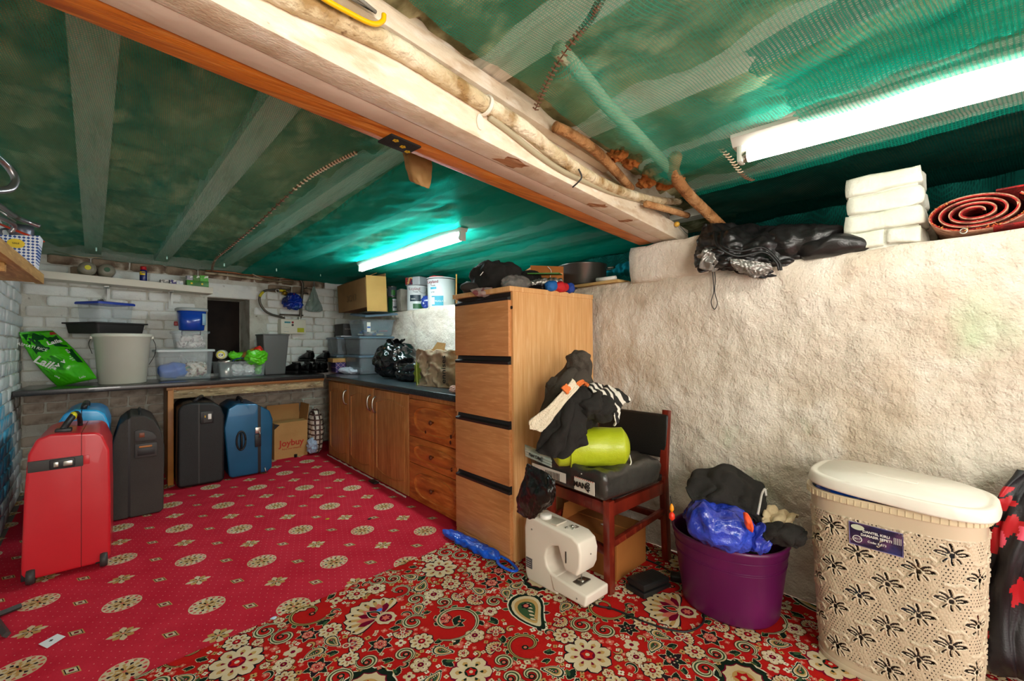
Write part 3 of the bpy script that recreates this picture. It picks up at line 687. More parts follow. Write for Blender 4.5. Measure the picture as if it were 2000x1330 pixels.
for z0,z1,kn in ((.425,.668,((.12,.49),(.41,.475),(.13,.455))),(.25,.421,((.12,.30),)),(.012,.246,())):
    m=MB(); m.box(-.002,.02,.004,L0-.004,z0,z1); d=m.build('drawer',pine,t,True,.003)
    cz=(z0+z1)/2; n=24; hh_=(z1-z0)/2-.035; ww=L0/2-.07
    def ov(s,o): return [(o,L0/2+ww*s*(abs(cos(q))**.6)*(1 if cos(q)>0 else -1),cz+hh_*s*(abs(sin(q))**.8)*(1 if sin(q)>0 else -1)) for q in [2*pi*i/n for i in range(n)]]
    A1=ov(1,-.002); A2=ov(.96,-.008); A3=ov(.90,-.003); A4=ov(.8,-.006); m=MB(); m.add(A1+A2+A3+A4,[(k*n+i,k*n+(i+1)%n,(k+1)*n+(i+1)%n,(k+1)*n+i) for k in range(3) for i in range(n)]+[tuple(3*n+i for i in range(n))]); m.build('raised_field',pine,d,smooth=True)
    m=MB(); m.lathe([(.005,0),(.006,.012),(.014,.018),(.015,.026),(.008,.031)],16); m.build('knob',pm('brown_wood_knob','#5f2c12',.35),d,'all',rot=(0,-pi/2,0),loc=(-.004,L0/2,cz))
    for ky,kz in kn:
        m=MB(); m.lathe([(.009,0),(.008,.0015)],10,sx=1.4); m.build('knot',knot,d,rot=(0,-pi/2,0),loc=(-.0055 if abs(kz-cz)>hh_*.7 else -.0075,ky,kz))
    
# white rough skirting strip under the units
m=MB(); m.grid(lambda a,b:(1.388+.006*noise.noise(Vector((a*30,1,1))),2.65+1.53*a,.002+.016*b*(.6+.5*noise.noise(Vector((a*22,2,1))))),60,1); o=m.build('floor_edging',pm('white_filler','#dcd2c8',.8)); tag(o,'rough white filler strip along the foot of the cupboards','edging'); md=o.modifiers.new('s','SOLIDIFY'); md.thickness=.004
m=MB(); m.box(1.345,1.39,3.06,3.16,.001,.012); o=m.build('door_wedge',black,smooth=True,bevel=.003); tag(o,'small flat black piece lying by the foot of the middle cupboard','wedge')
# ---- worktops
o=MB(); o.hexa([(1.372,1.992,.697),(1.985,1.992,.697),(1.985,4.86,.712),(1.372,4.16,.712),(1.372,1.992,.738),(1.985,1.992,.738),(1.985,4.86,.752),(1.372,4.16,.752)]); o=o.build('worktop',wtop,smooth=True,bevel=.006,bseg=3); tag(o,'dark speckled worktop with blue sheen over the wooden cupboards','worktop')
bwm=MB()
def bt(x,y0,z): return (x,y0,z)
yl=lambda x:4.0+.118*(x+.52)
bwm.hexa([(-.535,yl(-.535),.722),(1.368,yl(1.368)-.03,.722),(1.368,4.80,.722),(-.535,4.575,.722),(-.535,yl(-.535),.757),(1.368,yl(1.368)-.03,.757),(1.368,4.80,.757),(-.535,4.575,.757)])
o=bwm.build('worktop',pm('black_laminate','#211f1f',.3,mix=[('#3a3432',60,.55,.7)],coat=.3),smooth=True,bevel=.005); tag(o,'long black laminate worktop along the painted brick back wall','worktop')
oldw=pm('weathered_timber','#a08a67',.8,stretch=(1.5,10,10),mix=[('#6d5a3e',4,.45,.65),('#e0d6bf',14,.62,.72),('#c4ad84',7,.5,.7)],bump=[(20,.5)])
t=thing('trestle_support','orange panel and weathered timber rail holding up the black worktop','frame',(0,0,0))
m=MB(); m.hexa([(.213,4.07,.001),(.247,4.07,.001),(.247,4.60,.001),(.213,4.60,.001),(.213,4.07,.719),(.247,4.07,.719),(.247,4.60,.719),(.213,4.60,.719)]); lab(m.build('side_panel',pm('orange_melamine','#b5742c',.45,mix=[('#9a5d1f',5,.4,.7)]),t,True,.001),'orange melamine side panel')
def railb(x0,x1,o0,o1,z0,z1,mat,nm): m=MB(); m.hexa([(x0,yl(x0)+o0,z0),(x1,yl(x1)+o0,z0),(x1,yl(x1)+o1,z0),(x0,yl(x0)+o1,z0),(x0,yl(x0)+o0,z1),(x1,yl(x1)+o0,z1),(x1,yl(x1)+o1,z1),(x0,yl(x0)+o1,z1)]); return m.build(nm,mat,t,True,.002)
railb(.205,1.365,-.02,.03,.700,.7205,pm('brown_lipping','#8a5426',.5,stretch=(2,10,10),mix=[('#d8cbb6',9,.66,.72)]),'lipping')
railb(.225,1.365,-.005,.035,.635,.699,oldw,'rail')
# ---- suitcases
def case(name,label,prof,loc,depth,mat,seam_x,rnd_=.03,seamw=.006,seam_mat=None,bulge=0,tilt=0):
    t=thing(name,label,'suitcase',loc,tilt)
    m=MB(); m.prism(prof,0,depth,axis='y'); o=m.build('shell',mat,None,'all',rnd_,5); me=o.data; bpy.data.objects.remove(o)
    x0=min(p[0] for p in prof); x1=max(p[0] for p in prof)
    for a,b in ((x0-1,seam_x-seamw/2),(seam_x+seamw/2,x1+1)):
        bm=bmesh.new(); bm.from_mesh(me); g=list(bm.verts)+list(bm.edges)+list(bm.faces)
        bmesh.ops.bisect_plane(bm,geom=g,plane_co=(a,0,0),plane_no=(1,0,0),clear_inner=True); g=list(bm.verts)+list(bm.edges)+list(bm.faces)
        bmesh.ops.bisect_plane(bm,geom=g,plane_co=(b,0,0),plane_no=(1,0,0),clear_outer=True)
        bmesh.ops.holes_fill(bm,edges=[e for e in bm.edges if len(e.link_faces)==1])
        n=bpy.data.meshes.new('shell'); bm.to_mesh(n); bm.free(); 
        for p in n.polygons: p.use_smooth=True
        n.set_sharp_from_angle(angle=radians(35))
        n.materials.append(mat); ob=bpy.data.objects.new('shell',n); C.objects.link(ob); ob.parent=t
    bm=bmesh.new(); bm.from_mesh(me)
    bmesh.ops.bisect_plane(bm,geom=list(bm.verts)+list(bm.edges)+list(bm.faces),plane_co=(seam_x-seamw/2-.002,0,0),plane_no=(1,0,0),clear_inner=True); bmesh.ops.bisect_plane(bm,geom=list(bm.verts)+list(bm.edges)+list(bm.faces),plane_co=(seam_x+seamw/2+.002,0,0),plane_no=(1,0,0),clear_outer=True)
    for v in bm.verts: v.co.y+=.003*(1 if v.co.y<depth/2 else -1); v.co.z-=.003*(1 if v.co.z>.1 else -1)
    n=bpy.data.meshes.new('seam'); bm.to_mesh(n); bm.free(); n.materials.clear(); n.materials.append(seam_mat or black); ob=bpy.data.objects.new('seam',n); C.objects.link(ob); ob.parent=t
    return t
redp=pm('glossy_red_shell','#c8202b',.36,coat=.25,bump=[(500,.05)],mix=[('#d9343a',2,.5,.8)])
rt=case('suitcase','large bright red hard suitcase with a dark lock band and wheels, nearest the camera','',(0,0,0),.1,redp,0) if 0 else None
pr=[(0,.05),(.015,.02),(.268,.02),(.283,.05),(.283,.30),(.279,.539),(.255,.612),(.235,.628),(.085,.640),(.045,.622),(.020,.56),(.010,.40)]
rt=case('suitcase','large bright red hard suitcase with a dark lock band and wheels','' or pr,(-.348,2.785,0),.46,redp,.185,.035,.003,pm('dark_red_seam','#7c1219',.5))
m=MB(); m.box(.020,.191,-.006,.02,.482,.530); b_=m.build('lock_band',dkgrey,rt,True,.003)
m=MB(); m.box(.085,.165,-.012,.0,.486,.526); m.build('latch_plate',black,b_,True,.005)
for a,b in ((.098,.114),(.128,.158)): m=MB(); m.box(a,b,-.015,-.006,.494,.516); lab(m.build('latch',chrome,b_,True,.003),'small silver latch')
m=MB(); m.box(.192,.212,-.002,.01,.488,.528); m.build('band_end',redp,rt,True,.002)
m=MB(); m.box(.095,.15,.05,.10,.634,.652); m.build('handle_mount',black,rt,True,.006)
m=MB(); P=bez([(.12,.075,.645),(.135,.09,.675),(.15,.13,.70),(.16,.20,.700),(.165,.25,.66),(.165,.26,.635)],18); m.tube(P,.010,8,sq=1.5); m.build('handle',black,rt,'all')
m=MB(); m.tube([(.148,.125,.692),(.151,.14,.705)],.0125,10,pm('yellow_tape','#d8d020',.5),sq=1.5); lab(m.build('tag_tape',None,rt,'all'),'yellow tape on the handle')
for x in (.005,.235):
    for yy in (.0,.38):
        w_=MB(); w_.lathe([(.012,-.014),(.030,-.013),(.033,0),(.030,.013),(.012,.014)],20); w_.build('wheel',dkgrey,rt,'all',rot=(0,pi/2,0),loc=(x+.025,yy+.004,.034))
        m=MB(); m.prism([(yy+.0,.02),(yy+.05,.02),(yy+.07,.07),(yy+.004,.075)],x-.004,x+.012,axis='x'); m.build('wheel_housing',black,rt,True,.003)
grp=pm('charcoal_shell','#38342f',.5,bump=[(350,.35)],mix=[('#2b2825',3,.4,.7)])
pr=[(.0,.02),(.012,.004),(.225,.004),(.240,.02),(.244,.41),(.228,.50),(.195,.575),(.15,.605),(.085,.61),(.035,.565),(.006,.46)]
g=case('suitcase','charcoal grey arched suitcase standing between the red case and the orange panel','' or pr,(-.080,3.45,0),.44,grp,.080,.03,.012,black)
m=MB(); m.prism([(.105,.455),(.105,.52),(.14,.525),(.19,.50),(.205,.475),(.205,.452)],-.008,.01,axis='y'); m.build('upper_grip',dkgrey,g,True,.004)
m=MB(); m.box(.125,.150,-.011,-.004,.478,.505); lab(m.build('badge',pm('brown_badge','#7a3a18',.4),g,True,.002),'small brown badge')
m=MB(); m.box(.105,.210,-.008,.01,.355,.44); fr=m.build('lock_panel',dkgrey,g,True,.006)
m=MB(); m.box(.118,.198,-.0095,.005,.368,.412); m.build('lock_recess',black,fr,True,.002)
m=MB(); m.box(.125,.185,-.012,-.004,.416,.426); lab(m.build('orange_stripe',pm('amber_stripe','#b8722c',.4),fr,True,.001),'amber stripe')
m=MB(); m.tube(bez([(.13,.06,.602),(.13,.10,.625),(.13,.25,.625),(.13,.29,.602)],14),.008,8,sq=1.4); m.build('handle',black,g,'all')
blk=pm('black_ribbed_shell','#151617',.42,bump=[(380,.3)])
pr=[(.0,.03),(.012,.006),(.272,.006),(.284,.03),(.286,.50),(.262,.575),(.215,.606),(.08,.618),(.03,.606),(.004,.57)]
b=case('suitcase','black hard suitcase standing right of the orange panel under the timber rail','' or pr,(.256,3.90,0),.45,blk,.128,.022,.010,dkgrey)
m=MB(); m.box(.135,.215,-.006,.01,.455,.545); lp=m.build('lock_panel',black,b,True,.005)
m=MB(); m.box(.15,.205,-.009,.0,.462,.535); m.build('latch_plate',dkgrey,lp,True,.003)
m=MB(); m.box(.180,.202,-.012,-.004,.485,.525); lab(m.build('latch',whitep,lp,True,.004),'white latch flap')
m=MB(); m.box(.160,.166,-.012,-.004,.50,.515); m.build('key_slot',pm('yellow_tag','#d8a820',.5),lp)
m=MB(); m.tube(bez([(.10,.05,.617),(.13,.06,.640),(.17,.22,.640),(.17,.26,.612)],14),.009,8,sq=1.4); m.build('handle',black,b,'all')
blu=pm('metallic_blue_shell','#165f86',.3,metal=.35,coat=.3,mix=[('#0f4a6b',2,.4,.7)])
pr=[(.02,.03),(.04,.012),(.28,.012),(.315,.04),(.322,.43),(.30,.50),(.205,.565),(.07,.580),(.015,.545),(-.012,.40)]
u=case('suitcase','metallic blue hard suitcase with a black zip band next to the cardboard box','' or pr,(.552,3.925,0),.44,blu,.225,.045,.022,black)
m=MB(); m.grid(lambda a,b:(.085+.026*cos(2*pi*a)*(1-.0*b),-.002-.008*sin(pi*b)*1,.285+.075*sin(2*pi*a)*(1-.35*b)+0),24,3,wrap=True); 
m=MB(); m.tube([(.10+.030*cos(q),-.004,.29+.072*sin(q)) for q in [2*pi*i/24 for i in range(25)]],.007,8); m.build('side_handle_rim',black,u,'all')
m=MB(); m.tube(bez([(.10,-.004,.235),(.10,-.022,.26),(.10,-.022,.32),(.10,-.004,.345)],12),.009,8,sq=1.5); m.build('side_handle',black,u,'all')
m=MB(); m.box(.195,.235,-.012,.004,.33,.38); m.build('lock',chrome,u,True,.006)
m=MB(); m.box(.193,.237,-.010,.004,.225,.325); m.build('zip_cover',black,u,True,.006)
m=MB(); m.tube([(.215,-.006,.36),(.228,-.014,.33),(.222,-.016,.30)],.004,6); m.build('zip_pull',chrome,u,'all')
m=MB(); m.tube([(.262,-.004,.055),(.265,-.014,.03),(.270,-.014,.012)],.004,6); m.build('zip_pull',chrome,u,'all')
m=MB(); m.tube(bez([(.12,.08,.578),(.12,.12,.602),(.12,.26,.602),(.12,.30,.575)],14),.009,8,sq=1.5); m.build('handle',black,u,'all')
aqua=pm('bright_azure_shell','#1596d8',.32,coat=.3,mix=[('#35b0e6',4,.45,.7)])
pr=[(.0,.03),(.01,.01),(.20,.01),(.213,.03),(.213,.58),(.195,.64),(.165,.665),(.07,.675),(.03,.655),(.003,.60)]
a_=case('suitcase','bright azure suitcase half hidden behind the red one','' or pr,(-.300,3.42,0),.43,aqua,.10,.035,.004,black)
m=MB(); m.tube(bez([(.105,.05,.668),(.11,.06,.695),(.11,.24,.695),(.11,.26,.665)],14),.010,8,sq=1.4); m.build('handle',black,a_,'all')
m=MB(); m.prism([(.0025,.0),(.21,.0),(.21,.55),(.0025,.55)],-.004,.01,axis='y',mat=black); lab(m.build('lower_cover',None,a_,True,.004),'black lower cover')
# ---- cardboard box with red lettering and the checked bag
card=pm('brown_cardboard','#b98a52',.8,mix=[('#a47843',3,.45,.7)],bump=[(60,.1)]); cardd=pm('darker_cardboard','#8a6238',.85,mix=[('#744f2b',4,.45,.7)]); redink=pm('red_ink','#b5331f',.6); ink=pm('black_ink','#1a1714',.6)
def carton(name,label,loc,rz,d,flaps,mat=card,th_=.004,tape=True,cat='box',open_=True,group=None):
    t=thing(name,label,cat,loc,rz,group); w_,dp,h=d
    for nm,bx in (('wall',(0,w_,0,th_,0,h)),('wall',(0,w_,dp-th_,dp,0,h)),('wall',(0,th_,th_,dp-th_,0,h)),('wall',(w_-th_,w_,th_,dp-th_,0,h)),('base',(th_,w_-th_,th_,dp-th_,0,th_))):
        m=MB(); m.box(*bx); m.build(nm,mat,t)
    for side,ang,ln in flaps:
        m=MB(); 
        if side in 'fb': m.box(0,w_,0,th_,0,ln)
        else: m.box(0,th_,0,dp,0,ln)
        loc_={'f':(0,0,h),'b':(0,dp-th_,h),'l':(0,0,h),'r':(w_-th_,0,h)}[side]
        rot={'f':(ang,0,0),'b':(-ang,0,0),'l':(0,-ang,0),'r':(0,ang,0)}[side]
        m.build('flap',mat,t,loc=loc_,rot=rot)
    return t
bx=carton('cardboard_box','brown cardboard box with red lettering beside the blue suitcase','' or (.975,4.33,0),.05,(.285,.22,.325),[('r',.12,.15),('f',-1.50,.10),('b',.1,.14)])
t_=text('Joybuy',.078,(.145,-.0022,.135),(1,0,0),(0,0,1),redink,bx,align='CENTER',bold=.0018)
text('Enjoy your shopping',.020,(.145,-.0022,.085),(1,0,0),(0,0,1),redink,bx,align='CENTER')
m=MB(); m.add([(.0,-.0012,.27),(.045,-.0012,.31),(.0,-.0012,.325)],[(0,1,2)],ink); m.build('printed_corner',None,bx)
check=line_mat('checked_woven_plastic','#cfc4b4','#3a2c28',26,22,.32,0,.5,'#5a4038')
o=blob('checked_bag',(.062,.12,.21),check,seed=3,folds=[(.006,60,(1,.2,.3))],crumple=[(.004,20)],loc=(1.335,4.36,0)); tag(o,'checked woven storage bag squeezed between the cardboard box and cupboard','bag')
o=blob('plastic_bag',(.045,.05,.07),pm('pale_blue_film','#a9bed6',.3,alpha=.9),seed=8,crumple=[(.006,30)],loc=(1.285,4.29,.02)); tag(o,'crumpled pale blue plastic bag in front of the checked bag','bag')
# small floor bits
m=MB(); m.add([tuple(atz(u_,v_,.003)) for u_,v_ in ((75,1258),(112,1238),(128,1243),(92,1266))],[(0,1,2,3)]); o=m.build('paper_slip',pm('white_paper','#e4e9ea',.7),solid=.001); tag(o,'small white slip of paper lying on the red carpet','paper')
for a_x,lb in ((0,'paper'),):
    text('18',.012,tuple(atz(98,1253,.0042)),(.3,.9,0),(-.9,.3,0),ink,o)
t=thing('folding_stand','black metal stand feet poking in at the left edge on the red carpet','stand')
P0,P1=atz(-40,1215,.012),atz(41,1183,.012); P2,P3=atz(-30,1180,.012),atz(13,1240,.012)
for a_,b_ in ((P0,P1),(P2,P3)):
    d=(Vector(b_)-Vector(a_)); m=MB(); m.tube([a_,b_],.011,4); m.build('leg',dkgrey,t)
m=MB(); m.tube([Vector(P2),Vector(P2)+Vector((-.06,-.02,.02))],.011,4); m.build('leg',dkgrey,t)
bluep=pm('blue_polythene','#0a5ad8',.3,bump=[(40,.6)],mix=[('#0743b0',6,.45,.7)],coat=.2)
bb=thing('carrier_bag','bright blue rolled plastic bag on the floor against the filing cabinet','bag',(1.285,1.75,0),.06)
o=blob('bag_body',(.035,.215,.019),bluep,bb,seed=5,folds=[(.005,70,(1,.35,0))],crumple=[(.004,22)],loc=(0,.03,.006),pw=3,flat=.1)
m=MB(); m.tube(bez([(0,-.17,.02),(-.035,-.22,.02),(-.03,-.29,.015),(.0,-.30,.012),(.015,-.24,.022),(.01,-.18,.03)],22),.008,8,sq=.6); m.build('loop_handle',bluep,bb,'all')
# debris specks
rnd=random.Random(6)
for k,(u_,v_,c_,nm,lb) in enumerate([(640,1014,'#b8b020','food_crumb','yellow crumb on the red carpet in front of the oak doors'),(722,1014,'#181818','fluff','dark speck of fluff on the red carpet before the pine drawers'),(535,1208,'#b8d8e8','foil_scrap','pale blue scrap lying at the edge of the oriental carpet'),(742,1192,'#2a70c8','plastic_scrap','blue scrap of plastic on the oriental carpet'),(578,893,'#101010','bottle_cap','little black cap standing in front of the cardboard box')]):
    p=atz(u_,v_,.0055 if v_>1190 else .001); s=.010 if k<4 else .012
    m=MB(); m.prism([(s*cos(q)*(1+.4*sin(q*3)),s*sin(q)*.8) for q in [2*pi*i/7 for i in range(7)]],0,.004 if k!=4 else .028); o=m.build(nm,pm('speck_%d'%k,c_,.6),smooth=True,bevel=.001,loc=p); tag(o,lb,'litter')
# ---- chair by the plaster wall
mah=pm('mahogany_stained_wood','#7a2618',.32,stretch=(4,4,1),mix=[('#52160c',4,.4,.65),('#9a4628',11,.62,.74)],coat=.3); vinyl=pm('black_vinyl','#1d1b19',.42,bump=[(200,.2)])
ch=thing('dining_chair','dark red wooden chair with black vinyl back loaded with clothes','chair',(1.47,1.06,.0047))
def bar(nm,a,b,w1,w2,mat,parent,bev=.003):
    a=Vector(a);b=Vector(b);d=(b-a).normalized(); s=Vector((d.y,-d.x,0)); s=s.normalized() if s.length>.1 else Vector((1,0,0)); 
    if s.length<.1: s=Vector((1,0,0))
    n=d.cross(s).normalized(); m=MB(); P=[]
    for q in (a,b):
        P+= [q-s*w1/2-n*w2/2,q+s*w1/2-n*w2/2,q+s*w1/2+n*w2/2,q-s*w1/2+n*w2/2]
    m.hexa(P); return m.build(nm,mat,parent,True,bev)
bar('leg',(.0,.012,.0),(.0,.012,.375),.036,.032,mah,ch); bar('leg',(.03,.36,.0),(.03,.36,.375),.034,.03,mah,ch)
bar('leg',(.425,-.005,.0),(.405,-.005,.40),.036,.03,mah,ch); bar('leg',(.405,-.005,.38),(.44,-.005,.70),.034,.026,mah,ch)
bar('leg',(.425,.36,.0),(.405,.36,.40),.036,.03,mah,ch); bar('leg',(.405,.36,.38),(.44,.36,.70),.034,.026,mah,ch)
bar('seat_rail',(.01,.01,.335),(.41,-.004,.345),.022,.052,mah,ch); bar('seat_rail',(.03,.36,.335),(.41,.36,.345),.022,.052,mah,ch); bar('seat_rail',(.008,.02,.335),(.03,.35,.335),.022,.050,mah,ch)
bar('stretcher',(.0,.02,.165),(.03,.355,.175),.022,.034,mah,ch); bar('stretcher',(.01,.008,.195),(.415,-.003,.235),.02,.026,mah,ch); bar('stretcher',(.03,.36,.195),(.41,.36,.235),.02,.026,mah,ch); bar('stretcher',(.412,.01,.20),(.412,.35,.20),.02,.03,mah,ch)
m=MB(); m.box(.005,.42,-.006,.37,.375,.405); s_=m.build('seat',vinyl,ch,'all',.012,3)
def bkf(p): 
    y=(p.y-.175)/.2; return Vector((p.x-.018*(1-y*y),p.y,p.z))
m=MB(); m.box(.405,.432,-.022,.375,.0,.205); bo=m.build('backrest',vinyl,ch,'all',.012,3,loc=(0,0,.505),rot=(0,.07,0)); 
# wrapped package on the seat
poly=pm('grey_black_mailing_polythene','#34322f',.28,bump=[(18,.5,3),(60,.2)],mix=[('#4a4742',4,.45,.7)],coat=.2)
pk=thing('parcel','flat grey plastic wrapped parcel lying on the chair seat','parcel',(0,0,0))
bm=bmesh.new(); bmesh.ops.create_cube(bm,size=1); bmesh.ops.subdivide_edges(bm,edges=bm.edges,cuts=15,use_grid_fill=True)
CA,CB_,CC_,CD=[Vector(q) for q in ((1.375,1.02),(1.41,1.47),(1.80,1.45),(1.75,1.00))]
for v in bm.verts:
    a,b,c=v.co.x+.5,v.co.y+.5,v.co.z+.5
    p=(CA*(1-a)+CD*a)*(1-b)+(CB_*(1-a)+CC_*a)*b; z=.408+.105*c
    sq=1-.06*abs(2*c-1)**4; ctr=Vector((1.58,1.24)); p=ctr+(p-ctr)*sq
    q=Vector((p.x,p.y,z)); k=.010*(1-4*abs(nz(q,7,1)))+.005*(1-4*abs(nz(q,19,2)))
    if c<.1: k*=.2
    q.z+=k if c>.5 else 0; q.x+=.5*k*(a-.5); q.y+=.8*k*(b-.5)
    v.co=q
me=bpy.data.meshes.new('wrapping'); bm.to_mesh(me); bm.free(); me.materials.append(poly)
for p in me.polygons: p.use_smooth=True
ob=bpy.data.objects.new('wrapping',me); C.objects.link(ob); ob.parent=pk
labw=pm('white_label','#ddd8cc',.5)
def quad(nm,P,mat,parent,th_=.0012): m=MB(); m.add(P,[(0,1,2,3)]); return m.build(nm,mat,parent,solid=th_)
xf=lambda y:1.372+(y-1.02)*.078
for y0,y1,z0,z1,s_ in ((1.44,1.22,.435,.475,''),(1.17,1.06,.425,.478,'480')):
    P=[(xf(y)-.012,y,z) for y,z in ((y0,z0),(y1,z0),(y1,z1),(y0,z1))]; l=quad('address_label',P,labw,pk)
    if s_: text('480',.026,(xf(y1)-.0145,y1+.03,.452),(0,0,1),(0,1,0),ink,l,align='CENTER',bold=.0006); text('MAN',.03,(xf(y1)-.0145,y1+.072,.452),(0,-1,0),(0,0,1),ink,l,align='CENTER',bold=.001,name='stamp')
    else: text('||||||||||',.034,(xf(y1)-.0145,y1+.075,.455),(0,-1,0),(0,0,1),ink,l,align='CENTER',name='bar_code')
m=MB(); 
for i in range(10):
    y=1.165-.0105*i; m.box(xf(y)-.0145,xf(y)-.013,y-.004,y,.4755,.4785)
m.build('airmail_edge',redink,pk)
# cloth made of control nets (u,v,depth)
def cloth(name,net,mat,parent=None,nu=60,nv=60,amp=.006,fr=14,seed=0,th_=.004,dirn=(1,.3,0),crk=0):
    G=[[atd(*q) for q in row] for row in net]
    def cr(P,t):
        n=len(P)-1; x=min(t*n,n-1e-6); i=int(x); f=x-i; a=P[max(i-1,0)];b=P[i];c=P[i+1];d=P[min(i+2,n)]
        return .5*((2*b)+(c-a)*f+(2*a-5*b+4*c-d)*f*f+(3*b-a-3*c+d)*f**3)
    def S0(a,b): return cr([cr(r,a) for r in G],b)
    m=MB(); vs_=[]
    P=[[S0(i/nu,j/nv) for i in range(nu+1)] for j in range(nv+1)]
    for j in range(nv+1):
        for i in range(nu+1):
            p=P[j][i]; du=P[j][min(i+1,nu)]-P[j][max(i-1,0)]; dv=P[min(j+1,nv)][i]-P[max(j-1,0)][i]; n=du.cross(dv); n=n.normalized() if n.length>1e-9 else Vector((0,0,1))
            a,b=i/nu,j/nv; t=(a*dirn[0]+b*dirn[1])*fr+1.6*noise.noise(Vector((a*3,b*3,seed)))+.5*noise.noise(Vector((a*9,b*9,seed)))
            o=amp*(1-2*abs(sin(t))**.7)*(.4+1.2*abs(noise.noise(Vector((a*4,b*4,seed+5)))))+amp*1.3*noise.noise(Vector((a*5,b*5,seed+7)))
            if crk: o+=crk*(1-4*abs(noise.noise(Vector((a*11,b*11,seed+3)))))
            vs_.append(p+n*o)
    m.add(vs_,[(j*(nu+1)+i,j*(nu+1)+i+1,(j+1)*(nu+1)+i+1,(j+1)*(nu+1)+i) for j in range(nv) for i in range(nu)])
    o=m.build(name,mat,parent,smooth='all')
    md=o.modifiers.new('solid','SOLIDIFY'); md.thickness=th_; md.offset=0
    return o
fab=pm('black_cotton','#1c1916',.9,bump=[(300,.3)],sheen=.3); fabg=pm('dark_grey_fleece','#4c443b',.92,bump=[(200,.4)],sheen=.4,mix=[('#3c352e',5,.4,.7)])
cream=pm('cream_knit','#ddcdb0',.9,bump=[(160,.7)],mix=[('#e8dcc6',4,.4,.6)]); orng=pm('orange_wool','#e2763a',.9,bump=[(160,.5)]); lil=pm('lilac_wool','#b49ab8',.9)
lime=pm('lime_green_nylon','#a8b512',.42,bump=[(30,.25),(240,.1)],mix=[('#bcc82a',3,.45,.7)],coat=.1)
gs=thing('stuff_sack','shiny lime green cylindrical sack under the clothes on the chair','sack',atd(1152,872,1.87),-YAW-.05)
def sackf(a,b):
    ang=2*pi*a; x=-.17+.34*b; e=min(b,1-b); r=.088*min(1,(e/.10)**.45 if e>0 else 0)
    r=max(r,.004)
    if e<.1: r*=1-.05*abs(sin(ang*11))*(1-e/.1)
    r*=1+.03*noise.noise(Vector((cos(ang)*2,sin(ang)*2,b*5)))
    return (x,r*cos(ang)*.95,r*sin(ang)*.93-.0)
m=MB(); m.grid(sackf,90,60,wrap=True); m.build('sack_body',lime,gs,smooth='all')
m=MB(); m.tube([(-.085,.090*cos(q),.088*sin(q)) for q in [2*pi*i/32 for i in range(33)]],.005,6,sq=.6); m.build('seam_band',lime,gs,'all')
m=MB(); m.tube(bez([(.165,-.02,-.03),(.155,-.07,-.06),(.08,-.10,-.085),(-.05,-.10,-.088)],20),.0025,6); lab(m.build('drawstring',whitep,gs,'all'),'white drawstring')
o=cloth('grey_hoodie',[[(1118,700,2.02),(1135,690,2.04),(1152,700,2.02)],[(1100,722,1.98),(1130,715,1.92),(1158,730,1.98)],[(1072,750,1.95),(1105,745,1.88),(1160,770,1.93)],[(1062,785,1.92),(1085,790,1.86),(1130,800,1.88)],[(1052,815,1.90),(1070,825,1.84),(1100,830,1.85)]],fabg,amp=.010,fr=9,seed=3); 
hd=thing('hoodie','dark grey fleece hoodie at the top of the clothes pile on the chair','clothes',(0,0,0)); o.parent=hd; o.name='body'
blob('hood',(.05,.055,.05),fabg,hd,seed=21,folds=[(.008,60,(1,0,1))],loc=atd(1130,716,1.95)-Vector((0,0,.03)),flat=None)
blob('sleeve',(.04,.05,.065),fabg,hd,seed=22,folds=[(.007,70,(1,.3,1))],loc=atd(1086,765,1.93)-Vector((0,0,.07)),flat=None)
blob('sleeve',(.10,.11,.15),fabg,hd,seed=23,folds=[(.010,40,(1,.3,1))],loc=atd(1120,800,1.98)-Vector((0,0,.16)),flat=None)
tr=thing('trousers','black cotton trousers draped over the lime green sack on the chair','clothes',(0,0,0))
o=cloth('leg',[[(1118,752,1.78),(1145,765,1.76),(1175,768,1.80),(1200,785,1.84)],[(1110,775,1.74),(1145,780,1.71),(1178,785,1.74),(1203,800,1.80)],[(1120,800,1.74),(1145,805,1.70),(1175,810,1.73),(1200,812,1.80)],[(1128,815,1.78),(1145,818,1.77),(1170,822,1.79),(1190,822,1.84)]],fab,tr,amp=.010,fr=8,seed=6)
o=cloth('leg',[[(1085,775,1.78),(1105,762,1.76),(1120,750,1.77),(1128,760,1.80)],[(1072,810,1.74),(1098,808,1.70),(1122,800,1.69),(1142,810,1.73)],[(1058,850,1.72),(1090,850,1.67),(1115,845,1.67),(1146,850,1.71)],[(1046,880,1.72),(1075,892,1.68),(1098,893,1.68),(1145,868,1.72)]],fab,tr,amp=.011,fr=8,seed=9)
blob('waist',(.08,.08,.10),fab,tr,seed=31,folds=[(.010,45,(1,.5,.5))],loc=atd(1130,800,1.86)-Vector((0,0,.10)),flat=None)
sc=thing('scarf','cream knitted scarf with orange ends tucked between the clothes on the chair','scarf',(0,0,0))
o=cloth('scarf_band',[[(1118,740,1.74),(1130,756,1.74)],[(1098,765,1.71),(1110,780,1.71)],[(1070,795,1.70),(1084,812,1.70)],[(1036,820,1.70),(1070,830,1.70)],[(1036,838,1.70),(1058,843,1.70)]],cream,sc,30,60,.003,5,1,.008)
o=cloth('orange_end',[[(1096,757,1.695),(1108,770,1.695)],[(1106,749,1.705),(1115,760,1.705)]],orng,sc,10,10,.001,4,1,.010)
o=cloth('orange_fold',[[(1122,752,1.77),(1136,742,1.80),(1150,752,1.78)],[(1128,758,1.77),(1138,750,1.79),(1148,756,1.78)]],orng,sc,16,10,.002,4,1,.010)
zeb=pm('zebra_print_cotton','#d9d4c8',.8,stretch=(6,1.5,2)); nt=zeb.node_tree; wv=nt.nodes.new('ShaderNodeTexWave'); wv.inputs['Scale'].default_value=5.5; wv.inputs['Distortion'].default_value=6; wv.inputs['Detail'].default_value=2
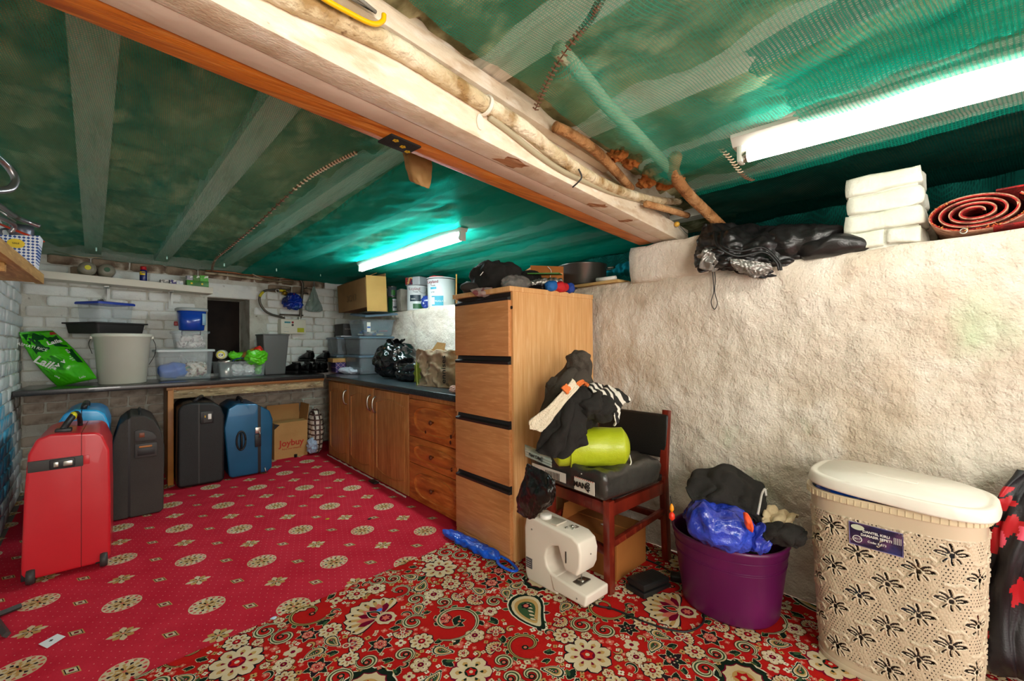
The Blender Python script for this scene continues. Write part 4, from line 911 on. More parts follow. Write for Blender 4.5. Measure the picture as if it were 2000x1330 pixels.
rp=nt.nodes.new('ShaderNodeMapRange'); rp.inputs['From Min'].default_value=.45; rp.inputs['From Max'].default_value=.52; mxz=nt.nodes.new('ShaderNodeMix'); mxz.data_type='RGBA'; mxz.inputs['A'].default_value=lin('#e6e0d4'); mxz.inputs['B'].default_value=lin('#22201e'); tcz=nt.nodes.new('ShaderNodeTexCoord')
nt.links.new(tcz.outputs['Object'],wv.inputs['Vector']); nt.links.new(wv.outputs['Fac'],rp.inputs['Value']); nt.links.new(rp.outputs[0],mxz.inputs['Factor']); nt.links.new(mxz.outputs['Result'],nt.nodes['Principled BSDF'].inputs['Base Color'])
o=cloth('printed_cloth',[[(1150,750,1.90),(1180,752,1.96),(1210,762,1.98),(1232,782,1.97)],[(1150,762,1.84),(1178,766,1.88),(1205,776,1.93),(1228,786,1.95)],[(1172,775,1.84),(1195,790,1.86),(1205,805,1.88),(1215,790,1.92)],[(1190,800,1.84),(1200,815,1.84),(1200,832,1.84),(1205,820,1.88)]],zeb,None,50,40,.006,9,4); tag(o,'black and white zebra striped cloth hanging over the chair back','cloth')
nw=thing('newspaper','folded newspaper sticking out from under the black trousers on the parcel','newspaper',(0,0,0))
npaper=pm('newsprint','#a9b3a8',.7,mix=[('#d8cdb8',14,.5,.62),('#5b6460',30,.6,.7)])
A=atd(1026,882,1.80); B_=atd(1078,904,1.66)
for k in range(3):
    m=MB(); o_=Vector((0,0,-.010*k)); up=Vector((0,0,.018)); bk_=FW*.10
    m.add([A+o_,B_+o_,B_+o_+bk_,A+o_+bk_,A+o_+up*.5,B_+o_+up*.5,B_+o_+bk_+up*.5,A+o_+bk_+up*.5],[(3,2,1,0),(4,5,6,7),(0,1,5,4),(1,2,6,5),(2,3,7,6),(3,0,4,7)]); m.build('folded_sheet',npaper,nw,True,.003)
dm=(B_-A).normalized(); text('Paper Caller',.016,A+dm*.025+Vector((0,0,-.003))-FW*.0025,dm,(0,0,1),ink,nw)
# black bin bag hanging off the chair side
o=cloth('bin_bag',[[(1030,905,1.70),(1045,912,1.66),(1070,925,1.60),(1085,938,1.56)],[(1022,935,1.70),(1045,945,1.62),(1070,955,1.56),(1085,965,1.56)],[(1012,970,1.72),(1035,980,1.62),(1060,985,1.58),(1078,985,1.60)],[(1012,1000,1.74),(1030,1012,1.68),(1042,1010,1.64),(1050,990,1.62)]],pm('black_bin_liner','#121111',.3,bump=[(22,.8,3)],coat=.2),None,40,40,.006,5,8,.004,crk=.002); tag(o,'black polythene bag hanging from the left side of the chair seat','bag')
# cardboard boxes under the chair
carton('cardboard_box','orange brown cardboard box standing under the chair behind the sewing machine','' or (1.56,1.10,.0045),.05,(.25,.30,.175),[('l',-1.52,.13),('r',-1.52,.13),('b',-.2,.09)],pm('warm_cardboard','#a8662c',.8,mix=[('#8f5423',3,.45,.7)]))
quadl=[(1.62,1.20,.190),(1.655,1.18,.190),(1.665,1.215,.190),(1.63,1.235,.190)]
m=MB(); m.add(quadl,[(0,1,2,3)]); o=m.build('paper_label',labw,solid=.001); tag(o,'small white label lying on the box under the chair','label')
# ---- sewing machine
ivory=pm('ivory_gloss_plastic','#e9dfd0',.32,coat=.3)
sm=thing('sewing_machine','ivory white sewing machine standing on the oriental carpet before the chair','sewing machine',(1.285,1.385,.0045),.02)
def smY(y): return -y
prof=[(0,.03),(.012,0),(.185,0),(.185,.028),(.33,.022),(.335,.070),(.180,.078),(.140,.085),(.118,.105),(.118,.165),(.140,.190),(.190,.200),(.205,.150),(.215,.118),(.275,.112),(.290,.150),(.296,.200),(.285,.245),(.255,.268),(.03,.275),(.005,.262),(-.004,.22)]
# column, arm and head (one casting)
pc=[(0,.03),(.012,0),(.185,0),(.185,.030),(.185,.075),(.150,.080),(.128,.098),(.120,.130),(.130,.168),(.155,.190),(.190,.200),(.207,.155),(.222,.118),(.285,.113),(.302,.150),(.306,.205),(.296,.243),(.262,.262),(.03,.277),(.006,.264),(-.004,.22)]
m=MB(); m.prism([(-y,z) for y,z in pc],.006,.120,axis='x'); m.build('casting',ivory,sm,'all',.012,4)
m=MB(); m.hexa([(.0,-.33,.016),(.145,-.335,.016),(.145,-.17,.016),(.0,-.17,.016),(.006,-.335,.058),(.140,-.340,.062),(.140,-.14,.078),(.006,-.14,.078)]); m.build('free_arm',ivory,sm,'all',.009,3)
m=MB(); m.box(.035,.100,-.285,-.215,.0655,.0700); m.build('needle_plate',pm('steel_plate','#8d8a84',.3,metal=.9),sm,True,.001,rot=(-.10,0,0),loc=(0,-.006,-.026))
m=MB(); m.tube([(.065,-.262,.13),(.065,-.262,.072)],.0022,8); m.tube([(.072,-.258,.115),(.072,-.258,.074)],.003,6); m.box(.056,.080,-.275,-.250,.070,.074); m.build('presser_foot',chrome,sm,'all')
m=MB(); m.lathe([(.020,0),(.022,.004),(.022,.012),(.018,.016)],24); m.build('dial',ivory,sm,'all',rot=(0,-pi/2,0),loc=(.121,-.165,.150))
m=MB(); m.lathe([(.019,0),(.026,.003),(.026,.018),(.019,.021)],24); m.build('bobbin_winder',whitep,sm,'all',rot=(0,.0,0),loc=(.050,-.085,.270))
m=MB(); m.box(.020,.085,-.190,-.055,.2665,.2735); m.build('top_recess',pm('ivory_shadow','#c9bfae',.4),sm,True,.002,rot=(-.062,0,0),loc=(0,0,-.006))
m=MB(); m.tube([(.045,-.025,.270),(.043,-.022,.325)],.003,8); m.build('spool_pin',whitep,sm,'all')
m=MB(); m.lathe([(.006,0),(.006,.012),(.003,.014)],12,c=(.07,-.215,.262)); m.lathe([(.005,0),(.005,.008)],12,c=(.045,-.205,.264)); m.tube([(.055,-.225,.266),(.085,-.235,.270),(.09,-.215,.268)],.0018,6); m.build('tension_guide',chrome,sm,'all')
m=MB(); m.box(.0035,.0055,-.236,-.232,.150,.195); m.build('thread_slot',black,sm)
m=MB(); m.box(.0035,.0065,-.045,-.010,.055,.098); ln=lab(m.build('rating_label',pm('grey_label','#5d5b5d',.5),sm),'small dark grey label')
for k in range(4): text('= --- = -- =',.0055,(.0032,-.013,.090-.009*k),(0,-1,0),(0,0,1),whitep,ln)
for y,z in ((.045,.225),(.290,.035)): m=MB(); m.lathe([(.004,0),(.003,.0015)],12); m.build('screw',pm('grey_screw','#8c857b',.4),sm,rot=(0,-pi/2,0),loc=(.0045 if z>.1 else .0015,-y,z))
m=MB(); m.lathe([(.0035,0),(.003,.0015)],12); m.build('screw',pm('grey_screw','#8c857b',.4),sm,rot=(pi/2,0,0),loc=(.07,-.3065,.19))
# foot pedal and its lead
pd=thing('foot_pedal','black sewing machine foot pedal on the oriental carpet by the purple tub','pedal',(1.62,.985,.0045),-.15)
m=MB(); m.prism([(-.085,0),(.085,0),(.085,.014),(-.085,.022)],-.048,.048,axis='y'); m.build('base',black,pd,True,.004)
m=MB(); m.prism([(-.080,.024),(.080,.018),(.080,.040),(-.080,.052)],-.044,.044,axis='y'); tp=m.build('treadle',black,pd,True,.006)
for k in range(9): m=MB(); m.box(-.05+.013*k,-.044+.013*k,-.036,.036,.046-.001*k,.0505-.001*k); m.build('rib',black,tp)
m=MB(); m.tube(bez([atz(u_,v_,.008) for u_,v_ in ((1135,1062),(1140,1100),(1130,1150),(1160,1180),(1200,1190),(1260,1215),(1310,1230),(1345,1233),(1372,1218),(1372,1195),(1350,1165),(1325,1130),(1290,1105),(1255,1090),(1205,1070))],90),.0035,6); o=m.build('power_cable',black,smooth='all'); tag(o,'thin black cable looping over the oriental carpet from the pedal','cable')
m=MB(); m.box(-.022,.022,-.03,.03,0,.03); o=m.build('plug',black,smooth='all',bevel=.008,loc=(1.76,.93,.0045),rot=(0,0,.5)); tag(o,'black plug on the carpet between the pedal and the purple tub','plug')
# ---- purple tub and its load
pur=pm('purple_rubber','#5a1248',.38,mix=[('#701a58',3,.45,.7)],coat=.15)
tb_=thing('flexible_tub','purple plastic tub heaped with clothes by the plaster wall','tub',(1.755,.715,.0045))
prf=[(.80,0),(.845,.012),(.87,.06),(.93,.15),(1.0,.26),(1.03,.272),(1.035,.285),(1.0,.287),(.985,.265),(.91,.14),(.85,.06),(.80,.02),(.02,.018)]
m=MB(); m.lathe(prf,64,sx=.182,sy=.200,p=2.2,cap=True); m.build('tub_body',pur,tb_,smooth='all')
m=MB(); 
for zz_ in (.045,.052,.20,.207,.245): r_=.80+.2*(zz_/.26)**.85+.005; m.tube([(.182*r_*cos(q)*((abs(cos(q))**2.2+abs(sin(q))**2.2)**(-1/2.2)),.200*r_*sin(q)*((abs(cos(q))**2.2+abs(sin(q))**2.2)**(-1/2.2)),zz_) for q in [2*pi*i/64 for i in range(65)]],.0012,5)
m.build('moulded_rings',pur,tb_,'all')
bbg=pm('blue_bin_polythene','#2134a0',.2,bump=[(16,1,3),(50,.7,3)],mix=[('#3a55d0',3,.45,.65)],coat=.4)
bg_=thing('bin_bag','shiny blue plastic sack with orange tie on the purple tub','bag',(0,0,0))
blob('sack',(.125,.105,.072),bbg,bg_,seed=14,folds=[(.006,55,(1,.1,.2))],crumple=[(.008,11)],loc=atd(1392,1022,1.57)-Vector((0,0,.085)),rot=(0,.28,YR),flat=None)
blob('neck',(.035,.035,.05),bbg,bg_,seed=15,folds=[(.006,120,(1,0,0))],loc=atd(1470,1050,1.49)-Vector((0,0,.05)),rot=(0,.5,YR),flat=None)
blob('orange_tie',(.012,.015,.034),pm('orange_ribbon','#f0562a',.5),bg_,seed=16,folds=[(.003,140,(1,0,0))],loc=atd(1468,1022,1.45)-Vector((0,0,.03)),rot=(0,-.3,YR),flat=None)
jk=thing('jacket','black jacket with grey piping on top of the purple tub','clothes',(0,0,0))
cloth('jacket_body',[[(1345,935,1.74),(1390,910,1.80),(1440,918,1.80),(1490,950,1.74)],[(1340,955,1.66),(1392,935,1.66),(1448,940,1.66),(1495,975,1.64)],[(1350,975,1.60),(1400,972,1.58),(1450,985,1.57),(1492,1005,1.57)],[(1365,985,1.62),(1410,985,1.60),(1455,1000,1.57),(1485,1025,1.55)]],fab,jk,70,60,.012,8,2)
blob('jacket_fold',(.13,.12,.08),fab,jk,seed=33,folds=[(.010,36,(1,.5,.3))],loc=atd(1410,975,1.80)-Vector((0,0,.09)),flat=None,rot=(0,.2,YR))
cloth('sleeve',[[(1490,1030,1.52),(1520,1022,1.50),(1555,1028,1.48),(1575,1040,1.48)],[(1492,1045,1.46),(1520,1042,1.43),(1550,1048,1.42),(1572,1055,1.43)],[(1500,1058,1.47),(1520,1062,1.46),(1548,1066,1.44),(1562,1064,1.45)]],fab,jk,40,30,.006,7,5,.010)
m=MB(); m.tube(bez([atd(1480,1005,1.50),atd(1484,985,1.52),atd(1488,965,1.56),atd(1494,955,1.58),atd(1496,968,1.56)],20),.004,6); lab(m.build('piping',pm('light_grey_piping','#b8b3ac',.7),jk,'all'),'light grey piping')
o=cloth('beige_cloth',[[(1495,985,1.62),(1520,995,1.64),(1560,1008,1.62)],[(1490,1010,1.56),(1520,1015,1.54),(1548,1018,1.56)],[(1488,1035,1.52),(1515,1040,1.50),(1535,1042,1.53)]],pm('beige_cotton','#cdb791',.85,bump=[(200,.2)]),None,40,40,.008,7,6,.008); tag(o,'beige cloth between the black jacket and sleeve in the purple tub','cloth')
blob_fill=blob('folded_clothes',(.13,.14,.06),fab,None,seed=44,folds=[(.008,40,(1,.5,0))],loc=(1.755,.715,.185),flat=None); tag(blob_fill,'dark folded clothes filling the purple tub below the jacket','clothes')
m=MB(); P=atd(1312,1000,1.55)
ty=thing('toy_charm','red and orange toy charm hanging from the rim of the purple tub','toy',P)
m.lathe([(.003,-.03),(.010,-.022),(.010,-.008),(.004,0)],12); m.build('bead',pm('toy_red','#d83018',.4),ty,'all'); m=MB(); m.lathe([(.003,.0),(.008,.01),(.006,.022),(.002,.03)],12); m.build('bead',pm('toy_orange','#e89018',.4),ty,'all')
m=MB(); m.tube([(0,0,.03),(.01,.01,.05),(.03,.02,.045)],.0015,5); m.build('cord',black,ty)
# ---- laundry hamper
ham=thing('laundry_hamper','pearly beige pierced plastic laundry hamper with lotus pattern and tilted white lid','hamper',(1.79,.232,.0045))
hp=pm('pearl_beige_plastic','#cdbca2',.38,coat=.2,sheen=.1); HY,HX,HPW=.205,.150,3.2
def hxy(th_,k): 
    ca,sa=cos(th_),sin(th_); q=(abs(ca)**HPW+abs(sa)**HPW)**(-1/HPW); return HX*k*ca*q,HY*k*sa*q
# arc-length table for the plan outline
TT=np.linspace(0,2*pi,1441); XY=np.array([hxy(q,1) for q in TT]); AL=np.concatenate([[0],np.cumsum(np.hypot(*np.diff(XY,axis=0).T))]); LEN=AL[-1]
nu_,nv_=760,318; Hh=.535
ss=(np.arange(nu_)+.0)/nu_*LEN; thv=np.interp(ss,AL,TT); base=np.array([hxy(q,1) for q in thv]); 
tg=np.roll(base,-1,0)-np.roll(base,1,0); tg/=np.linalg.norm(tg,axis=1)[:,None]; nr=np.stack([tg[:,1],-tg[:,0]],1)
zv=np.linspace(0,Hh,nv_+1); Sg,Zg=np.meshgrid(ss,zv)
def seg(px_,py_,a,b):
    ax_,ay=a;bx_,by=b; dx,dy=bx_-ax_,by-ay; t=np.clip(((px_-ax_)*dx+(py_-ay)*dy)/(dx*dx+dy*dy+1e-12),0,1); return np.hypot(px_-ax_-t*dx,py_-ay-t*dy)
def lotus_fields(S_,Z_):
    cx_,cy_=.068,.125; i=np.round(S_/cx_); off=np.where(i%2==0,0,cy_/2); j=np.round((Z_-off)/cy_); best=np.full(S_.shape,9.); rid=np.full(S_.shape,9.)
    for di in (-1,0,1):
        ii=i+di; off=np.where(ii%2==0,0,cy_/2); jj=np.round((Z_-off)/cy_)
        x=S_-ii*cx_; y=Z_-(jj*cy_+off)
        x=-x/1.15; y=y/1.15
        for a,r0,r1,w_,bend in ((0,.012,.028,.0030,.15),(.5,.010,.028,.0026,.35),(-.5,.010,.027,.0026,-.35),(1.0,.010,.030,.0024,.30),(-1.0,.010,.029,.0024,-.30),(1.5,.012,.032,.0022,-.1),(-1.5,.012,.031,.0022,.1),(2.1,.010,.022,.0020,.2),(-2.1,.010,.022,.0020,-.2),(3.0,.008,.020,.0026,.2)):
            p0=(r0*sin(a),r0*cos(a)); am=a+bend*.4; p1=((r0+r1)/2*sin(am),(r0+r1)/2*cos(am)); p2=(r1*sin(a+bend),r1*cos(a+bend))
            d=np.minimum(seg(x,y,p0,p1),seg(x,y,p1,p2))-w_; best=np.minimum(best,d)
        best=np.minimum(best,np.hypot(x,y*.9-.001)-.0058)
        # trailing swirl between the flowers
        for p,q in (((.030,-.020),(.040,-.012)),((.040,-.012),(.055,-.018)),((.055,-.018),(.072,-.016)),((.030,-.020),(.034,-.026)),((-.030,.025),(-.045,.040)),((-.045,.040),(-.050,.056))): rid=np.minimum(rid,seg(x,y,p,q)-.0014)
    return best,rid
best,rid=lotus_fields(Sg,Zg)
relief=.0032*np.exp(-((best-.0016)/.0016)**2)+.0036*np.exp(-((rid)/.0016)**2)
bx_=.0092; by_=.0085; bi=np.round(Zg/by_); dots=np.hypot(((Sg+(bi%2)*bx_/2)/bx_-np.round((Sg+(bi%2)*bx_/2)/bx_))*bx_,(Zg-bi*by_)*.8); 
big_=(np.sin(Sg*46+Zg*20)>.86)&(best>.006)
relief+=.0010*np.exp(-((dots-.0034)/.0010)**2)*(best>.005)+np.where(big_,.0018*np.exp(-(dots/.0028)**2),0)
margin=(Zg>.035)&(Zg<Hh-.055)
hole=((best<-.0002)|((dots<.0021)&(best>.0055)&(rid>.0035)&(~big_)))&margin
kz=.90+.10*(Zg/Hh)**.8
kz=np.where(Zg<.02,kz*(.955+.045*np.sqrt(np.clip(Zg/.02,0,1))),kz)
relief=relief*margin
Xg=base[:,0][None,:]*kz+nr[:,0][None,:]*relief; Yg=base[:,1][None,:]*kz+nr[:,1][None,:]*relief
V=np.stack([Xg,Yg,Zg],-1).reshape(-1,3)
hc=hole[:-1]&hole[1:]&np.roll(hole,-1,1)[:-1]&np.roll(hole,-1,1)[1:]
hs=(hole[:-1].astype(int)+hole[1:]+np.roll(hole,-1,1)[:-1]+np.roll(hole,-1,1)[1:])>=3
fr_=(np.cos(thv)<.75)                       # pierce the sides that can be seen
hs=hs&fr_[None,:]
J,I=np.nonzero(~hs); I2=(I+1)%nu_
Fq=np.stack([J*nu_+I,J*nu_+I2,(J+1)*nu_+I2,(J+1)*nu_+I],1)
me=bpy.data.meshes.new('basket'); me.vertices.add(len(V)); me.vertices.foreach_set('co',V.ravel().astype(np.float32)); me.loops.add(Fq.size); me.loops.foreach_set('vertex_index',Fq.ravel().astype(np.int32)); me.polygons.add(len(Fq)); me.polygons.foreach_set('loop_start',np.arange(0,Fq.size,4,dtype=np.int32)); me.update(calc_edges=True); me.validate()
me.materials.append(hp); me.polygons.foreach_set('use_smooth',[True]*len(me.polygons)); ob=bpy.data.objects.new('basket',me); C.objects.link(ob); ob.parent=ham
def hring(k0,k1,z0,z1,name,mat,n=96):
    m=MB(); pts=[]
    for kk,zz_ in ((k0,z0),(k1,z0),(k1,z1),(k0,z1)): pts+=[(hxy(2*pi*i/n,kk)[0],hxy(2*pi*i/n,kk)[1],zz_) for i in range(n)]
    m.add(pts,[(a*n+i,a*n+(i+1)%n,((a+1)%4)*n+(i+1)%n,((a+1)%4)*n+i) for a in range(4) for i in range(n)]); return m.build(name,mat,ham,'auto',.0015)
rim=pm('cream_rim_plastic','#ddceac',.4); hring(.975,1.045,.522,.542,'rim',rim); hring(.99,1.052,.538,.544,'rim_lip',rim); hring(.80,.925,-.000,.016,'foot_rim',hp)
m=MB()
for i in range(84):
    q=2*pi*i/84; x,y=hxy(q,1.048); m.box(x-.0010,x+.0010,y-.0010,y+.0010,.523,.540)
stuff(m.build('rim_ribs',rim,ham))
inner=pm('darkened_laundry','#4a3f3a',.9,mix=[('#8a5a20',5,.6,.66),('#14324a',4,.58,.64),('#8e1c1c',6,.66,.70),('#1c1a18',3,.5,.6)])  # shade put into the laundry colours so the pierced holes look darker
m=MB(); m.lathe([(.02,.02),(.80,.02),(.86,.25),(.88,.44),(.5,.47),(.02,.48)],48,sx=HX,sy=HY,p=HPW); o=m.build('heaped_laundry',inner,None,'all',loc=(1.79,.232,.0045)); tag(o,'mixed laundry seen through the pierced hamper wall','laundry')
o=blob('blue_bag',(.09,.10,.045),bluep,None,seed=50,folds=[(.006,50,(0,1,0))],loc=(1.765,.33,.475),flat=None); tag(o,'blue plastic bag showing under the hamper lid at the left','bag')
o=blob('yellow_towel',(.10,.10,.040),pm('straw_towel','#d6ac62',.9,bump=[(120,.4)]),None,seed=51,folds=[(.007,40,(0,1,0))],loc=(1.765,.14,.475),flat=None); tag(o,'straw coloured towel showing under the hamper lid at the right','towel')
ld_=MB(); n=96
for k,z in ((1.00,0),(1.05,.001),(1.055,.006),(1.03,.030),(1.015,.034),(.97,.035),(.94,.033),(.91,.034),(.89,.042),(.02,.043)):
    ld_.v+=[(hxy(2*pi*i/n,k)[0]*.90,hxy(2*pi*i/n,k)[1],z) for i in range(n)]
ld_.f=[(j*n+i,j*n+(i+1)%n,(j+1)*n+(i+1)%n,(j+1)*n+i) for j in range(9) for i in range(n)]+[tuple(9*n+i for i in range(n))]; ld_.m=[0]*len(ld_.f)
hl=ld_.build('lid',pm('white_lid_plastic','#ece6da',.38,bump=[(26,.25,2)]),ham,'all',loc=(-.035,-.012,.556),rot=(.05,-.03,-.05)); lab(hl,'white lid')
m=MB(); m.box(-.012,.004,-.05,.07,.0425,.0445); m.build('lid_grip',MATS['white_lid_plastic'],hl,'all',.0015)
# printed label on the hamper
def hpt(y,z,o=.004):
    q=np.argmin(np.abs(base[:,1]-y)+(base[:,0]>0)*9); k=.90+.10*(z/Hh)**.8; return Vector((base[q,0]*k+nr[q,0]*o,base[q,1]*k+nr[q,1]*o,z))
m=MB(); m.grid(lambda a,b:hpt(.082-.125*a,.405+.068*b-.0*a,.0045),16,4); lbm=m.build('sticker',pm('purple_navy_print','#241f3e',.3,mix=[('#5a3a5e',24,.5,.65),('#20356e',18,.5,.7)]),ham,'all')
m=MB(); m.tube([hpt(y,z,.005) for y,z in ((.082,.406),(.082,.472),(-.042,.472),(-.042,.406),(.082,.406))],.0012,5); m.build('sticker_edge',pm('lilac_edge','#8a84b8',.3),ham)
w3=pm('label_white','#f0eee8',.5)
def htext(s,y,z,sz,**k): a=hpt(y,z,.0055); b=hpt(y-.03,z,.0055); return text(s,sz,a,(b-a),(0,0,1),w3,ham,align='CENTER',depth=.0003,**k)
htext('DANTEL KIRLI',.018,.452,.0098,bold=.0002); htext('DAMASIR SEPETI',.018,.441,.0098,bold=.0002); htext('Code: E-573',.016,.425,.0085,bold=.0001); htext('|||||',-.031,.448,.020,name='bar_code',sx=.7); 
m=MB(); P=hpt(.063,.425,.0055); m.tube([P+Vector((0,.0105*cos(q),.0095*sin(q))) for q in [2*pi*i/20 for i in range(21)]],.001,5); m.build('stamp_ring',w3,ham); htext('0017',.063,.425,.008)
m=MB(); P=hpt(.060,.460,.0052); m.prism([(P.y+.016*cos(q),P.z+.008*sin(q)) for q in [2*pi*i/16 for i in range(16)]],P.x-.0006,P.x+.0002,axis='x'); lab(m.build('oval_patch',pm('pale_green_print','#c8d0b8',.5),ham),'pale green oval patch'); 
# ---- floral cloth at the right edge
flo=pm('black_satin_cloth','#1a171c',.4,sheen=.2,bump=[(220,.1)]); fred=pm('red_flower_print','#b3141f',.45); fpk=pm('pink_leaf_print','#e0506a',.45)
fc=thing('floral_cloth','black cloth with red and pink flowers draped at the right edge beyond the hamper','cloth',(0,0,0))
net=[[(1990,918,1.24),(2050,915,1.25),(2065,920,1.25)],[(1955,960,1.24),(2030,965,1.20),(2065,970,1.22)],[(1935,1010,1.26),(2010,1020,1.20),(2065,1030,1.22)],[(1920,1080,1.28),(1985,1100,1.20),(2065,1110,1.22)],[(1912,1170,1.30),(1975,1180,1.22),(2065,1200,1.22)],[(1908,1270,1.30),(1975,1290,1.20),(2065,1300,1.22)],[(1912,1300,1.31),(1985,1325,1.22),(2065,1345,1.24)]]
def clothgrid(net,nu,nv,amp,fr,seed):
    return None
body=cloth('cloth_body',net,flo,fc,70,90,.012,9,17,.003,dirn=(1,.2,0))
# flowers printed on it: pick faces of the cloth near flower centres
fm=body.data; fm.materials.append(fred); fm.materials.append(fpk)
nuu=70
def setf(cu_,cv_,ru,rv,mi,petn=0,rot=0):
    for p in fm.polygons:
        i=p.index%nuu; j=p.index//nuu; a=(i+.5)/nuu; b=(j+.5)/90
        x,y=(a-cu_)/ru,(b-cv_)/rv; r=hypot(x,y); lim=1+(.28*cos(petn*(atan2(y,x)+rot)) if petn else 0)
        if r<lim: p.material_index=mi
for a,b,ru,rv,mi,pn in ((.06,.16,.10,.035,1,3),(.14,.24,.13,.04,1,5),(.34,.36,.16,.045,1,5),(.48,.38,.08,.025,2,3),(.13,.43,.14,.05,1,5),(.26,.42,.05,.03,2,2),(.70,.30,.15,.05,1,5),(.06,.70,.11,.05,1,4),(.16,.78,.11,.05,1,5),(.22,.66,.05,.012,2,2),(.14,.86,.05,.03,2,2),(.15,.95,.12,.02,1,3),(.60,.62,.12,.05,1,5),(.8,.9,.14,.05,1,5),(.75,.5,.08,.03,2,3)): setf(a,b,ru,rv,mi,pn,a*9)
m=MB(); m.box(-.3,.3,-.02,.02,0,.55); 
cs=thing('storage_stand','dark stand hidden under the floral cloth beside the hamper','stand',(2.0,-.22,0)); 
bar('post',(-.12,.02,.0),(-.12,.02,.60),.03,.03,dkgrey,cs); bar('post',(-.12,-.20,.0),(-.12,-.20,.60),.03,.03,dkgrey,cs); bar('shelf_rail',(-.12,.02,.58),(-.12,-.20,.58),.03,.03,dkgrey,cs); bar('foot_rail',(-.12,.02,.06),(-.12,-.20,.06),.03,.03,dkgrey,cs)
# ================================================================== THINGS ON THE WORKTOPS
clear=pm('clear_plastic','#c9d6da',.15,alpha=.15,spec=.6); clearb=pm('bluish_clear_plastic','#9fb6bf',.2,alpha=.24,spec=.6); clearg=pm('frosted_grey_plastic','#8a959a',.3,alpha=.45)
WT=.758
def tub(name,label,loc,rz,d,mat,lidmat=None,taper=.9,cat='box',group=None,wall=.003,rimw=.008,lidh=.012,wy=.93):
    """open-topped moulded box standing on z=0 with an optional lid"""
    t=thing(name,label,cat,loc,rz,group); a,b,h=d[0]/2,d[1]/2,d[2]
    def ring(k,z,o=0,n=40):
        P=[]; kb=(wy+(1-wy)*(k-taper)/(1-taper+1e-6) if k<1 else 1); A_=max(a*k+o,.004); B_=max(b*kb*(1 if k>.1 else k)+o,.004); rc=min(.12*min(a,b),A_*.5,B_*.5)
        for cx_,cy_,q0 in ((A_-rc,B_-rc,0),(-A_+rc,B_-rc,pi/2),(-A_+rc,-B_+rc,pi),(A_-rc,-B_+rc,1.5*pi)):
            for i in range(10): q=q0+pi/2*i/9; P.append((cx_+rc*cos(q),cy_+rc*sin(q),z))
        return P
    n=40; m=MB(); rings=[ring(taper*.04,0),ring(taper,0),ring(taper+.01,.006),ring(.995,h-.012),ring(1,h-.010,rimw),ring(1,h,rimw),ring(1,h,0),ring(.98,h-.014),ring(taper,.006+wall),ring(taper*.04,.003+wall)]
    for r in rings: m.v+=r
    m.f=[(j*n+i,j*n+(i+1)%n,(j+1)*n+(i+1)%n,(j+1)*n+i) for j in range(len(rings)-1) for i in range(n)]; m.m=[0]*len(m.f)
    m.build('tub_body',mat,t,smooth='auto')
    if lidmat:
        m=MB(); rr=[ring(1,h-.006,rimw+.003),ring(1,h+lidh*.6,rimw+.003),ring(1,h+lidh,rimw-.002),ring(.93,h+lidh,0),ring(.91,h+lidh-.004,0),ring(.05,h+lidh-.004,0)]
        for r in rr: m.v+=r
        m.f=[(j*n+i,j*n+(i+1)%n,(j+1)*n+(i+1)%n,(j+1)*n+i) for j in range(len(rr)-1) for i in range(n)]; m.m=[0]*len(m.f); m.build('lid',lidmat,t,smooth='auto')
    return t
# rice sack
grn=pm('glossy_green_sack','#44c010',.27,coat=.35,bump=[(13,1,3)],mix=[('#2fa010',2.4,.55,.8)]); dgr=pm('dark_green_print','#0f4a1c',.3,coat=.3)
wt3=pm('print_white','#f2f2ea',.4)
rs=thing('rice_sack','bright green plastic rice sack slumped in the corner of the black worktop','sack',(-.37,4.30,WT))
E1=Vector(atd(152,735,3.02)-atd(70,672,3.02)).normalized()   # down along the sack
SL=[atd(88,762,3.02),atd(175,742,3.02)]
# frame: u across (left to right), w up along the leaning sack
Pbl=atd(98,757,2.98); Pbr=atd(176,740,3.00); Ptl=atd(20,648,2.86); Ptr=atd(88,645,3.02)
Pcl=atd(35,700,2.90); Pcr=atd(140,685,3.02)
def sack(a,b,side):
    # a 0..1 across, b 0..1 up ; pillow with a front and a back skin
    L=Pbl*(1-b)**2+Pcl*2*b*(1-b)+Ptl*b*b; R=Pbr*(1-b)**2+Pcr*2*b*(1-b)*1.0+Ptr*b*b
    p=L*(1-a)+R*a; e=(sin(pi*a)**.6)*(sin(pi*min(1,b*1.04+.0))**.45 if 0<b<.96 else 0)
    th_=.062*e*(1-.35*b)
    n=.008*(1-4*abs(noise.noise(Vector((a*3,b*4,side)))))*e+.004*(1-4*abs(noise.noise(Vector((a*8,b*7,side+4)))))*e
    return p-FW*((th_+n)*side)+FW*.05
for sd,nm in ((1,'front_panel'),(-1,'back_panel')):
    m=MB(); m.grid(lambda a,b:sack(a,b,sd)-Vector(rs.location),50,60); m.build(nm,grn,rs,smooth='all')
def onsack(a,b,o=.0025): return sack(a,b,1)-Vector(rs.location)-FW*o
def sacktext(s,a,b,sz,ang,mat=wt3,sx=1,**k):
    p=onsack(a,b,.010); r=(onsack(a+.05,b)-onsack(a-.05,b)).normalized(); u_=(onsack(a,b+.05)-onsack(a,b-.05)); u_=(u_-r*u_.dot(r)).normalized()
    R=(r*cos(ang)+u_*sin(ang)); U=(u_*cos(ang)-r*sin(ang)); return text(s,sz,p,R,U,mat,rs,align='CENTER',sx=sx,**k)
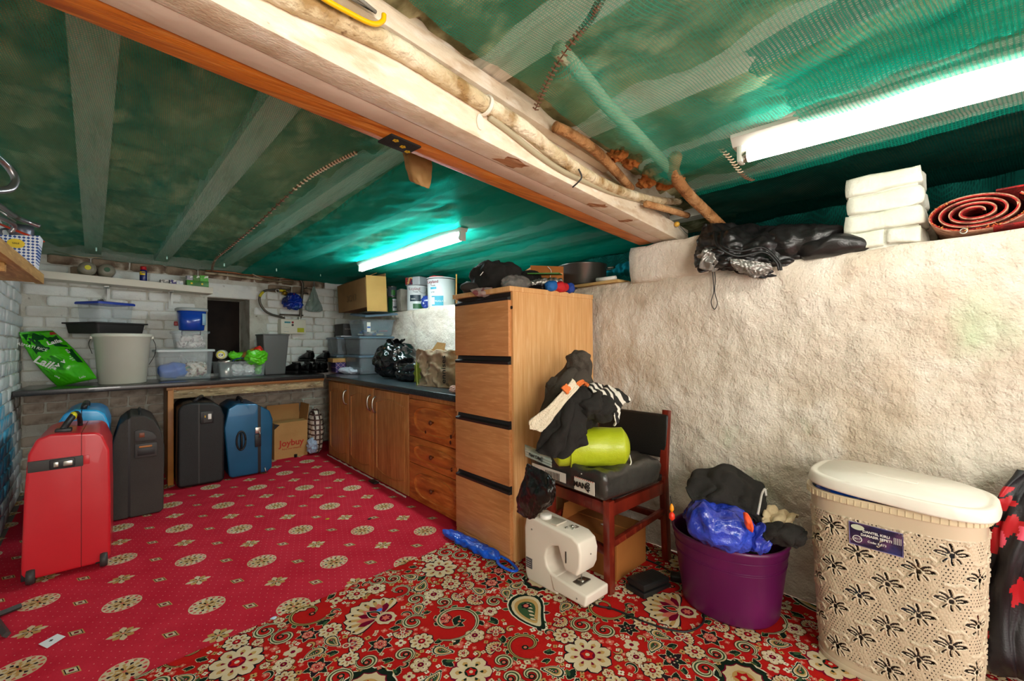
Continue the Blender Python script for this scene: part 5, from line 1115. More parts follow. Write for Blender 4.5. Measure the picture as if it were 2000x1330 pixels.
def sackpatch(nm,pts,mat,o=.0015):
    m=MB(); n=len(pts); c=(sum(p[0] for p in pts)/n,sum(p[1] for p in pts)/n); vs_=[onsack(*c,o)]; K=5
    for k in range(1,K+1):
        for p in pts: vs_.append(onsack(c[0]+(p[0]-c[0])*k/K,c[1]+(p[1]-c[1])*k/K,o))
    fs=[(0,1+i,1+(i+1)%n) for i in range(n)]+[(1+(k-1)*n+i,1+k*n+i,1+k*n+(i+1)%n,1+(k-1)*n+(i+1)%n) for k in range(1,K) for i in range(n)]
    m.add(vs_,fs); return m.build(nm,mat,rs,smooth='all')
sackpatch('dark_panel',[(.08,.95),(.30,.55),(.62,.62),(.70,.86),(.4,.97)],dgr); sackpatch('dark_panel',[(.55,.95),(.97,.88),(.97,.62),(.78,.66)],dgr)
sackpatch('dark_panel',[(.45,.45),(.62,.50),(.72,.36),(.64,.22),(.5,.25)],pm('mid_green_print','#2c8a1c',.3,coat=.3)); sackpatch('red_corner',[(.86,.965),(.99,.965),(.99,.90),(.84,.90)],pm('red_print','#b01c20',.35))
sackpatch('dark_panel',[(.90,.60),(.99,.58),(.985,.30),(.92,.32)],dgr)
sacktext('BASMATI RICE',.30,.70,.026,-.5); sacktext('Laila',.36,.38,.075,-.75,bold=.002,shear=.2); sacktext('Laila',.84,.74,.045,.25,bold=.0012,shear=.2); sacktext('10kg',.34,.14,.018,-.75); sacktext('RICE',.93,.54,.018,-1.3); sacktext('= || //',.90,.40,.02,-1.2); sacktext('Laila',.80,.06,.02,.1)
sacktext('v v',.66,.34,.05,.6,bold=.0012,name='grain_print')
# bucket
ivb=pm('ivory_bucket_plastic','#dcdccb',.4,mix=[('#d0d0bd',3,.4,.7)])
bk_=thing('bucket','large ivory white bucket with wire handle under the black tray','bucket',(-.035,4.285,WT))
m=MB(); m.lathe([(.125,0),(.133,.004),(.158,.335),(.166,.337),(.169,.345),(.169,.362),(.163,.364),(.156,.340),(.131,.01),(.02,.008)],48); m.build('bucket_body',ivb,bk_,smooth='all')
m=MB(); m.tube(bez([(-.168,0,.325),(-.185,-.02,.28),(-.10,-.10,.29),(.0,-.165,.31),(.10,-.10,.26),(.188,-.02,.24),(.168,0,.325)],40),.0022,6) if 0 else m.tube(bez([(.166,-.02,.335),(.187,.0,.27),(.18,.03,.20),(.15,.08,.13)],20),.0022,6); m.tube(bez([(-.166,-.02,.335),(-.180,.0,.29),(-.165,.05,.22)],12),.0022,6); m.build('wire_handle',pm('dark_wire','#3a3a38',.4,metal=.8),bk_,'all')
for sx in (-1,1): box('handle_ear',(sx*.168,-.02,.335),(.014,.02,.022),ivb,bk_)
# black tray and blue-lidded box on the bucket
tr_=tub('seed_tray','black rectangular plastic tray balanced on the ivory bucket','' or (-.125,4.385,WT+.366),.66,(.335,.29,.078),pm('matt_black_plastic','#221f1d',.55),None,.93,'tray',rimw=.014)
o=tub('food_box','clear plastic box with blue lid on top of the black tray',(-.13,4.385,WT+.366+.012),.66,(.235,.20,.205),clear,pm('blue_lid','#1d3fa8',.35),.86,'box'); 
o=blob('green_sachet',(.07,.05,.02),pm('teal_sachet','#1c8a6c',.25),seed=61,crumple=[(.006,24)],loc=(-.06,4.36,WT+.39)); tag(o,'green sachet inside the blue lidded clear box','packet')
o=blob('brown_sachet',(.06,.05,.016),pm('buff_sachet','#a0895c',.4),seed=62,crumple=[(.006,24)],loc=(-.17,4.41,WT+.39)); tag(o,'buff coloured sachet inside the blue lidded clear box','packet')
z_=WT+.366+.205+.025
m=MB(); rnd=random.Random(9)
for i in range(40):
    c0=Vector((rnd.gauss(0,.010),rnd.gauss(0,.010),.014+rnd.uniform(-.006,.014))); ax=Vector((rnd.uniform(-1,1),rnd.uniform(-1,1),rnd.uniform(-1,1))).normalized(); b0=ax.orthogonal().normalized(); c1=ax.cross(b0); r=rnd.uniform(.006,.013)
    m.tube([c0+b0*r*cos(q)+c1*r*sin(q) for q in [2*pi*k/9 for k in range(10)]],.0007,3,cap=False)
p=atd(197,584,dep((-.12,4.38))); o=m.build('wire_scourer',pm('steel_wool','#6f6a62',.4,metal=.8),smooth='all',loc=(p.x,p.y,z_-.006)); tag(o,'tangled steel wool scourer on the blue lid','scourer')
p=atd(226,594,dep((-.06,4.34))); o=box('matchbox',(p.x,p.y,z_+.004),(.085,.04,.016),whitep,None,.001,rot=(0,0,-.3)); tag(o,'small white box lying on the blue lid','box')
# three stacked boxes
tub('storage_box','largest clear plastic box with white lid holding a blue bag','' or (.335,4.435,WT),.06,(.36,.26,.232),clear,pm('milky_lid','#c9d3d2',.3,alpha=.8),.90)
o=blob('blue_bag',(.10,.07,.065),pm('cobalt_bag','#1762c8',.3),seed=63,folds=[(.005,40,(1,0,.5))],loc=(.265,4.41,WT+.010)); tag(o,'blue bag in the left half of the largest clear box','bag')
o=blob('sweets_bag',(.085,.06,.065),pm('mixed_sweets_film','#b5a48a',.3,mix=[('#7a3a34',26,.56,.6),('#3f7a50',22,.58,.62),('#e8e0d0',30,.5,.56)]),seed=64,crumple=[(.005,26)],loc=(.405,4.41,WT+.012)); tag(o,'clear bag of mixed wrappers in the right half of the largest clear box','bag')
m=MB(); 
for k in range(3): m.tube(bez([(.33+.02*k,4.40,WT+.13),(.30+.02*k,4.37,WT+.17),(.31,4.36,WT+.195),(.34,4.38,WT+.17),(.38,4.40,WT+.13)],20),.004,6,sq=.4)
o=m.build('bag_handles',pm('milky_film','#d8d8d0',.3,alpha=.8),smooth='all'); tag(o,'knotted milky bag handles inside the largest clear box','bag handles')
zz1=WT+.246
tub('storage_box','small clear box of crumpled white wrappers on the large clear box',(.375,4.43,zz1),.05,(.225,.17,.135),clear,clearb,.84)
for k,(x,y,zq,s) in enumerate([(.32,4.41,.012,1),(.385,4.40,.010,1.1),(.44,4.42,.012,.9),(.35,4.40,.055,1),(.42,4.41,.058,1)]):
    o=blob('crumpled_wrapper',(.036*s,.03,.026),pm('white_wrapper','#d8d0c8',.5,mix=[('#8a7a76',30,.58,.64)]),seed=70+k,crumple=[(.009,30)],loc=(x,y,zz1+zq),sub=4); tag(o,'crumpled white wrapper in the small clear box','wrapper','crumpled wrappers in the small clear box')
m=MB(); m.tube([(.315,4.335,zz1+.115),(.315,4.33,zz1+.150),(.435,4.335,zz1+.150),(.435,4.34,zz1+.115)],.006,6,sq=.5); o=m.build('clip_handle',pm('purple_clip','#3c2a4a',.4)); tag(o,'dark purple clip handle on the small clear box','clip')
zz2=zz1+.152
bt_=thing('tub_container','blue plastic tub with grey lid on top of the box stack','tub',(.385,4.42,zz2),.2)
m=MB(); m.lathe([(.076,0),(.084,.004),(.100,.165),(.02,.166)],40,sx=1.0,sy=.72,p=2.6); m.build('tub_body',pm('royal_blue_tub','#1444a8',.25,mix=[('#0d2f78',3,.5,.7)],coat=.3),bt_,smooth='all')
m=MB(); m.lathe([(.104,.158),(.110,.160),(.110,.178),(.100,.184),(.09,.180),(.02,.180)],40,sx=1,sy=.74,p=2.6); m.build('lid',pm('grey_tub_lid','#9fa9a8',.35),bt_,smooth='all')
m=MB(); m.grid(lambda a,b:(.092*cos(-1.05+.5*a)*1.06+.004,.070*sin(-1.05+.5*a)*1.22,.045+.095*b),6,2); m.build('info_label',pm('pale_blue_label','#9fc8e0',.4),bt_,smooth='all',solid=.001)
box('x',(0,0,0),(.01,.01,.01),black) if 0 else None
p=atd(347,632,dep((.35,4.5))); o=box('red_scraper',(p.x,p.y,p.z),(.05,.03,.036),pm('red_cap','#b01a1c',.4),None,.006); tag(o,'red plastic piece poking out behind the blue tub','plastic piece')
# shallow box of food
tub('food_tray','shallow clear tray box filled with food packets and bottle on the black worktop','' or (.725,4.44,WT),.12,(.36,.22,.135),clear,None,.92)
st=pm('brushed_steel','#a9a49c',.3,metal=1); limeb=pm('lime_green_bag','#5cc81c',.3,coat=.2,bump=[(30,.4)])
t=thing('storage_jar','steel jar with ribbed lid in the left of the food tray','jar',(.62,4.40,WT+.006)); m=MB(); m.lathe([(.05,0),(.053,.004),(.053,.118),(.02,.119)],32); m.build('jar_body',st,t,smooth='all'); m=MB(); m.lathe([(.054,.119),(.056,.121),(.056,.138),(.052,.142),(.02,.142)],32); m.build('lid',st,t,smooth='all')
t=thing('cleaner_bottle','white cleaner bottle lying on the steel jar showing its round label','bottle',(.585,4.40,WT+.195),-.25)
m=MB(); m.lathe([(.022,-.01),(.036,.0),(.040,.01),(.040,.13),(.03,.16),(.015,.18)],28); m.build('bottle_body',pm('cream_bottle','#dfd8c0',.35),t,'all',rot=(-pi/2,0,0))
m=MB(); m.lathe([(.030,0),(.028,.001)],24); m.build('round_label',pm('yellow_red_label','#e2d63a',.4),t,rot=(pi/2,0,0),loc=(0,-.0115,0)); m=MB(); m.lathe([(.021,0),(.02,.001)],24); m.build('label_centre',wt3,t,rot=(pi/2,0,0),loc=(0,-.0130,-.004)); text('Cif',.026,(0,-.0146,-.004),(1,0,0),(0,0,1),ink,t,align='CENTER',bold=.0006)
for k,(u_,v_,r,sd,lb) in enumerate([(462,692,(.06,.05,.035),1,'lime green bag at the left of the food tray'),(500,700,(.085,.06,.065),2,'lime green bag at the right of the food tray')]):
    p=atd(u_,v_,dep((.73,4.43))); o=blob('carrier_bag',r,limeb,seed=80+k,crumple=[(.008,14)],folds=[(.006,40,(1,1,0))],loc=(p.x,p.y,p.z-.06),flat=None); tag(o,lb,'bag')
o=blob('carrier_bag',(.03,.05,.055),limeb,seed=86,crumple=[(.005,20)],loc=(.865,4.435,WT+.010)); tag(o,'lime green bag end pressed in the right corner of the food tray','bag')
for k,(x,lb) in enumerate(((.70,'white food packet behind the front wall of the food tray'),(.78,'white bag leaning by the green bag in the food tray'))):
    o=blob('food_packet',(.045,.03,.05),pm('white_food_bag','#d5d8d6',.4,mix=[('#a44a4a',30,.66,.7)]),seed=83+k,crumple=[(.007,18)],loc=(x,4.375,WT+.012)); tag(o,lb,'packet')
p=atd(492,690,dep((.78,4.42))); t=thing('sauce_jar','tilted jar with red lid and gold label lying on the lime green bags','jar',p,0,rot=(0,1.15,-.55)); m=MB(); m.lathe([(.030,-.075),(.036,-.068),(.038,.03),(.030,.048)],28); m.build('jar_body',pm('golden_jar','#b07a2c',.3,mix=[('#e0c890',22,.58,.62)],coat=.3),t,smooth='all'); m=MB(); m.lathe([(.036,.04),(.038,.046),(.036,.085),(.02,.092)],28); m.build('lid',pm('red_lid','#c82a18',.35),t,smooth='all'); m.v=m.v
m=MB(); m.lathe([(.02,-.083),(.028,-.076)],16); m.build('white_cap',whitep,t,smooth='all')
m=MB(); m.tube(bez([(.66,4.36,WT+.14),(.70,4.37,WT+.16),(.76,4.38,WT+.165)],12),.008,6,sq=.5); o=m.build('blue_strap',pm('navy_strap','#14307a',.5),smooth='all'); tag(o,'navy blue strap across the green bags in the food tray','strap')
# grey bin
t=thing('waste_bin','tall grey rectangular waste bin on the black worktop','bin',(1.012,4.55,WT),.14)
m=MB(); gp=pm('grey_bin_plastic','#5f605e',.4); a1,b1,a2,b2,h=.088,.068,.114,.090,.372
m.hexa([(-a1,-b1,0),(a1,-b1,0),(a1,b1,0),(-a1,b1,0),(-a2,-b2,h),(a2,-b2,h),(a2,b2,h),(-a2,b2,h)]); m.build('bin_body',gp,t,'all',.012,3); m=MB(); m.box(-a2-.005,a2+.005,-b2-.005,b2+.005,h-.008,h+.004); m.build('rim',gp,t,'all',.006,3); m=MB(); m.box(-a2+.008,a2-.008,-b2+.008,b2-.008,h+.003,h+.005); m.build('painted_opening',black,t)  # black sheet on the closed top paints the shade of the bin mouth
# shoes
shl=pm('black_shoe_leather','#141313',.3,bump=[(120,.15)],coat=.2); sole=pm('black_rubber_sole','#1a1918',.6)
def shoe(label,loc,rz,group='black shoes lined up on the black worktop'):
    t=thing('shoe',label,'shoe',loc,rz,group); n=15
    def sect(y): # half width, height at y along shoe (0 heel .. .28 toe)
        q=y/.28; w_=.034+.012*sin(pi*min(1,max(0,(q-.35)/.65)))-.02*max(0,q-.88)/.12; 
        hh_=.085-.012*q if q<.35 else .08-.055*((q-.35)/.65)**.75
        if q>.9: hh_*=1-.5*(q-.9)/.1
        return w_*(1-.5*max(0,.06-q)/.06),hh_
    m=MB(); m.grid(lambda a,b:(lambda s:(s[0]*cos(2*pi*a)*(1.0 if sin(2*pi*a)<0 else .92),.28*b,.022+max(0,s[1]*(.5+.5*sin(2*pi*a)))))(sect(.28*b)),28,26,wrap=True)
    m.add([( 0,0,.05)],[]); m.build('upper',shl,t,smooth='all')
    m=MB(); m.grid(lambda a,b:((sect(.28*b)[0]+.003)*cos(2*pi*a),.28*b-.002,.013+.013*(1 if sin(2*pi*a)>0 else -1)*min(1,abs(sin(2*pi*a))*3)),20,20,wrap=True); m.build('sole',sole,t,smooth='all')
    m=MB(); m.lathe([(.010,0),(.027,.002),(.030,.010),(.024,.012)],20,sy=1.7); m.build('collar',sole,t,'all',loc=(0,.058,.094),rot=(.16,0,0))
    return t
for x,y,rz,lb in ((1.225,4.46,.35,'black leather shoe nearest the grey waste bin'),(1.305,4.40,.15,'black leather shoe second from the grey waste bin'),(1.385,4.41,.05,'black leather shoe between its row neighbours, third from the grey bin'),(1.455,4.44,-.05,'black leather shoe next to the patterned shoe box')):
    shoe(lb,(x,y,WT),rz)
p=shoe('black leather shoe lying on top of the row behind the shoe box',(1.50,4.50,WT+.105),.0); shoe('black leather shoe resting on the third shoe of the row',(1.34,4.46,WT+.11),.1)
# shoe box
bxp=line_mat('purple_trellis_print','#3a2f68','#b08a98',30,30,.10,(0,pi/4,0),.6)
t=thing('shoe_box','purple trellis patterned shoe box with raised brown lid on the worktop','box',(1.52,4.335,WT),-.06); m=MB(); m.box(0,.18,0,.16,0,.10); m.build('box_body',bxp,t,True,.001)
m=MB(); m.box(-.03,.19,-.01,.17,.102,.140); m.build('lid',pm('tan_card','#a87c42',.7,mix=[('#c49a60',5,.45,.6)]),t,True,.001)
o=blob('paper_parcel',(.075,.12,.028),pm('white_tissue','#ccd0dd',.7),seed=90,crumple=[(.008,14)],loc=(1.60,4.16,.752),rot=(0,0,.5)); tag(o,'crumpled white paper packet in front of the shoe box','packet')
# crates in the corner
def crate(lb,loc,d,lid=True,rz=0,mat=None,tp=.92): return tub('crate',lb,loc,rz,d,mat or clearg,pm('slate_blue_lid','#5a6f7e',.35) if lid else None,tp,'crate','clear storage crates stacked in the corner',lidh=.012)
ZT=.752
crate('grey clear crate at the bottom of the corner stack behind the bin bag',(1.775,4.14,ZT),(.34,.38,.165))
crate('grey clear crate in the middle of the stack behind the bin bag',(1.775,4.14,ZT+.18),(.34,.38,.165))
crate('open clear crate on top of the stack, full of red and blue things',(1.80,4.14,ZT+.36),(.32,.36,.16),False,0,clearb,.86)
crate('grey clear crate at the bottom beside the shoe box',(1.70,4.58,ZT),(.26,.30,.165))
crate('grey clear crate standing on the one beside the shoe box',(1.70,4.58,ZT+.18),(.26,.30,.165))
rnd=random.Random(3)
for k in range(14):
    cl=['#9c1f28','#1e4fa0','#e8e4da','#8a2a6a','#c9b46a','#1b2c52'][k%6]; x,y=1.80+rnd.uniform(-.10,.10),4.03+rnd.uniform(0,.12); m=MB(); m.tube([(-.04,0,0),(.04,.01,.004)],.009,8); o=m.build('marker_pen',pm('pen_%d'%(k%6),cl,.4),smooth='all',loc=(x,y,ZT+.378+.016*(k//5)),rot=(0,0,rnd.uniform(-.6,.6))); tag(o,['dark red','blue','cream','magenta','straw coloured','navy'][k%6]+' pen shaped item heaped in the open top crate','pen','small coloured items in the open top crate')
o=blob('brown_roll',(.04,.12,.05),pm('brown_leather','#6a4228',.5),seed=93,folds=[(.004,60,(0,1,0))],loc=(1.73,4.56,ZT+.19)); tag(o,'brown roll inside the upper crate beside the shoe box','roll')
m=MB(); m.box(-.16,.16,-.18,.18,0,.012); t=thing('slanted_cover','slate blue crate lid leaning up over the open crate','lid',(1.79,4.06,1.325),0,rot=(.10,-.10,.0)); m.build('lid_panel',MATS['slate_blue_lid'],t,'all',.006,3); m=MB(); m.box(-.165,.165,-.185,.185,-.008,.004); m.build('lid_rim',MATS['slate_blue_lid'],t,'all',.004)
text('RIM 12L',.022,(1.635,3.955,ZT+.45),(0,-1,0),(0,0,1),wt3,None) if 0 else None
m=MB(); m.box(0,.035,-.001,0,0,.09); o=m.build('crate_label',labw,None,loc=(1.675,3.952,ZT+.40)); tag(o,'white price label on the front of the open top crate','label')
m=MB(); m.box(.002,.033,-.002,-.001,.035,.05); m.build('blue_print',pm('blue_print','#1f5aa8',.5),o)
t=thing('black_box','flat black cardboard box on the crates beside the shoe box','box',(1.625,4.42,ZT+.375),0); m=MB(); m.box(0,.22,0,.25,0,.12); m.build('box_body',pm('black_card','#26221f',.6),t,True,.002); text('AUTHENTIC WARE',.016,(.015,-.0015,.065),(1,0,0),(0,0,1),pm('grey_print','#9a948a',.5),t)
m=MB(); m.box(-.05,.17,-.03,.10,0,.010); o=m.build('flat_book',pm('white_navy_cover','#c8c8cc',.5),loc=(1.64,4.42,ZT+.361),rot=(0,0,.0)); tag(o,'thin pale book under the black box','book')
t=carton('cardboard_box','large open brown cardboard box tipped on top of the corner stack','' or (1.625,3.84,1.375),.05,(.20,.62,.27),[('l',-1.15,.13),('f',-.12,.0),('r',.2,.1)],pm('dull_brown_cardboard','#8e6a3e',.85,mix=[('#7a5930',3,.45,.7)]))
t.rotation_euler=(-.03,-.04,.05)
text('3C/13',.085,(-.002,.30,.11),(0,-1,0),(0,0,1),pm('faded_print','#5c4628',.7),t,align='CENTER')
m=MB(); m.box(0,.20,-.012,-.006,-.04,.29); lab(m.build('front_flap',pm('pale_cardboard','#c39c58',.8,mix=[('#b08a48',3,.45,.7)]),t,True,.001,rot=(.03,0,0)),'paler tan flap hanging down the front')
# black bin bag on the worktop
bin_=pm('glossy_black_polythene','#0e0e0e',.17,bump=[(26,.7,3)],coat=.4)
t=thing('bin_bag','glossy black tied bin bag on the speckled worktop','bag',(1.70,3.42,.752))
blob('bag_body',(.15,.24,.15),bin_,t,seed=101,folds=[(.010,30,(.3,1,0))],crumple=[(.014,9)],pw=2.2,flat=.12)
m=MB(); m.grid(lambda a,b:((.03+.035*b*b+.012*sin(a*2*pi*5))*cos(2*pi*a),(.03+.035*b*b+.012*cos(a*2*pi*6))*sin(2*pi*a)*1.5,.26+.055*b+.012*sin(a*40)),40,10,wrap=True); m.build('knot',bin_,t,smooth='all')
t=thing('black_bag','smaller black polythene bag with bulging bottles inside beside the bin bag','bag',(1.64,3.06,.748)); blob('bag_body',(.09,.14,.05),bin_,t,seed=104,crumple=[(.008,14)],flat=.1)
for y,z,s in ((-.13,.035,1.),(-.10,.085,.8)): m=MB(); m.lathe([(.008,-.11),(.035,-.10),(.044,-.05),(.046,.02),(.030,.06),(.018,.075)],28); m.build('bulging_bottle',pm('black_shrink_film','#1b1d20',.22,coat=.3),t,'all',loc=(-.02,y,z+.012),rot=(1.35,0,.25))
# brown paper bag
t=thing('paper_bag','torn brown paper carrier bag with a green leaf print on the worktop','bag',(1.60,2.55,.742),.1)
pb=pm('crumpled_kraft_paper','#a08b70',.85,bump=[(20,.7,3)],mix=[('#8d7760',4,.45,.7)])
def pbag(a,b):
    n=4; q=2*pi*a; ca,sa=cos(q),sin(q); s=(abs(ca)**5+abs(sa)**5)**(-1/5); x=.085*ca*s; y=.20*sa*s; z=.245*b
    k=.010*(1-4*abs(noise.noise(Vector((x*9,y*9,z*9)))))+.005*(1-4*abs(noise.noise(Vector((x*25,y*25,z*25)))))
    if b>.9: z+=.02*noise.noise(Vector((x*20,y*20,1)))
    return (x+ca*k,y+sa*k,z)
m=MB(); m.grid(pbag,120,40,wrap=True); ob=m.build('bag_wall',pb,t,smooth='all'); md=ob.modifiers.new('s','SOLIDIFY'); md.thickness=.002
m=MB(); m.box(-.07,.07,-.17,.17,.0,.19); m.build('bag_contents',pm('dusty_contents','#7d6d58',.9,bump=[(30,.8)]),t,True,.02)
m=MB(); m.add([(-.02,.12,.20),(-.02,-.06,.22),(-.01,-.07,.29),(-.01,.02,.30)],[(0,1,2,3)]); m.build('card_corner',card,t,solid=.003)
text('ennises',.062,(-.104,-.165,.03),(0,0,1),(0,1,0),ink,t,bold=.0005)
lf=pm('olive_leaf_print','#66761c',.7); m=MB(); P=[]
for i in range(26):
    q=2*pi*i/26; r=1+.28*cos(q*9); P.append((-.100-.004,.125+.038*r*cos(q),.085+.075*r*sin(q)))
m.add(P,[tuple(range(26))]); m.build('leaf_print',lf,t,solid=.0015); m=MB(); m.tube([(-.107,.12,.005),(-.107,.13,.16)],.002,5); m.build('leaf_vein',pm('pale_leaf_vein','#a8b050',.7),t)
o=blob('tissue',(.022,.035,.018),pm('pink_tissue','#d9b3a8',.9),seed=110,crumple=[(.005,30)],loc=(1.43,2.13,.742)); tag(o,'crumpled pink tissue at the edge of the speckled worktop','tissue')
# ---- white shelf with its load
wsf=pm('cream_shelf_paint','#dcd8c6',.5,mix=[('#c6bfa6',3,.5,.7)])
sh=thing('wall_shelf','long cream white shelf on the back wall above the ivory bucket','shelf',(0,0,0))
SA,SB=Vector((-.50,4.40,0)),Vector((.545,4.53,0)); sz=lambda s:1.510-.028*s
m=MB(); sd=Vector((.02,.19,0)); dz=.052
m.hexa([(SA.x,SA.y,sz(0)),(SB.x,SB.y,sz(1)),(SB.x-.02,4.715,sz(1)),(SA.x,4.59,sz(0)),(SA.x,SA.y,sz(0)+dz),(SB.x,SB.y,sz(1)+dz),(SB.x-.02,4.715,sz(1)+dz),(SA.x,4.59,sz(0)+dz)]); m.build('shelf_board',wsf,sh,True,.002)
for x in (-.13,.265):
    y=4.60+.12*(x+.57); m=MB(); m.box(x-.014,x+.014,y-.13,y-.012,sz(.5)-.012,sz(.5)-.002); m.box(x-.016,x+.016,y-.020,y-.010,sz(.5)-.15,sz(.5)-.002); m.hexa([(x-.004,y-.12,sz(.5)-.012),(x+.004,y-.12,sz(.5)-.012),(x+.004,y-.02,sz(.5)-.012),(x-.004,y-.02,sz(.5)-.012),(x-.004,y-.03,sz(.5)-.012),(x+.004,y-.03,sz(.5)-.012),(x+.004,y-.02,sz(.5)-.13),(x-.004,y-.02,sz(.5)-.13)]); m.lathe([(.022,0),(.022,.008)],14,c=(x,y-.02,sz(.5)-.012)); m.build('bracket',paint,sh,True,.002)
def onshelf(u,back=.07):
    s=(atd(u,540,1).x); 
    # meet the shelf line at this column
    d=ray(u,540); n=Vector((SB.y-SA.y,-(SB.x-SA.x),0)); t=(n.dot(SA+Vector((0,back,0))))/(n.x*d.x+n.y*d.y); p=O+d*t; k=(p.x-SA.x)/(SB.x-SA.x); return Vector((p.x,p.y,sz(k)+dz))
rollm=pm('grey_film_roll','#8d8876',.35,alpha=.85,bump=[(60,.3)])
for u_,c_,lb in ((170,'#d8d230','round plastic bottle end with yellow label, left of the pair on the cream shelf'),(207,'#2e5a3c','round plastic bottle end with green label, right of the pair on the cream shelf')):
    p=onshelf(u_,.11); t=thing('plastic_bottle',lb,'bottle',p+Vector((0,0,.052)),.1,'clear bottles lying on the cream shelf'); m=MB(); m.lathe([(.02,-.09),(.044,-.085),(.051,-.06),(.051,.06),(.045,.08)],28); m.build('bottle_body',rollm,t,'all',rot=(-pi/2,0,0)); m=MB(); m.lathe([(.018,0),(.017,.002)],20); m.build('round_label',pm('lab'+c_[1:],c_,.5),t,rot=(pi/2,0,0),loc=(0,-.0905,.006))
p=onshelf(280,.06); t=thing('spray_can','blue and yellow spray oil can with red cap on the cream shelf','can',p); m=MB(); m.lathe([(.022,0),(.0235,.003),(.0235,.085),(.019,.093),(.017,.094)],28); m.build('can_body',pm('navy_can','#16246a',.3,coat=.2),t,smooth='all'); m=MB(); m.lathe([(.020,.092),(.020,.118),(.018,.120),(.004,.120)],24); m.build('cap',pm('red_cap','#b01a1c',.4),t,smooth='all')
m=MB(); m.grid(lambda a,b:(.0242*sin(-1.1+1.6*a),-.0242*cos(-1.1+1.6*a),.050+.028*b),12,2); m.build('yellow_label',pm('yellow_label','#e8c81c',.4),t,smooth='all'); text('WD',.016,(-.012,-.0262,.067),(1,0,0),(0,0,1),pm('navy_ink','#16246a',.4),t,bold=.0008)
for k,(u_,w_,h_,c_,lb) in enumerate([(320,.05,.030,'#8f8c84','small grey box on the cream shelf, furthest left of the little boxes'),(337,.040,.036,'#4a3f78','small purple and white box on the cream shelf'),(350,.045,.034,'#c8ccd0','small white box on the cream shelf beside the green carton')]):
    p=onshelf(u_,.06); o=box('small_box',p+Vector((0,0,h_/2)),(w_,.05,h_),pm('sb%d'%k,c_,.5,mix=[('#e8e4da',40,.5,.55)]),None,.001,rot=(0,0,.12)); tag(o,lb,'box')
gbx=pm('green_carton','#3f8f22',.4,mix=[('#2a6a18',6,.5,.6)])
p=onshelf(385,.07); o=box('green_carton',p+Vector((0,0,.026)),(.155,.06,.052),gbx,None,.001,rot=(0,0,.12)); tag(o,'wide green carton at the right end of the cream shelf','box')
for dx in (-.045,.03): m=MB(); m.lathe([(.008,0),(.007,.001)],12); m.build('yellow_mark',pm('yellow_label','#e8c81c',.4),o,rot=(pi/2,0,0),loc=(dx,-.0305,0))
for k,(dx,w_,h_,c_,lb) in enumerate([(-.055,.04,.038,'#a8a4ae','white and purple little box on the wide green carton'),(-.01,.045,.045,'#4c7c2c','dark green little box on the wide green carton'),(.045,.06,.050,'#5cb83a','light green box on the right of the wide green carton')]):
    o=box('tea_box',p+Vector((dx,dx*.12,.052+h_/2)),(w_,.05,h_),pm('tb%d'%k,c_,.5,mix=[('#e8ecdc',30,.56,.6)]),None,.001,rot=(0,0,.12)); tag(o,lb,'box')
# ---- plank shelf on the left wall with chairs and a gift bag
pk_=pm('raw_pine_plank','#b98d4e',.6,stretch=(10,1.2,10),mix=[('#9a7038',3,.45,.7),('#d3a968',8,.5,.7)],bump=[(20,.2)])
ps=thing('plank_shelf','raw pine plank shelf along the left wall','shelf',(0,0,0))
m=MB(); m.box(-.325,-.298,1.2,2.955,1.318,1.364); m.build('front_plank',pk_,ps,True,.003); m=MB(); m.box(-.47,-.326,1.2,2.93,1.322,1.345); m.build('shelf_board',pk_,ps,True,.002); m=MB(); m.box(-.470,-.326,2.30,2.33,1.290,1.321); m.build('bearer',pk_,ps,True,.002)
gb=thing('gift_bag','white paper bag with blue polka dots and yellow sticker on the plank shelf','bag',(-.385,2.84,1.366))
dots=pm('polka_dot_paper','#e6ecf2',.5); nt=dots.node_tree; N=nt.nodes; L=nt.links; tc=N.new('ShaderNodeTexCoord'); sx=N.new('ShaderNodeSeparateXYZ'); L.new(tc.outputs['Object'],sx.inputs[0])
sns=[]
for ax,ph in ((0,0),(2,0)):
    a=N.new('ShaderNodeMath'); a.operation='MULTIPLY'; a.inputs[1].default_value=480; L.new(sx.outputs[ax],a.inputs[0]); b=N.new('ShaderNodeMath'); b.operation='SINE'; L.new(a.outputs[0],b.inputs[0]); sns.append(b)
mu=N.new('ShaderNodeMath'); mu.operation='ADD'; L.new(sns[0].outputs[0],mu.inputs[0]); L.new(sns[1].outputs[0],mu.inputs[1]); gt=N.new('ShaderNodeMath'); gt.operation='GREATER_THAN'; gt.inputs[1].default_value=.2; L.new(mu.outputs[0],gt.inputs[0]); mx=N.new('ShaderNodeMix'); mx.data_type='RGBA'; mx.inputs['A'].default_value=lin('#e6ecf2'); mx.inputs['B'].default_value=lin('#1f4a94'); L.new(gt.outputs[0],mx.inputs['Factor']); L.new(mx.outputs['Result'],N['Principled BSDF'].inputs['Base Color'])
m=MB(); m.hexa([(-.06,-.04,0),(.075,-.04,0),(.075,.06,0),(-.06,.06,0),(-.07,-.04,.13),(.09,-.04,.15),(.09,.06,.15),(-.07,.06,.13)]); m.build('bag_body',dots,gb,True,.002)
m=MB(); m.lathe([(.020,0),(.019,.001)],24,sx=1.3); m.build('sticker',pm('yellow_label','#e8c81c',.4),gb,rot=(pi/2,0,0),loc=(.02,-.042,.105)); text('SALE',.010,(.02,-.0445,.105),(1,0,0),(0,0,1),ink,gb,align='CENTER')
al=pm('worn_aluminium','#a8a4a6',.28,metal=.9,mix=[('#6e5a48',8,.58,.7)])
fcx=thing('folding_chair','worn aluminium folding chair frame lying on the plank shelf','chair',(0,0,0))
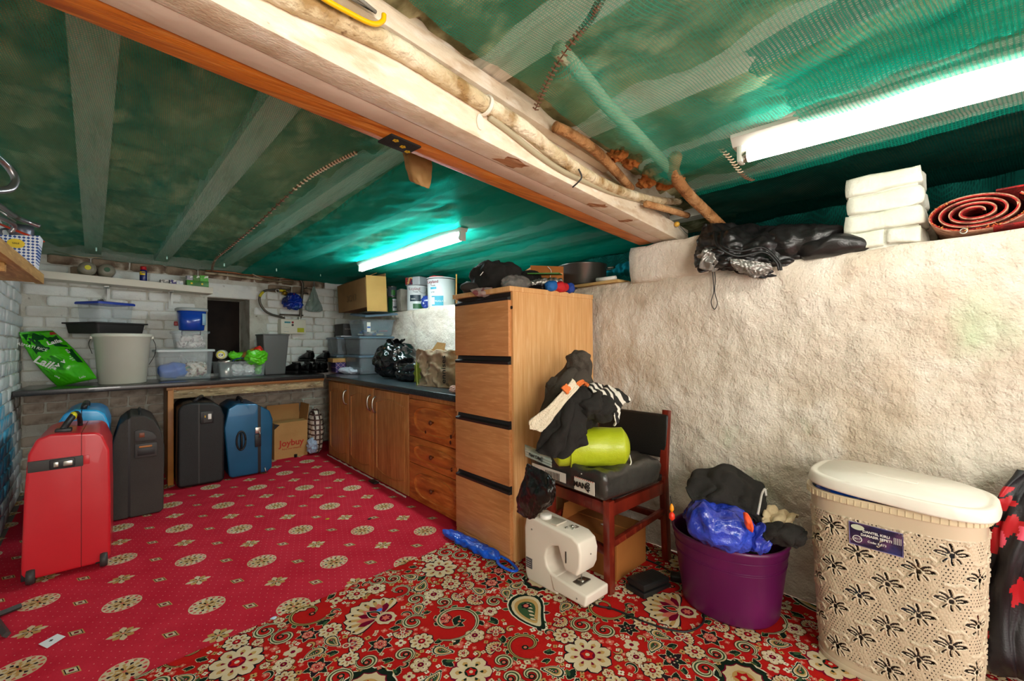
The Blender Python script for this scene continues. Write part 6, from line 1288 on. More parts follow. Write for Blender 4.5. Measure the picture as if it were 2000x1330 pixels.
m=MB(); m.tube(bez([atd(-30,365,1.5),atd(-10,372,1.55),atd(20,368,1.6),atd(30,350,1.62),atd(15,325,1.6),atd(-12,300,1.55),atd(-40,290,1.5)],30),.012,12); m.build('bent_tube',al,fcx,'all')
m=MB(); m.tube(bez([atd(-30,385,1.75),atd(0,402,1.9),atd(25,420,2.0),atd(50,432,2.1),atd(77,442,2.15)],20),.011,12); m.build('frame_tube',al,fcx,'all')
m=MB(); m.tube(bez([atd(-30,412,1.75),atd(0,425,1.9),atd(28,440,2.0),atd(20,455,2.0)],20),.009,12); m.build('frame_tube',al,fcx,'all')
m=MB(); m.tube([atd(0,412,1.92),atd(30,433,2.02)],.004,8); m.build('link_rod',chrome,fcx,'all')
t=thing('metal_cup','dull grey metal cup on the plank shelf behind the orange handle','cup',atd(42,462,2.2)-Vector((0,0,.03))); m=MB(); m.lathe([(.030,0),(.040,.01),(.045,.06),(.043,.085),(.038,.08),(.035,.015),(.01,.01)],28); m.build('cup_body',pm('grey_enamel','#6a6e78',.35,metal=.5),t,smooth='all'); m=MB(); m.tube(bez([(-.04,-.01,.06),(-.065,-.02,.05),(-.06,-.02,.02),(-.036,-.01,.015)],12),.005,8); m.build('handle',MATS['grey_enamel'],t,'all')
A=atd(-20,430,2.0); B_=atd(86,472,2.05); m=MB(); m.tube([A,A*.5+B_*.5,B_-(B_-A)*.04,B_],[.010,.011,.010,.006],8,sq=.5); o=m.build('saw_handle',pm('orange_plastic','#e0401a',.4),smooth='all'); tag(o,'long bright orange plastic handle resting across the plank shelf','handle')
# ================================================================== LAMPS, PIPES, LEDGE AND SMALL THINGS
tubems=[pm('fluorescent_glow_cool','#f0f8ff',.4,emis=TUBE[0]),pm('fluorescent_glow_warm','#fff8f0',.4,emis=TUBE[1])]
house=pm('white_enamelled_housing','#cfd0c6',.4)
def striplight(label,a,b,zt,r=.019,housew=.055,tubem=None):
    a=Vector((a[0],a[1],zt)); b=Vector((b[0],b[1],zt)); d=(b-a); L_=d.length; t=thing('strip_light',label,'light',a,atan2(d.y,d.x))
    m=MB(); m.hexa([(-.02,-.020,.030),(L_+.02,-.020,.030),(L_+.02,.020,.030),(-.02,.020,.030),(-.02,-housew/2,.052),(L_+.02,-housew/2,.052),(L_+.02,housew/2,.052),(-.02,housew/2,.052)]); m.box(-.02,L_+.02,-housew/2,housew/2,.052,.064); m.build('housing',house,t,True,.002)
    m=MB(); m.tube([(.02,0,0),(L_-.02,0,0)],r,20,tubem); m.build('tube',tubem,t,'all')
    for x in (.0,L_): box('end_holder',(x,0,.008),(.018,.042,.058),house,t,.008)
    for x in (.018,L_-.018): m=MB(); m.tube([(x-.012,0,0),(x+.012,0,0)],r*.98,16); m.build('end_cap',chrome,t,'all')
    return t
striplight('fluorescent strip light under the netting above the cupboards',(1.463,2.085),(1.430,3.49),1.652,tubem=tubems[0])
striplight('glaring fluorescent strip light along the right wall near the camera',(1.487,.552),(1.642,-.80),1.622,.020,housew=.09,tubem=tubems[1])
# ---- lagged pipes and cables
rope=pm('lagged_pipe_plaster','#c9b48e',.85,stretch=(1,1,1),mix=[('#9a7a4c',14,.5,.62),('#6b4a26',22,.64,.7),('#e6d8bc',9,.5,.65)],bump=[(60,1,5),(22,.8)])
def onb(u,v,out=.012): return onv(u,v,Ap+anr*out,Bp+anr*out)
pts=[onb(u_,v_) for u_,v_ in ((430,-70),(520,-28),(582,4),(670,42),(780,97),(890,167),(949,205),(1022,250),(1079,297),(1135,336),(1203,370),(1271,390),(1327,394))]
path=bez(pts,150); n=len(path)
R=[(.0205-.005*max(0,(i/n-.7)/.3))*(1+.05*noise.noise(Vector((i*.9,0,0)))+.05*noise.noise(Vector((i*.31,4,0)))) for i in range(n)]
m=MB(); m.tube(path,R,18); t=thing('lagged_pipe','cream rope lagged pipe running along the top of the white beam','pipe'); m.build('lagging',rope,t,'all')
p=onb(948,206); q=(onb(960,214)-onb(936,196)).normalized(); m=MB(); b0=q.orthogonal().normalized(); c1=q.cross(b0)
m.tube([p+q*.0+(b0*cos(k)+c1*sin(k))*.024 for k in [2*pi*i/22 for i in range(23)]],.006,6,sq=.5); cl=m.build('pipe_clip',pm('white_clip','#e6ddcc',.4),t,'all'); 
m=MB(); pp_=onb(938,238,.003); m.prism([(.012*cos(k),.020*sin(k)) for k in [2*pi*i/14 for i in range(14)]],-.001,.002,axis='y'); m.build('clip_lug',MATS['white_clip'],t,loc=pp_,rot=(0,0,atan2(adir.y,adir.x)))
m=MB(); m.tube(bez([onb(u_,v_,.006) for u_,v_ in ((955,228),(1000,262),(1050,302),(1100,335),(1150,358),(1200,378),(1260,394),(1330,410))],60),[.0085]*200 if 0 else .0085,12); o=m.build('grey_cable',pm('grey_cable_sheath','#a99d80',.5),smooth='all'); tag(o,'smooth grey cable sagging below the lagged pipe on the beam','cable')
m=MB(); m.tube(bez([onb(1130,330,.035),onb(1136,345,.04),onb(1130,355,.03),onb(1118,366,.01)],16),.0025,6); o=m.build('cable_tie',black,smooth='all'); tag(o,'black cable tie round the lagged pipe and grey cable','tie')
m=MB(); m.tube(bez([onb(u_,v_,.045) for u_,v_ in ((600,-25),(640,2),(680,24),(715,42),(735,47),(748,40),(750,28))],40),.0048,10); o=m.build('yellow_cable',pm('yellow_sheath','#e8b400',.35),smooth='all'); tag(o,'bright yellow cable end hooked over the lagged pipe','cable')
m=MB()
for k in range(3): m.tube([atz(640+14*k,-30,1.70),atz(722+6*k,16+4*k,1.70)],.004,6)
o=m.build('grey_cables',pm('grey_flex','#8f8c84',.5),smooth='all'); tag(o,'bundle of grey flat cables vanishing behind the netting','cable')
hess=pm('brown_hessian_lagging','#a87444',.95,mix=[('#7f5228',16,.5,.62),('#c99a68',9,.5,.66)],bump=[(90,1,5)])
def lag(label,uvz,r,mat=hess,n=50):
    pts=bez([atz(u_,v_,z_) for u_,v_,z_ in uvz],n); m=MB(); k=len(pts); m.tube(pts,[r*(1+.08*noise.noise(Vector((i*.8,r*99,0)))) for i in range(k)],16); t=thing('lagged_pipe',label,'pipe'); m.build('lagging',mat,t,'all'); return t
lag('brown hessian wrapped pipe coming out from under the netting edge by the beam',[(1085,248,1.69),(1115,262,1.69),(1160,292,1.69),(1200,332,1.68),(1232,368,1.675)],.017)
p1=atz(1316,340,1.69); t=thing('lagged_pipe','thick brown hessian wrapped pipe slanting down onto the wall ledge','pipe'); m=MB(); pts=bez([p1-Vector((.10,.06,-.02)),p1,onv(1345,380,(1.85,1),(1.85,0)),onv(1378,412,(2.02,1),(2.02,0)),onv(1412,445,(2.14,1),(2.14,0))],40); m.tube(pts,[.024*(1+.08*noise.noise(Vector((i*.8,3,0)))) for i in range(len(pts))],16); m.build('lagging',hess,t,'all')
t=thing('lagged_pipe','short brown hessian wrapped pipe stub beside the beam end','pipe'); m=MB(); pts=bez([onb(1262,398,.04),onb(1300,408,.05),onb(1343,421,.05)],24); m.tube(pts,[.014*(1+.1*noise.noise(Vector((i*.8,7,0)))) for i in range(len(pts))],14); m.build('lagging',hess,t,'all')
lag('pale lagged pipe bulging behind the green netting',[(1090,95,1.712),(1140,150,1.712),(1185,205,1.708),(1250,270,1.704),(1308,330,1.700)],.019,pm('pale_lagging','#a8b090',.9,bump=[(70,.8)]))
for k,(u_,v_) in enumerate(((1205,318),(1235,330),(1275,345),(1300,372),(1320,365),(1262,368))):
    o=blob('wool_tuft',(.025,.035,.018),pm('orange_mineral_wool','#b06a30',.95,bump=[(60,1)]),seed=120+k,crumple=[(.008,40)],loc=atz(u_,v_,1.685),flat=None,sub=4); tag(o,'tuft of orange brown mineral wool between the pipes at the end of the beam','wool','wool tufts between the pipes')
m=MB(); m.lathe([(.004,-.013),(.011,-.008),(.0135,0),(.011,.008),(.004,.013)],18); o=lab(m.build('knob',pm('yellow_wood','#cf9f3a',.4),beam,smooth='all',loc=onb(1322,438,.013),rot=(pi/2,0,0)),'round yellow wooden knob')
m=MB(); m.tube(bez([onb(1328,442,.012),onb(1345,458,.012),onb(1362,456,.012),onb(1372,448,.02)],14),.0015,5); o=m.build('thin_wire',black,smooth='all'); tag(o,'thin black wire trailing from the yellow knob','wire')
# things on the beam
t=thing('paper_tag','curled scrap of brown paper hanging off the orange board of the beam','paper'); ob_=cloth('paper_strip',[[(784,286,1.40),(806,284,1.40),(842,296,1.43)],[(788,305,1.37),(808,308,1.36),(844,318,1.41)],[(795,335,1.38),(812,338,1.36),(843,345,1.40)],[(802,352,1.40),(820,362,1.37),(838,368,1.38)]],pm('brown_wrapping_paper','#b08a58',.7,mix=[('#94703f',6,.45,.7)],bump=[(12,.5)]),t,30,30,.003,3,3,.002)
t=thing('fabric_scrap','black fabric scrap with yellow daisies wrapped over the orange board','fabric'); s0_=(onb(742,258,-.20)-Ap).dot(adir); s1_=(onb(800,290,-.20)-Ap).dot(adir)
m=MB(); m.hexa([bm_(s0_,1.538,-.150),bm_(s1_,1.538,-.150),bm_(s1_,1.538,-.210),bm_(s0_,1.538,-.210),bm_(s0_,1.5428,-.150),bm_(s1_,1.5428,-.150),bm_(s1_,1.5428,-.210),bm_(s0_,1.5428,-.210)]); m.build('fabric_wrap',fab,t,True,.001)
for k,s_ in enumerate((.25,.6,.88)):
    c=bm_(s0_+(s1_-s0_)*s_,1.5374,-.165-.015*k)
    for i in range(5): m=MB(); q=2*pi*i/5; m.lathe([(.0035,0),(.003,.0006)],8,c=(.005*cos(q),.005*sin(q),0)); m.build('petal',pm('daisy_yellow','#d8b020',.6),t,loc=c-Vector((0,0,.0006)))
# lacing of the netting seams
lace=pm('brown_lacing_cord','#6a4a34',.8); lacec=pm('cream_lacing_cord','#cbb79a',.8)
def lacing(label,uv,z,n=46,r=.0032,cs=.5):
    t=thing('netting_lacing',label,'cord'); pts=bez([atz(u_,v_,z) for u_,v_ in uv],n*2); m=MB(); m.tube(pts,r*.7,5); m.build('cord',lace,t)
    m1=MB(); m2=MB()
    for i in range(1,len(pts)-1,2):
        d=(pts[i+1]-pts[i-1]).normalized(); s=Vector((d.y,-d.x,0)); (m2 if (i/len(pts)<cs) else m1).tube([pts[i]+s*.009+d*.006,pts[i]-Vector((0,0,.004)),pts[i]-s*.009-d*.004],r,5)
    stuff(m1.build('stitches',lace,t)); stuff(m2.build('stitches',lacec,t)); return t
lacing('laced brown and cream seam curving across the green netting left of the beam',((697,297),(640,325),(580,365),(500,440),(450,482),(420,508),(413,532)),1.700,60,.0035,.35)
lacing('short dark laced seam in the netting above the beam',((1185,-25),(1165,15),(1150,40),(1125,72),(1085,130),(1062,175),(1045,215)),1.676,30,.0022,.0)
lacing('dashed brown lacing beside the end of the near strip light',((1405,288),(1425,308),(1440,328),(1455,345),(1470,352)),1.690,14,.0022,.6)
for k,(u_,v_,lb) in enumerate([(188,487,'first white tab from the left pinned along the back edge of the netting'),(326,503,'second white tab from the left pinned along the back edge of the netting'),(438,517,'third white tab from the left, just right of the laced seam'),(540,527,'fourth white tab from the left, above the gas pipe'),(626,537,'rightmost white tab pinned along the back edge of the netting')]):
    p=atz(u_,v_,1.705); o=box('netting_tab',p,(.008,.004,.026),pm('aqua_white_tab','#a8d8c8',.5),None,.001); tag(o,lb,'tab')
# ---- gas meter and pipes on the back wall
def onw(u,v,out=.02):
    a=BW[0]+bnrm*out; b=BW[1]+bnrm*out; return onv(u,v,a,b)
wang=atan2(bdir.y,bdir.x)
P=onw(549,652,.09); t=thing('gas_meter','white gas meter with red and black buttons on the painted brick wall','meter',P,wang); P2=onw(598,652,.09); w_=(P2-P).length
m=MB(); m.box(0,w_,0,.085,0,.150); m.build('casing',pm('cream_meter_case','#dcdac8',.4),t,'all',.008,3)
m=MB(); m.box(.032,.088,-.003,.0,.108,.124); m.build('display',pm('teal_display','#2f7f88',.3),t); 
for z,c_,nm in ((.117,'#9c2028','red_button'),(.090,'#24262c','black_button')): m=MB(); m.lathe([(.011,0),(.010,.004)],16); m.build(nm,pm(nm,c_,.4),t,rot=(pi/2,0,0),loc=(.110,0,z))
m=MB(); m.box(.155,.222,-.001,0,.018,.062) if w_>.22 else m.box(w_*.70,w_*.96,-.001,0,.018,.066); m.build('yellow_sticker',pm('yellow_sticker','#b8b81c',.5),t); text('-- --- --',.014,(.03,-.0015,.066),(1,0,0),(0,0,1),dkgrey,t); text('== ==',.016,(.03,-.0015,.022),(1,0,0),(0,0,1),pm('teal_display','#2f7f88',.3),t)
for x in (.035,w_-.05): m=MB(); m.lathe([(.013,0),(.013,.03)],14); m.lathe([(.018,.01),(.018,.022)],6); m.build('pipe_union',chrome,t,'auto',loc=(x,.04,.148))
steel=pm('dull_steel_pipe','#5d564c',.4,metal=.6); yel=pm('yellow_gas_tape','#c8b81c',.45); copper=pm('old_copper_pipe','#8f5a38',.4,metal=.6)
g=thing('gas_pipe','looped gas pipe with yellow tape and valve above the gas meter','pipe')
pth=bez([onw(u_,v_,.06) for u_,v_ in ((566,566),(550,566),(535,566),(518,568),(508,578),(508,592),(517,606),(530,614),(548,619),(556,622))],60)
m=MB(); m.tube(pth,.011,12); m.build('hose',steel,g,'all'); n=len(pth); m=MB(); m.tube(pth[int(n*.36):int(n*.48)],.0125,12); m.build('yellow_tape',yel,g,'all'); m=MB(); m.tube([onw(545,567,.06),onw(557,568,.06)],.014,12); m.build('yellow_joint',yel,g,'all')
m=MB(); c=onw(542,568,.085); m.tube([c+Vector((.016*cos(q),0,.016*sin(q))) for q in [2*pi*i/16 for i in range(17)]],.004,6); m.build('valve_ring',chrome,g,'all')
m=MB(); m.tube([onw(552,571,.07),onw(560,574,.07)],.022,12); m.build('brass_valve',pm('brass','#9a7a24',.35,metal=.7),g,'all')
m=MB(); m.tube(bez([onw(u_,v_,.05) for u_,v_ in ((574,545),(586,547),(591,556),(590,575),(588,600),(587,614),(586,622))],30),.013,12); m.build('riser',steel,g,'all'); m=MB(); m.tube([onw(546,614,.05),onw(592,616,.05)],.007,8); m.build('bracket_bar',steel,g,'all'); m=MB(); m.tube([onw(588,570,.06),onw(602,574,.06)],.008,8); m.tube([onw(590,564,.055),onw(600,562,.055)],.006,8); m.build('wall_stubs',steel,g,'all')
o=blob('red_cap',(.030,.02,.018),pm('red_valve_cap','#c8281c',.4),g,seed=130,loc=onw(573,580,.10),flat=None,sub=3); 
for k,(uv,r,mt,lb) in enumerate([([(400,528),(450,532),(520,541),(575,546)],.009,copper,'upper brown pipe along the top of the back wall'),([(400,533),(450,538),(520,547),(572,553)],.011,pm('cream_painted_pipe','#a89a7c',.6,mix=[('#6a5a40',9,.5,.6)]),'cream painted pipe below the brown one along the top of the back wall'),([(105,490),(130,496),(160,502),(200,503)],.004,pm('cream_painted_pipe','#a89a7c',.6),'thin pale cable above the left end of the cream shelf'),([(480,527),(505,541),(530,545),(575,541),(588,543)],.005,pm('cream_painted_pipe','#a89a7c',.6),'thin bent cream cable hanging over the pipes near the meter')]):
    m=MB(); m.tube(bez([onw(u_,v_,.04+.015*k) for u_,v_ in uv],30),r,8); o=m.build('wall_pipe' if k<2 else 'wall_cable',mt,smooth='all'); tag(o,lb,'pipe' if k<2 else 'cable')
o=blob('blue_bag',(.085,.05,.072),pm('deep_blue_polythene','#10309c',.3,bump=[(24,.7)],mix=[('#1c6a9c',9,.56,.66),('#0a1c5c',5,.5,.65)]),seed=131,crumple=[(.014,16)],loc=onw(572,592,.10)-Vector((0,0,.072)),flat=None); tag(o,'crumpled deep blue bag stuffed on the gas pipes','bag')
hb=thing('hanging_bag','translucent grey carrier bag hanging on the painted wall right of the gas meter','bag',onw(613,560,.06),wang)
def hbf(a,b):
    w_=.012+.075*min(1,(b*1.25)**1.2); z=-.265*b; q=2*pi*a; k=.008*(1-4*abs(noise.noise(Vector((a*9,b*3,2)))))*b
    if b>.93: w_*=1-(b-.93)/.07*.5
    return ((w_+k)*cos(q),(.3*w_+k)*sin(q),z)
m=MB(); m.grid(hbf,60,40,wrap=True); m.build('bag_film',pm('grey_green_film','#93a8a0',.25,alpha=.55),hb,smooth='all')
m=MB(); m.box(-.055,-.015,-.008,.008,-.22,-.14); m.build('packet_inside',pm('white_green_packet','#b8c8b4',.5,mix=[('#2f8a4a',20,.5,.6)]),hb); m=MB(); m.box(-.01,.045,-.01,.012,-.245,-.13); m.build('bundle_inside',pm('grey_green_bundle','#6f8880',.6,bump=[(30,.8)]),hb,True,.01)
m=MB(); m.tube(bez([(-.01,0,.0),(-.004,0,.035),(.004,0,.06),(.008,0,.03),(.01,0,0)],12),.003,5); m.build('handle',MATS['grey_green_film'],hb,'all')
# ---- paint tins and other loads on the high ledge
LZ=1.366
def tin(name,label,u,v,x,wpx,hpx,colbody,bands,lid=None,taper=1,rim=chrome,group=None,zb=LZ):
    p=atx(u,v,x); r=S(wpx/2,p)*.97; h=S(hpx,p); t=thing(name,label,'paint tin',(p.x,p.y,zb),0,group)
    m=MB(); m.lathe([(r*taper*.97,0),(r*taper,.004),(r,h-.006),(r*.9,h-.005),(.01,h-.006)],40); m.build('tin_body',colbody,t,smooth='all')
    m=MB(); m.lathe([(r*1.01,h-.012),(r*1.03,h-.008),(r*1.03,h),(r*.92,h+.002),(r*.9,h-.004),(.01,h-.004)],40); m.build('lid',lid or rim,t,smooth='all')
    c0=atan2(-p.y,-p.x)
    for (a0,a1,z0,z1,mt) in bands:
        m=MB(); m.grid(lambda a,b:((r*(taper+(1-taper)*(z0+(z1-z0)*b))+.0015)*cos(c0+a0+(a1-a0)*a),(r*(taper+(1-taper)*(z0+(z1-z0)*b))+.0015)*sin(c0+a0+(a1-a0)*a),h*(z0+(z1-z0)*b)),16,2); m.build('label_band',mt,t,smooth='all')
    return t,p,r,h,c0
def curtext(t,s,r,c0,ang,z,size,mat,**k):
    x,y=r*cos(c0+ang),r*sin(c0+ang); return text(s,size,(x*1.012,y*1.012,z),(-sin(c0+ang),cos(c0+ang),0),(0,0,1),mat,t,align='CENTER',**k)
whp=pm('white_tin_paint','#e2e6e4',.35); gnb=pm('tin_green','#1f5c30',.4); tlb=pm('tin_turquoise','#3fa5bc',.4); nvb=pm('tin_navy','#1c3440',.4); rdi=pm('tin_red_ink','#8c1f24',.4)
a=tin('paint_tin','small green and white paint tin under the grey one on the high ledge',768,606,2.14,20,33,gnb,[(-.1,1.1,.15,.85,whp),(.0,1.0,.30,.42,nvb)]); curtext(a[0],'Leyland',a[2],a[4],.45,a[3]*.72,.022,rdi)
b=tin('paint_tin','small grey and green paint tin standing on the green and white one',766,571,2.14,17,20,pm('tin_grey','#7a8488',.35,metal=.4),[(-.2,.7,.1,.6,pm('tin_leaf_green','#3c8a34',.4))],zb=LZ+a[3]+.003)
p=atx(783,606,2.07); t=lump('cement_block',(p.x+.02,p.y,LZ+.115),(.09,.09,.225),77,pm('rough_cement','#8f8a7c',.9,mix=[('#6f6a5c',6,.5,.7)],bump=[(40,.9)]),None); tag(t,'rough grey cement block standing between the paint tins on the high ledge','block')
c=tin('paint_tin','white paint tub with dark and green label under the translucent jug',815,603,2.16,40,47,whp,[(-.75,.35,.36,.62,nvb),(-.6,.75,.06,.26,gnb),(-.75,-.42,.06,.26,whp)],lid=whp); curtext(c[0],'Leyland',c[2],c[4],-.25,c[3]*.86,.036,rdi); curtext(c[0],'Trade',c[2],c[4],-.15,c[3]*.74,.020,ink); curtext(c[0],'VERN',c[2],c[4],-.4,c[3]*.45,.018,wt3)
m=MB(); m.tube(bez([(c[2]*1.02*cos(c[4]+q),c[2]*1.02*sin(c[4]+q),c[3]*(.95-.25*sin((q+.2)/1.6*pi))) for q in (-.2,.2,.6,1.0,1.4)],20),.002,5); m.build('wire_handle',chrome,c[0],'all')
jr=c[1]; t=thing('solvent_can','translucent square plastic can with a picture label on the white paint tub','can',(jr.x,jr.y,LZ+c[3]+.004),.3); m=MB(); m.box(-.085,.085,-.11,.085,0,.085); m.build('can_body',pm('translucent_hdpe','#b5babb',.35,alpha=.9),t,'all',.015,3)
m=MB(); m.box(-.0875,-.0855,-.02,.075,.008,.080); m.build('picture_label',pm('picture_print','#8c2a24',.4,mix=[('#2a3a5c',24,.5,.55),('#d0b070',20,.55,.6)]),t); m=MB(); m.lathe([(.02,.0),(.018,.012),(.008,.02),(.004,.04)],16); m.build('nozzle',pm('pale_blue_cap','#a8b8d8',.4),t,'all',loc=(-.02,.05,.083))
d=tin('paint_bucket','large white paint bucket with turquoise label nearest the filing cabinet on the high ledge',862,598,2.20,56,58,whp,[(-.75,.15,.06,.38,tlb),(-.75,-.50,.10,.34,whp),(-.85,-.35,.60,.67,tlb)],lid=whp,taper=.94); curtext(d[0],'Leyland',d[2],d[4],-.62,d[3]*.84,.040,rdi); curtext(d[0],'Trade',d[2],d[4],-.60,d[3]*.72,.022,ink); curtext(d[0],'TRUGLAZE',d[2],d[4],-.10,d[3]*.2,.022,wt3); curtext(d[0],'V WR',d[2],d[4],-.62,d[3]*.5,.016,ink)
m=MB(); m.tube([(d[2]*1.03*cos(q),d[2]*1.03*sin(q),d[3]*.96) for q in [2*pi*i/36 for i in range(37)]],.004,6); m.build('steel_hoop',steel,d[0],'all')
o=blob('red_rag',(.09,.07,.014),pm('red_cloth','#b83a34',.8),seed=140,folds=[(.004,60,(1,0,0))],loc=(d[1].x,d[1].y+.05,LZ+d[3]+.004)); tag(o,'red cloth lying on the lid of the large white bucket','cloth')
p=atx(838,594,2.10); o=blob('blue_mesh_bag',(.035,.05,.06),pm('blue_net_bag','#1c3c94',.5,mix=[('#d8dce8',26,.58,.64)]),seed=141,crumple=[(.008,30)],loc=(p.x,p.y+.05,LZ)); tag(o,'blue and white net bag squeezed between the tins and the large bucket','bag')
m=MB(); p=atx(891,585,2.02); m.tube([(p.x,p.y,LZ),(p.x+.004,p.y-.002,LZ+.24)],.006,6); o=m.build('paint_stick',pm('mixing_stick','#a87c3c',.7),smooth='all'); tag(o,'thin wooden mixing stick upright behind the filing cabinet','stick')
# ---- heap on top of the filing cabinet
FT=1.293
jb=thing('jacket_heap','black jackets heaped on the left of the filing cabinet top','clothes')
p=Vector((1.52,1.83,FT)); blob('jacket',(.15,.13,.095),fab,jb,seed=150,folds=[(.012,34,(1,.3,.4))],crumple=[(.006,12)],loc=p,flat=.1)
blob('jacket',(.08,.07,.07),fab,jb,seed=151,folds=[(.010,40,(1,.8,0))],loc=Vector((1.66,1.73,FT)),flat=.1); blob('jacket',(.11,.05,.035),pm('washed_black_cotton','#2b2622',.9,sheen=.2),jb,seed=152,folds=[(.007,45,(1,.3,0))],loc=Vector((1.41,1.87,FT)),flat=.1)
m=MB(); P1_=atd(938,538,2.20); m.tube([P1_,P1_+Vector((.01,-.012,.018))],.002,5); m.build('white_cord_end',whitep,jb)
o=cloth('printed_wrapper',[[(918,566,2.20),(940,562,2.18),(962,562,2.17)],[(925,574,2.19),(942,573,2.15),(960,570,2.15)],[(935,579,2.20),(945,580,2.18),(958,578,2.17)]],pm('pinkish_wrapper','#a89088',.6,mix=[('#8a4a4a',30,.58,.62)]),None,20,20,.002,5,4,.002); tag(o,'pinkish printed wrapper hanging over the top edge of the filing cabinet','wrapper')
cx=thing('cardboard_tray','torn orange brown cardboard box behind the green board','box',(1.74,1.80,FT+.055),-.5)
cbm=pm('orange_cardboard','#a86424',.8,mix=[('#8a4e18',4,.45,.7)])
for bx_ in ((0,.20,-.003,.003,0,.13),(0,.006,0,.16,0,.12),(.194,.20,0,.16,0,.12),(0,.20,.154,.16,0,.12),(0,.20,0,.16,0,.006)): m=MB(); m.box(*bx_); m.build('box_wall',cbm,cx)
m=MB(); m.box(.03,.06,-.005,-.003,.05,.085); m.build('painted_hole',black,cx); box('support',( .1,.08,-.028),(.19,.14,.05),fab,cx,.015)  # black patch on the box wall paints the shade inside a hole
m=MB(); m.tube(bez([(.10,-.01,.125),(.12,-.015,.10),(.115,-.012,.06),(.125,-.02,.035)],14),.002,6); o=m.build('earphone_cord',whitep,cx,'all')
gbk=thing('green_board','green topped wooden board lying across the parcels on the filing cabinet','board',atd(1062,536,2.32),YR,rot=None); gbk.rotation_euler=(.10,0,YR)
m=MB(); m.hexa([(-.09,-.05,0),(.075,-.06,0),(.11,.09,0),(-.06,.09,0),(-.09,-.05,.006),(.075,-.06,.006),(.11,.09,.006),(-.06,.09,.006)]); m.build('board',pm('moss_green_board','#2f6a14',.5),gbk,True,.001); m=MB(); m.hexa([(-.065,.088,.001),(.112,.088,.001),(.114,.096,.001),(-.063,.096,.001),(-.065,.088,.014),(.112,.088,.014),(.114,.096,.014),(-.063,.096,.014)]); m.build('wooden_edge',pine,gbk,True,.001)
film=pm('crinkled_clear_film','#a9a49e',.12,alpha=.3,bump=[(40,1,3)],spec=.8)
o=blob('film_packet',(.075,.05,.035),film,seed=160,crumple=[(.006,26)],loc=Vector((1.46,1.62,FT))); tag(o,'clear film packet with a purple strip at the front corner of the filing cabinet top','packet'); m=MB(); m.box(-.07,.07,-.04,.03,0,.012); o=m.build('purple_card',pm('purple_print_card','#5c3a78',.5,mix=[('#a83a4a',40,.5,.56)]),None,loc=(1.46,1.62,FT),rot=(0,0,-.1)); tag(o,'purple printed card under the clear film packet','card')
foil=pm('silver_foil_film','#b8b4ac',.22,metal=.7,bump=[(50,1,3)])
o=blob('foil_packet',(.10,.05,.020),foil,seed=161,crumple=[(.005,30)],loc=Vector((1.66,1.60,FT+.035)),rot=(0,-.12,-.35)); tag(o,'crinkled silver foil packet in front of the green board','packet')
o=tub('black_tray','black plastic tray under the silver foil packet on the filing cabinet',(1.70,1.60,FT),-.1,(.24,.13,.035),black,None,.93,'tray')
for k,(x,w_,c_,lb) in enumerate([(1.605,.035,'#1660a8','blue cloth end spilling over the right edge of the filing cabinet top'),(1.675,.055,'#c01820','red cloth spilling over the right edge of the filing cabinet top'),(1.75,.025,'#1c3f94','small navy cloth end right of the red cloth')]):
    o=blob('cloth_end',(w_,.03,.028),pm('ce%d'%k,c_,.7,sheen=.2),seed=165+k,folds=[(.005,60,(1,0,0))],loc=Vector((x,1.512,FT-.004))); tag(o,lb,'cloth')
p=atx(1138,548,2.16); pot=thing('cooking_pot','large dull grey metal pot on the ledge beside the filing cabinet','pot',(p.x,p.y,LZ+.014)); r=S(46,p)
m=MB(); m.lathe([(.01,0),(r*.93,0),(r*.98,.01),(r,.125),(r*1.03,.130),(r*1.03,.136),(r*.99,.136),(r*.96,.012),(.01,.012)],56); m.build('pot_body',pm('hard_anodised_metal','#74706a',.3,metal=.85),pot,smooth='all')
hd_=RT*-1; m=MB(); 
for s_ in (1,-1): m.tube(bez([hd_*(r*s_)+FW*-.035+Vector((0,0,.118)),hd_*((r+.045)*s_)+FW*-.03+Vector((0,0,.125)),hd_*((r+.045)*s_)+FW*.03+Vector((0,0,.125)),hd_*(r*s_)+FW*.035+Vector((0,0,.118))],16),.006,8)
m.build('handles',chrome,pot,'all')
m=MB(); P1_=atx(1122,562,2.03); P2_=atx(1212,548,2.03); m.box(2.00,2.12,min(P1_.y,P2_.y),max(P1_.y,P2_.y),LZ-.006,LZ+.010); o=m.build('wooden_lath',pm('blond_wood','#c9a468',.6,stretch=(8,1,8),mix=[('#a8834a',4,.45,.7)]),smooth=True,bevel=.003); tag(o,'blond wooden lath on the ledge in front of the grey pot','lath')
P1_=atx(1166,541,2.04); P2_=atx(1205,549,2.04); m=MB(); m.lathe([(.005,-.06),(.013,-.06),(.013,.06),(.005,.06),(.005,-.06)],18,cap=False); o=m.build('paper_roll',whitep,smooth='all',loc=(2.035,(P1_.y+P2_.y)/2,LZ+.024),rot=(pi/2,0,.15)); tag(o,'small white paper roll on the blond lath by the pot','roll')
o=cloth('netting_scrap',[[(1185,528,2.95),(1205,518,2.97),(1232,510,2.98)],[(1185,540,2.85),(1208,532,2.87),(1230,522,2.88)],[(1190,546,2.75),(1212,543,2.77),(1230,538,2.78)]],pm('turquoise_sheet','#1a8fa0',.35),None,30,20,.008,8,3,.003); tag(o,'turquoise plastic sheet on the ledge between the pot and the plaster pier','sheet')
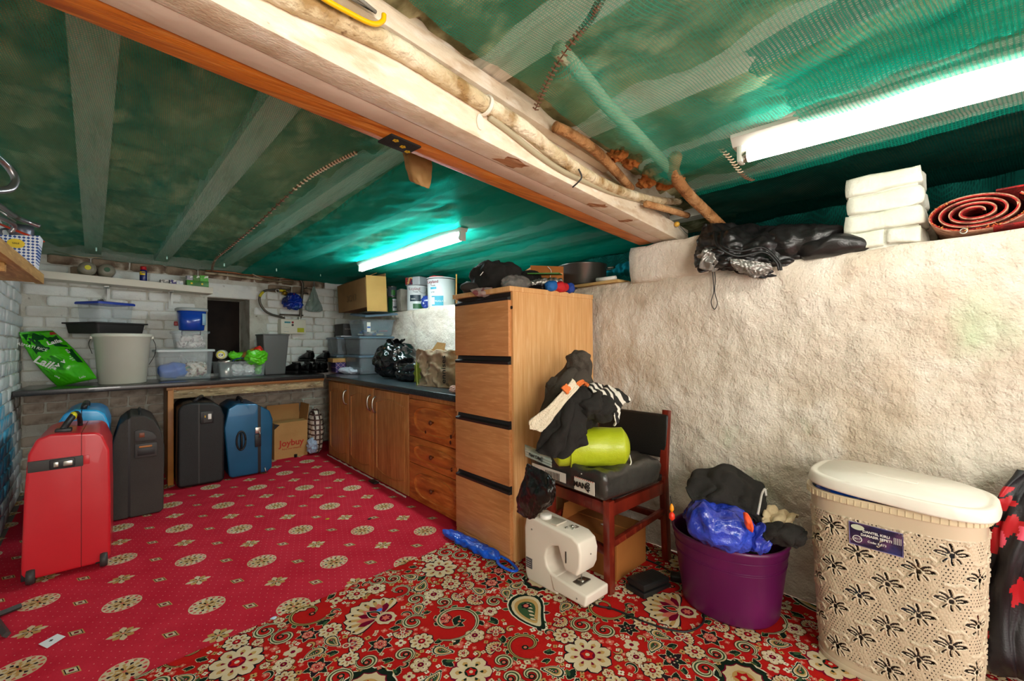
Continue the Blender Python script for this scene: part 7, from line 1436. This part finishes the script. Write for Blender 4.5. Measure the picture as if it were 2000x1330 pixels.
# ---- black waterproof on the ledge, rolled rug
nyl=pm('black_ripstop_nylon','#1d1b1b',.34,bump=[(14,.5,3),(240,.1)],coat=.12)
jw_=thing('waterproof_jacket','shiny black waterproof jacket crumpled on the wall ledge right of the beam','jacket')
blob('jacket_body',(.085,.20,.075),nyl,jw_,seed=170,folds=[(.012,26,(.2,1,.5))],crumple=[(.007,12)],loc=(2.075,.60,LZ),flat=.2)
blob('jacket_body',(.07,.13,.050),nyl,jw_,seed=171,folds=[(.010,30,(.1,1,.7))],loc=(2.05,.44,LZ-.02),flat=.2)
cloth('jacket_front',[[(1372,440,2.02),(1420,436,1.98),(1500,440,1.93),(1580,440,1.88),(1650,460,1.84)],[(1362,475,1.96),(1420,470,1.86),(1500,470,1.80),(1580,470,1.76),(1655,482,1.76)],[(1356,505,1.93),(1420,510,1.84),(1500,512,1.78),(1580,505,1.74),(1652,500,1.74)],[(1362,528,1.95),(1425,530,1.87),(1490,543,1.80),(1560,528,1.77),(1625,514,1.76)]],nyl,jw_,110,50,.012,10,9,.003,dirn=(1,.7,0),crk=.008)
m=MB()
for k in range(2): m.tube(bez([atd(1395+14*k,452,1.90-.01*k),atd(1402+10*k,480,1.82),atd(1440+8*k,500-10*k,1.79),atd(1490,492-9*k,1.76),atd(1515+6*k,510,1.74),atd(1522+4*k,528,1.74)],30),.006,6,sq=.5)
m.build('hem_band',pm('ribbed_black_trim','#0f0e0e',.5),jw_,'all')
blob('silver_lining',(.045,.035,.04),pm('silver_lining_nylon','#8d8a85',.28,metal=.5,bump=[(18,.8)]),jw_,seed=173,crumple=[(.010,22)],loc=atd(1385,512,1.90)-Vector((0,0,.045)),flat=None)
cloth('silver_lining',[[(1425,505,1.80),(1460,508,1.77),(1505,515,1.74)],[(1430,520,1.80),(1465,525,1.76),(1508,525,1.74)],[(1445,528,1.82),(1475,542,1.78),(1500,532,1.76)]],MATS['silver_lining_nylon'],jw_,40,30,.004,4,4,.002,crk=.003)
m=MB(); m.tube(bez([atx(u_,v_,1.965) for u_,v_ in ((1390,515),(1393,545),(1394,570),(1389,590),(1395,604),(1401,592),(1396,570),(1397,545),(1394,515))],50),.002,6); m.build('drawcord',black,jw_,'all')
rg=thing('rolled_rug','red and brown rug rolled up on the wall ledge at the right','rug',(2.0,.055,1.430))
rr_=pm('rug_red_face','#a8201e',.9,mix=[('#6e1a18',30,.5,.6),('#d8b48a',60,.64,.68)],bump=[(200,.6)]); rb=pm('rug_backing','#b98a70',.9,mix=[('#8a5a44',40,.5,.6)],bump=[(300,.4)]); re=pm('orange_fringe_edge','#c8642a',.9,mix=[('#e8b060',40,.55,.6)])
def spir(t,o=0):
    q=t*2*pi; k=.10+.205*t; k=.16+.84*(t/4.1)
    return (-( .115*k)*cos(q)*(1.0)-.005, .060*k*sin(q))
N_=150
def ribbon(x0,x1,off,mat,nm):
    m=MB(); pts=[spir(4.1*i/N_) for i in range(N_+1)]; pts+= [(-.12-.22*k/8,pts[-1][1]-.0*k) for k in range(1,9)] if 0 else []
    L_=[]; 
    for i in range(len(pts)):
        a_=pts[max(i-1,0)]; b_=pts[min(i+1,len(pts)-1)]; d_=Vector((b_[0]-a_[0],b_[1]-a_[1])).normalized(); L_.append((Vector(pts[i])+Vector((-d_.y,d_.x))*off, Vector(pts[i])+Vector((-d_.y,d_.x))*(off+.0035)))
    n=len(L_); V_=[]
    for x in (x0,x1):
        for a_,b_ in L_: V_+= [(x,a_.x,a_.y),(x,b_.x,b_.y)]
    f=[]
    for i in range(n-1):
        a0,a1,b0,b1=2*i,2*i+1,2*i+2,2*i+3; o=2*n; f+= [(a0,b0,b1,a1),(o+a0,o+a1,o+b1,o+b0),(a0,o+a0,o+b0,b0),(a1,b1,o+b1,o+a1)]
    m.add(V_,f); return m.build(nm,mat,rg,smooth='auto')
ribbon(.0,.30,-.0018,rr_,'pile_layer'); ribbon(.001,.30,.0018,rb,'backing_layer')
for i,(dy,dz) in enumerate(((-.05,.052),(.0,-.058))):
    m=MB(); m.hexa([(0,-.30,dz),(.30,-.30,dz),(.30,dy,dz),(0,dy,dz),(0,-.30,dz+.006),(.30,-.30,dz+.006),(.30,dy,dz+.006),(0,dy,dz+.006)]); m.build('outer_flap',rr_,rg,True,.002)
m=MB()
rnd=random.Random(8)
for i in range(70):
    t_=4.1-.75*rnd.random(); y,z=spir(t_); m.tube([(0,y,z),(-.006,y+rnd.uniform(-.006,.006),z+rnd.uniform(-.005,.005))],.0012,4)
stuff(m.build('fringe',re,rg))
rg.location.z=1.366+.064; 
m=MB(); m.tube([(1.995,.075+.008*cos(q),1.372+.008*sin(q)) for q in [2*pi*i/14 for i in range(15)]],.002,6); o=m.build('steel_ring',chrome,smooth='all'); tag(o,'little steel ring on the ledge under the rolled rug','ring')
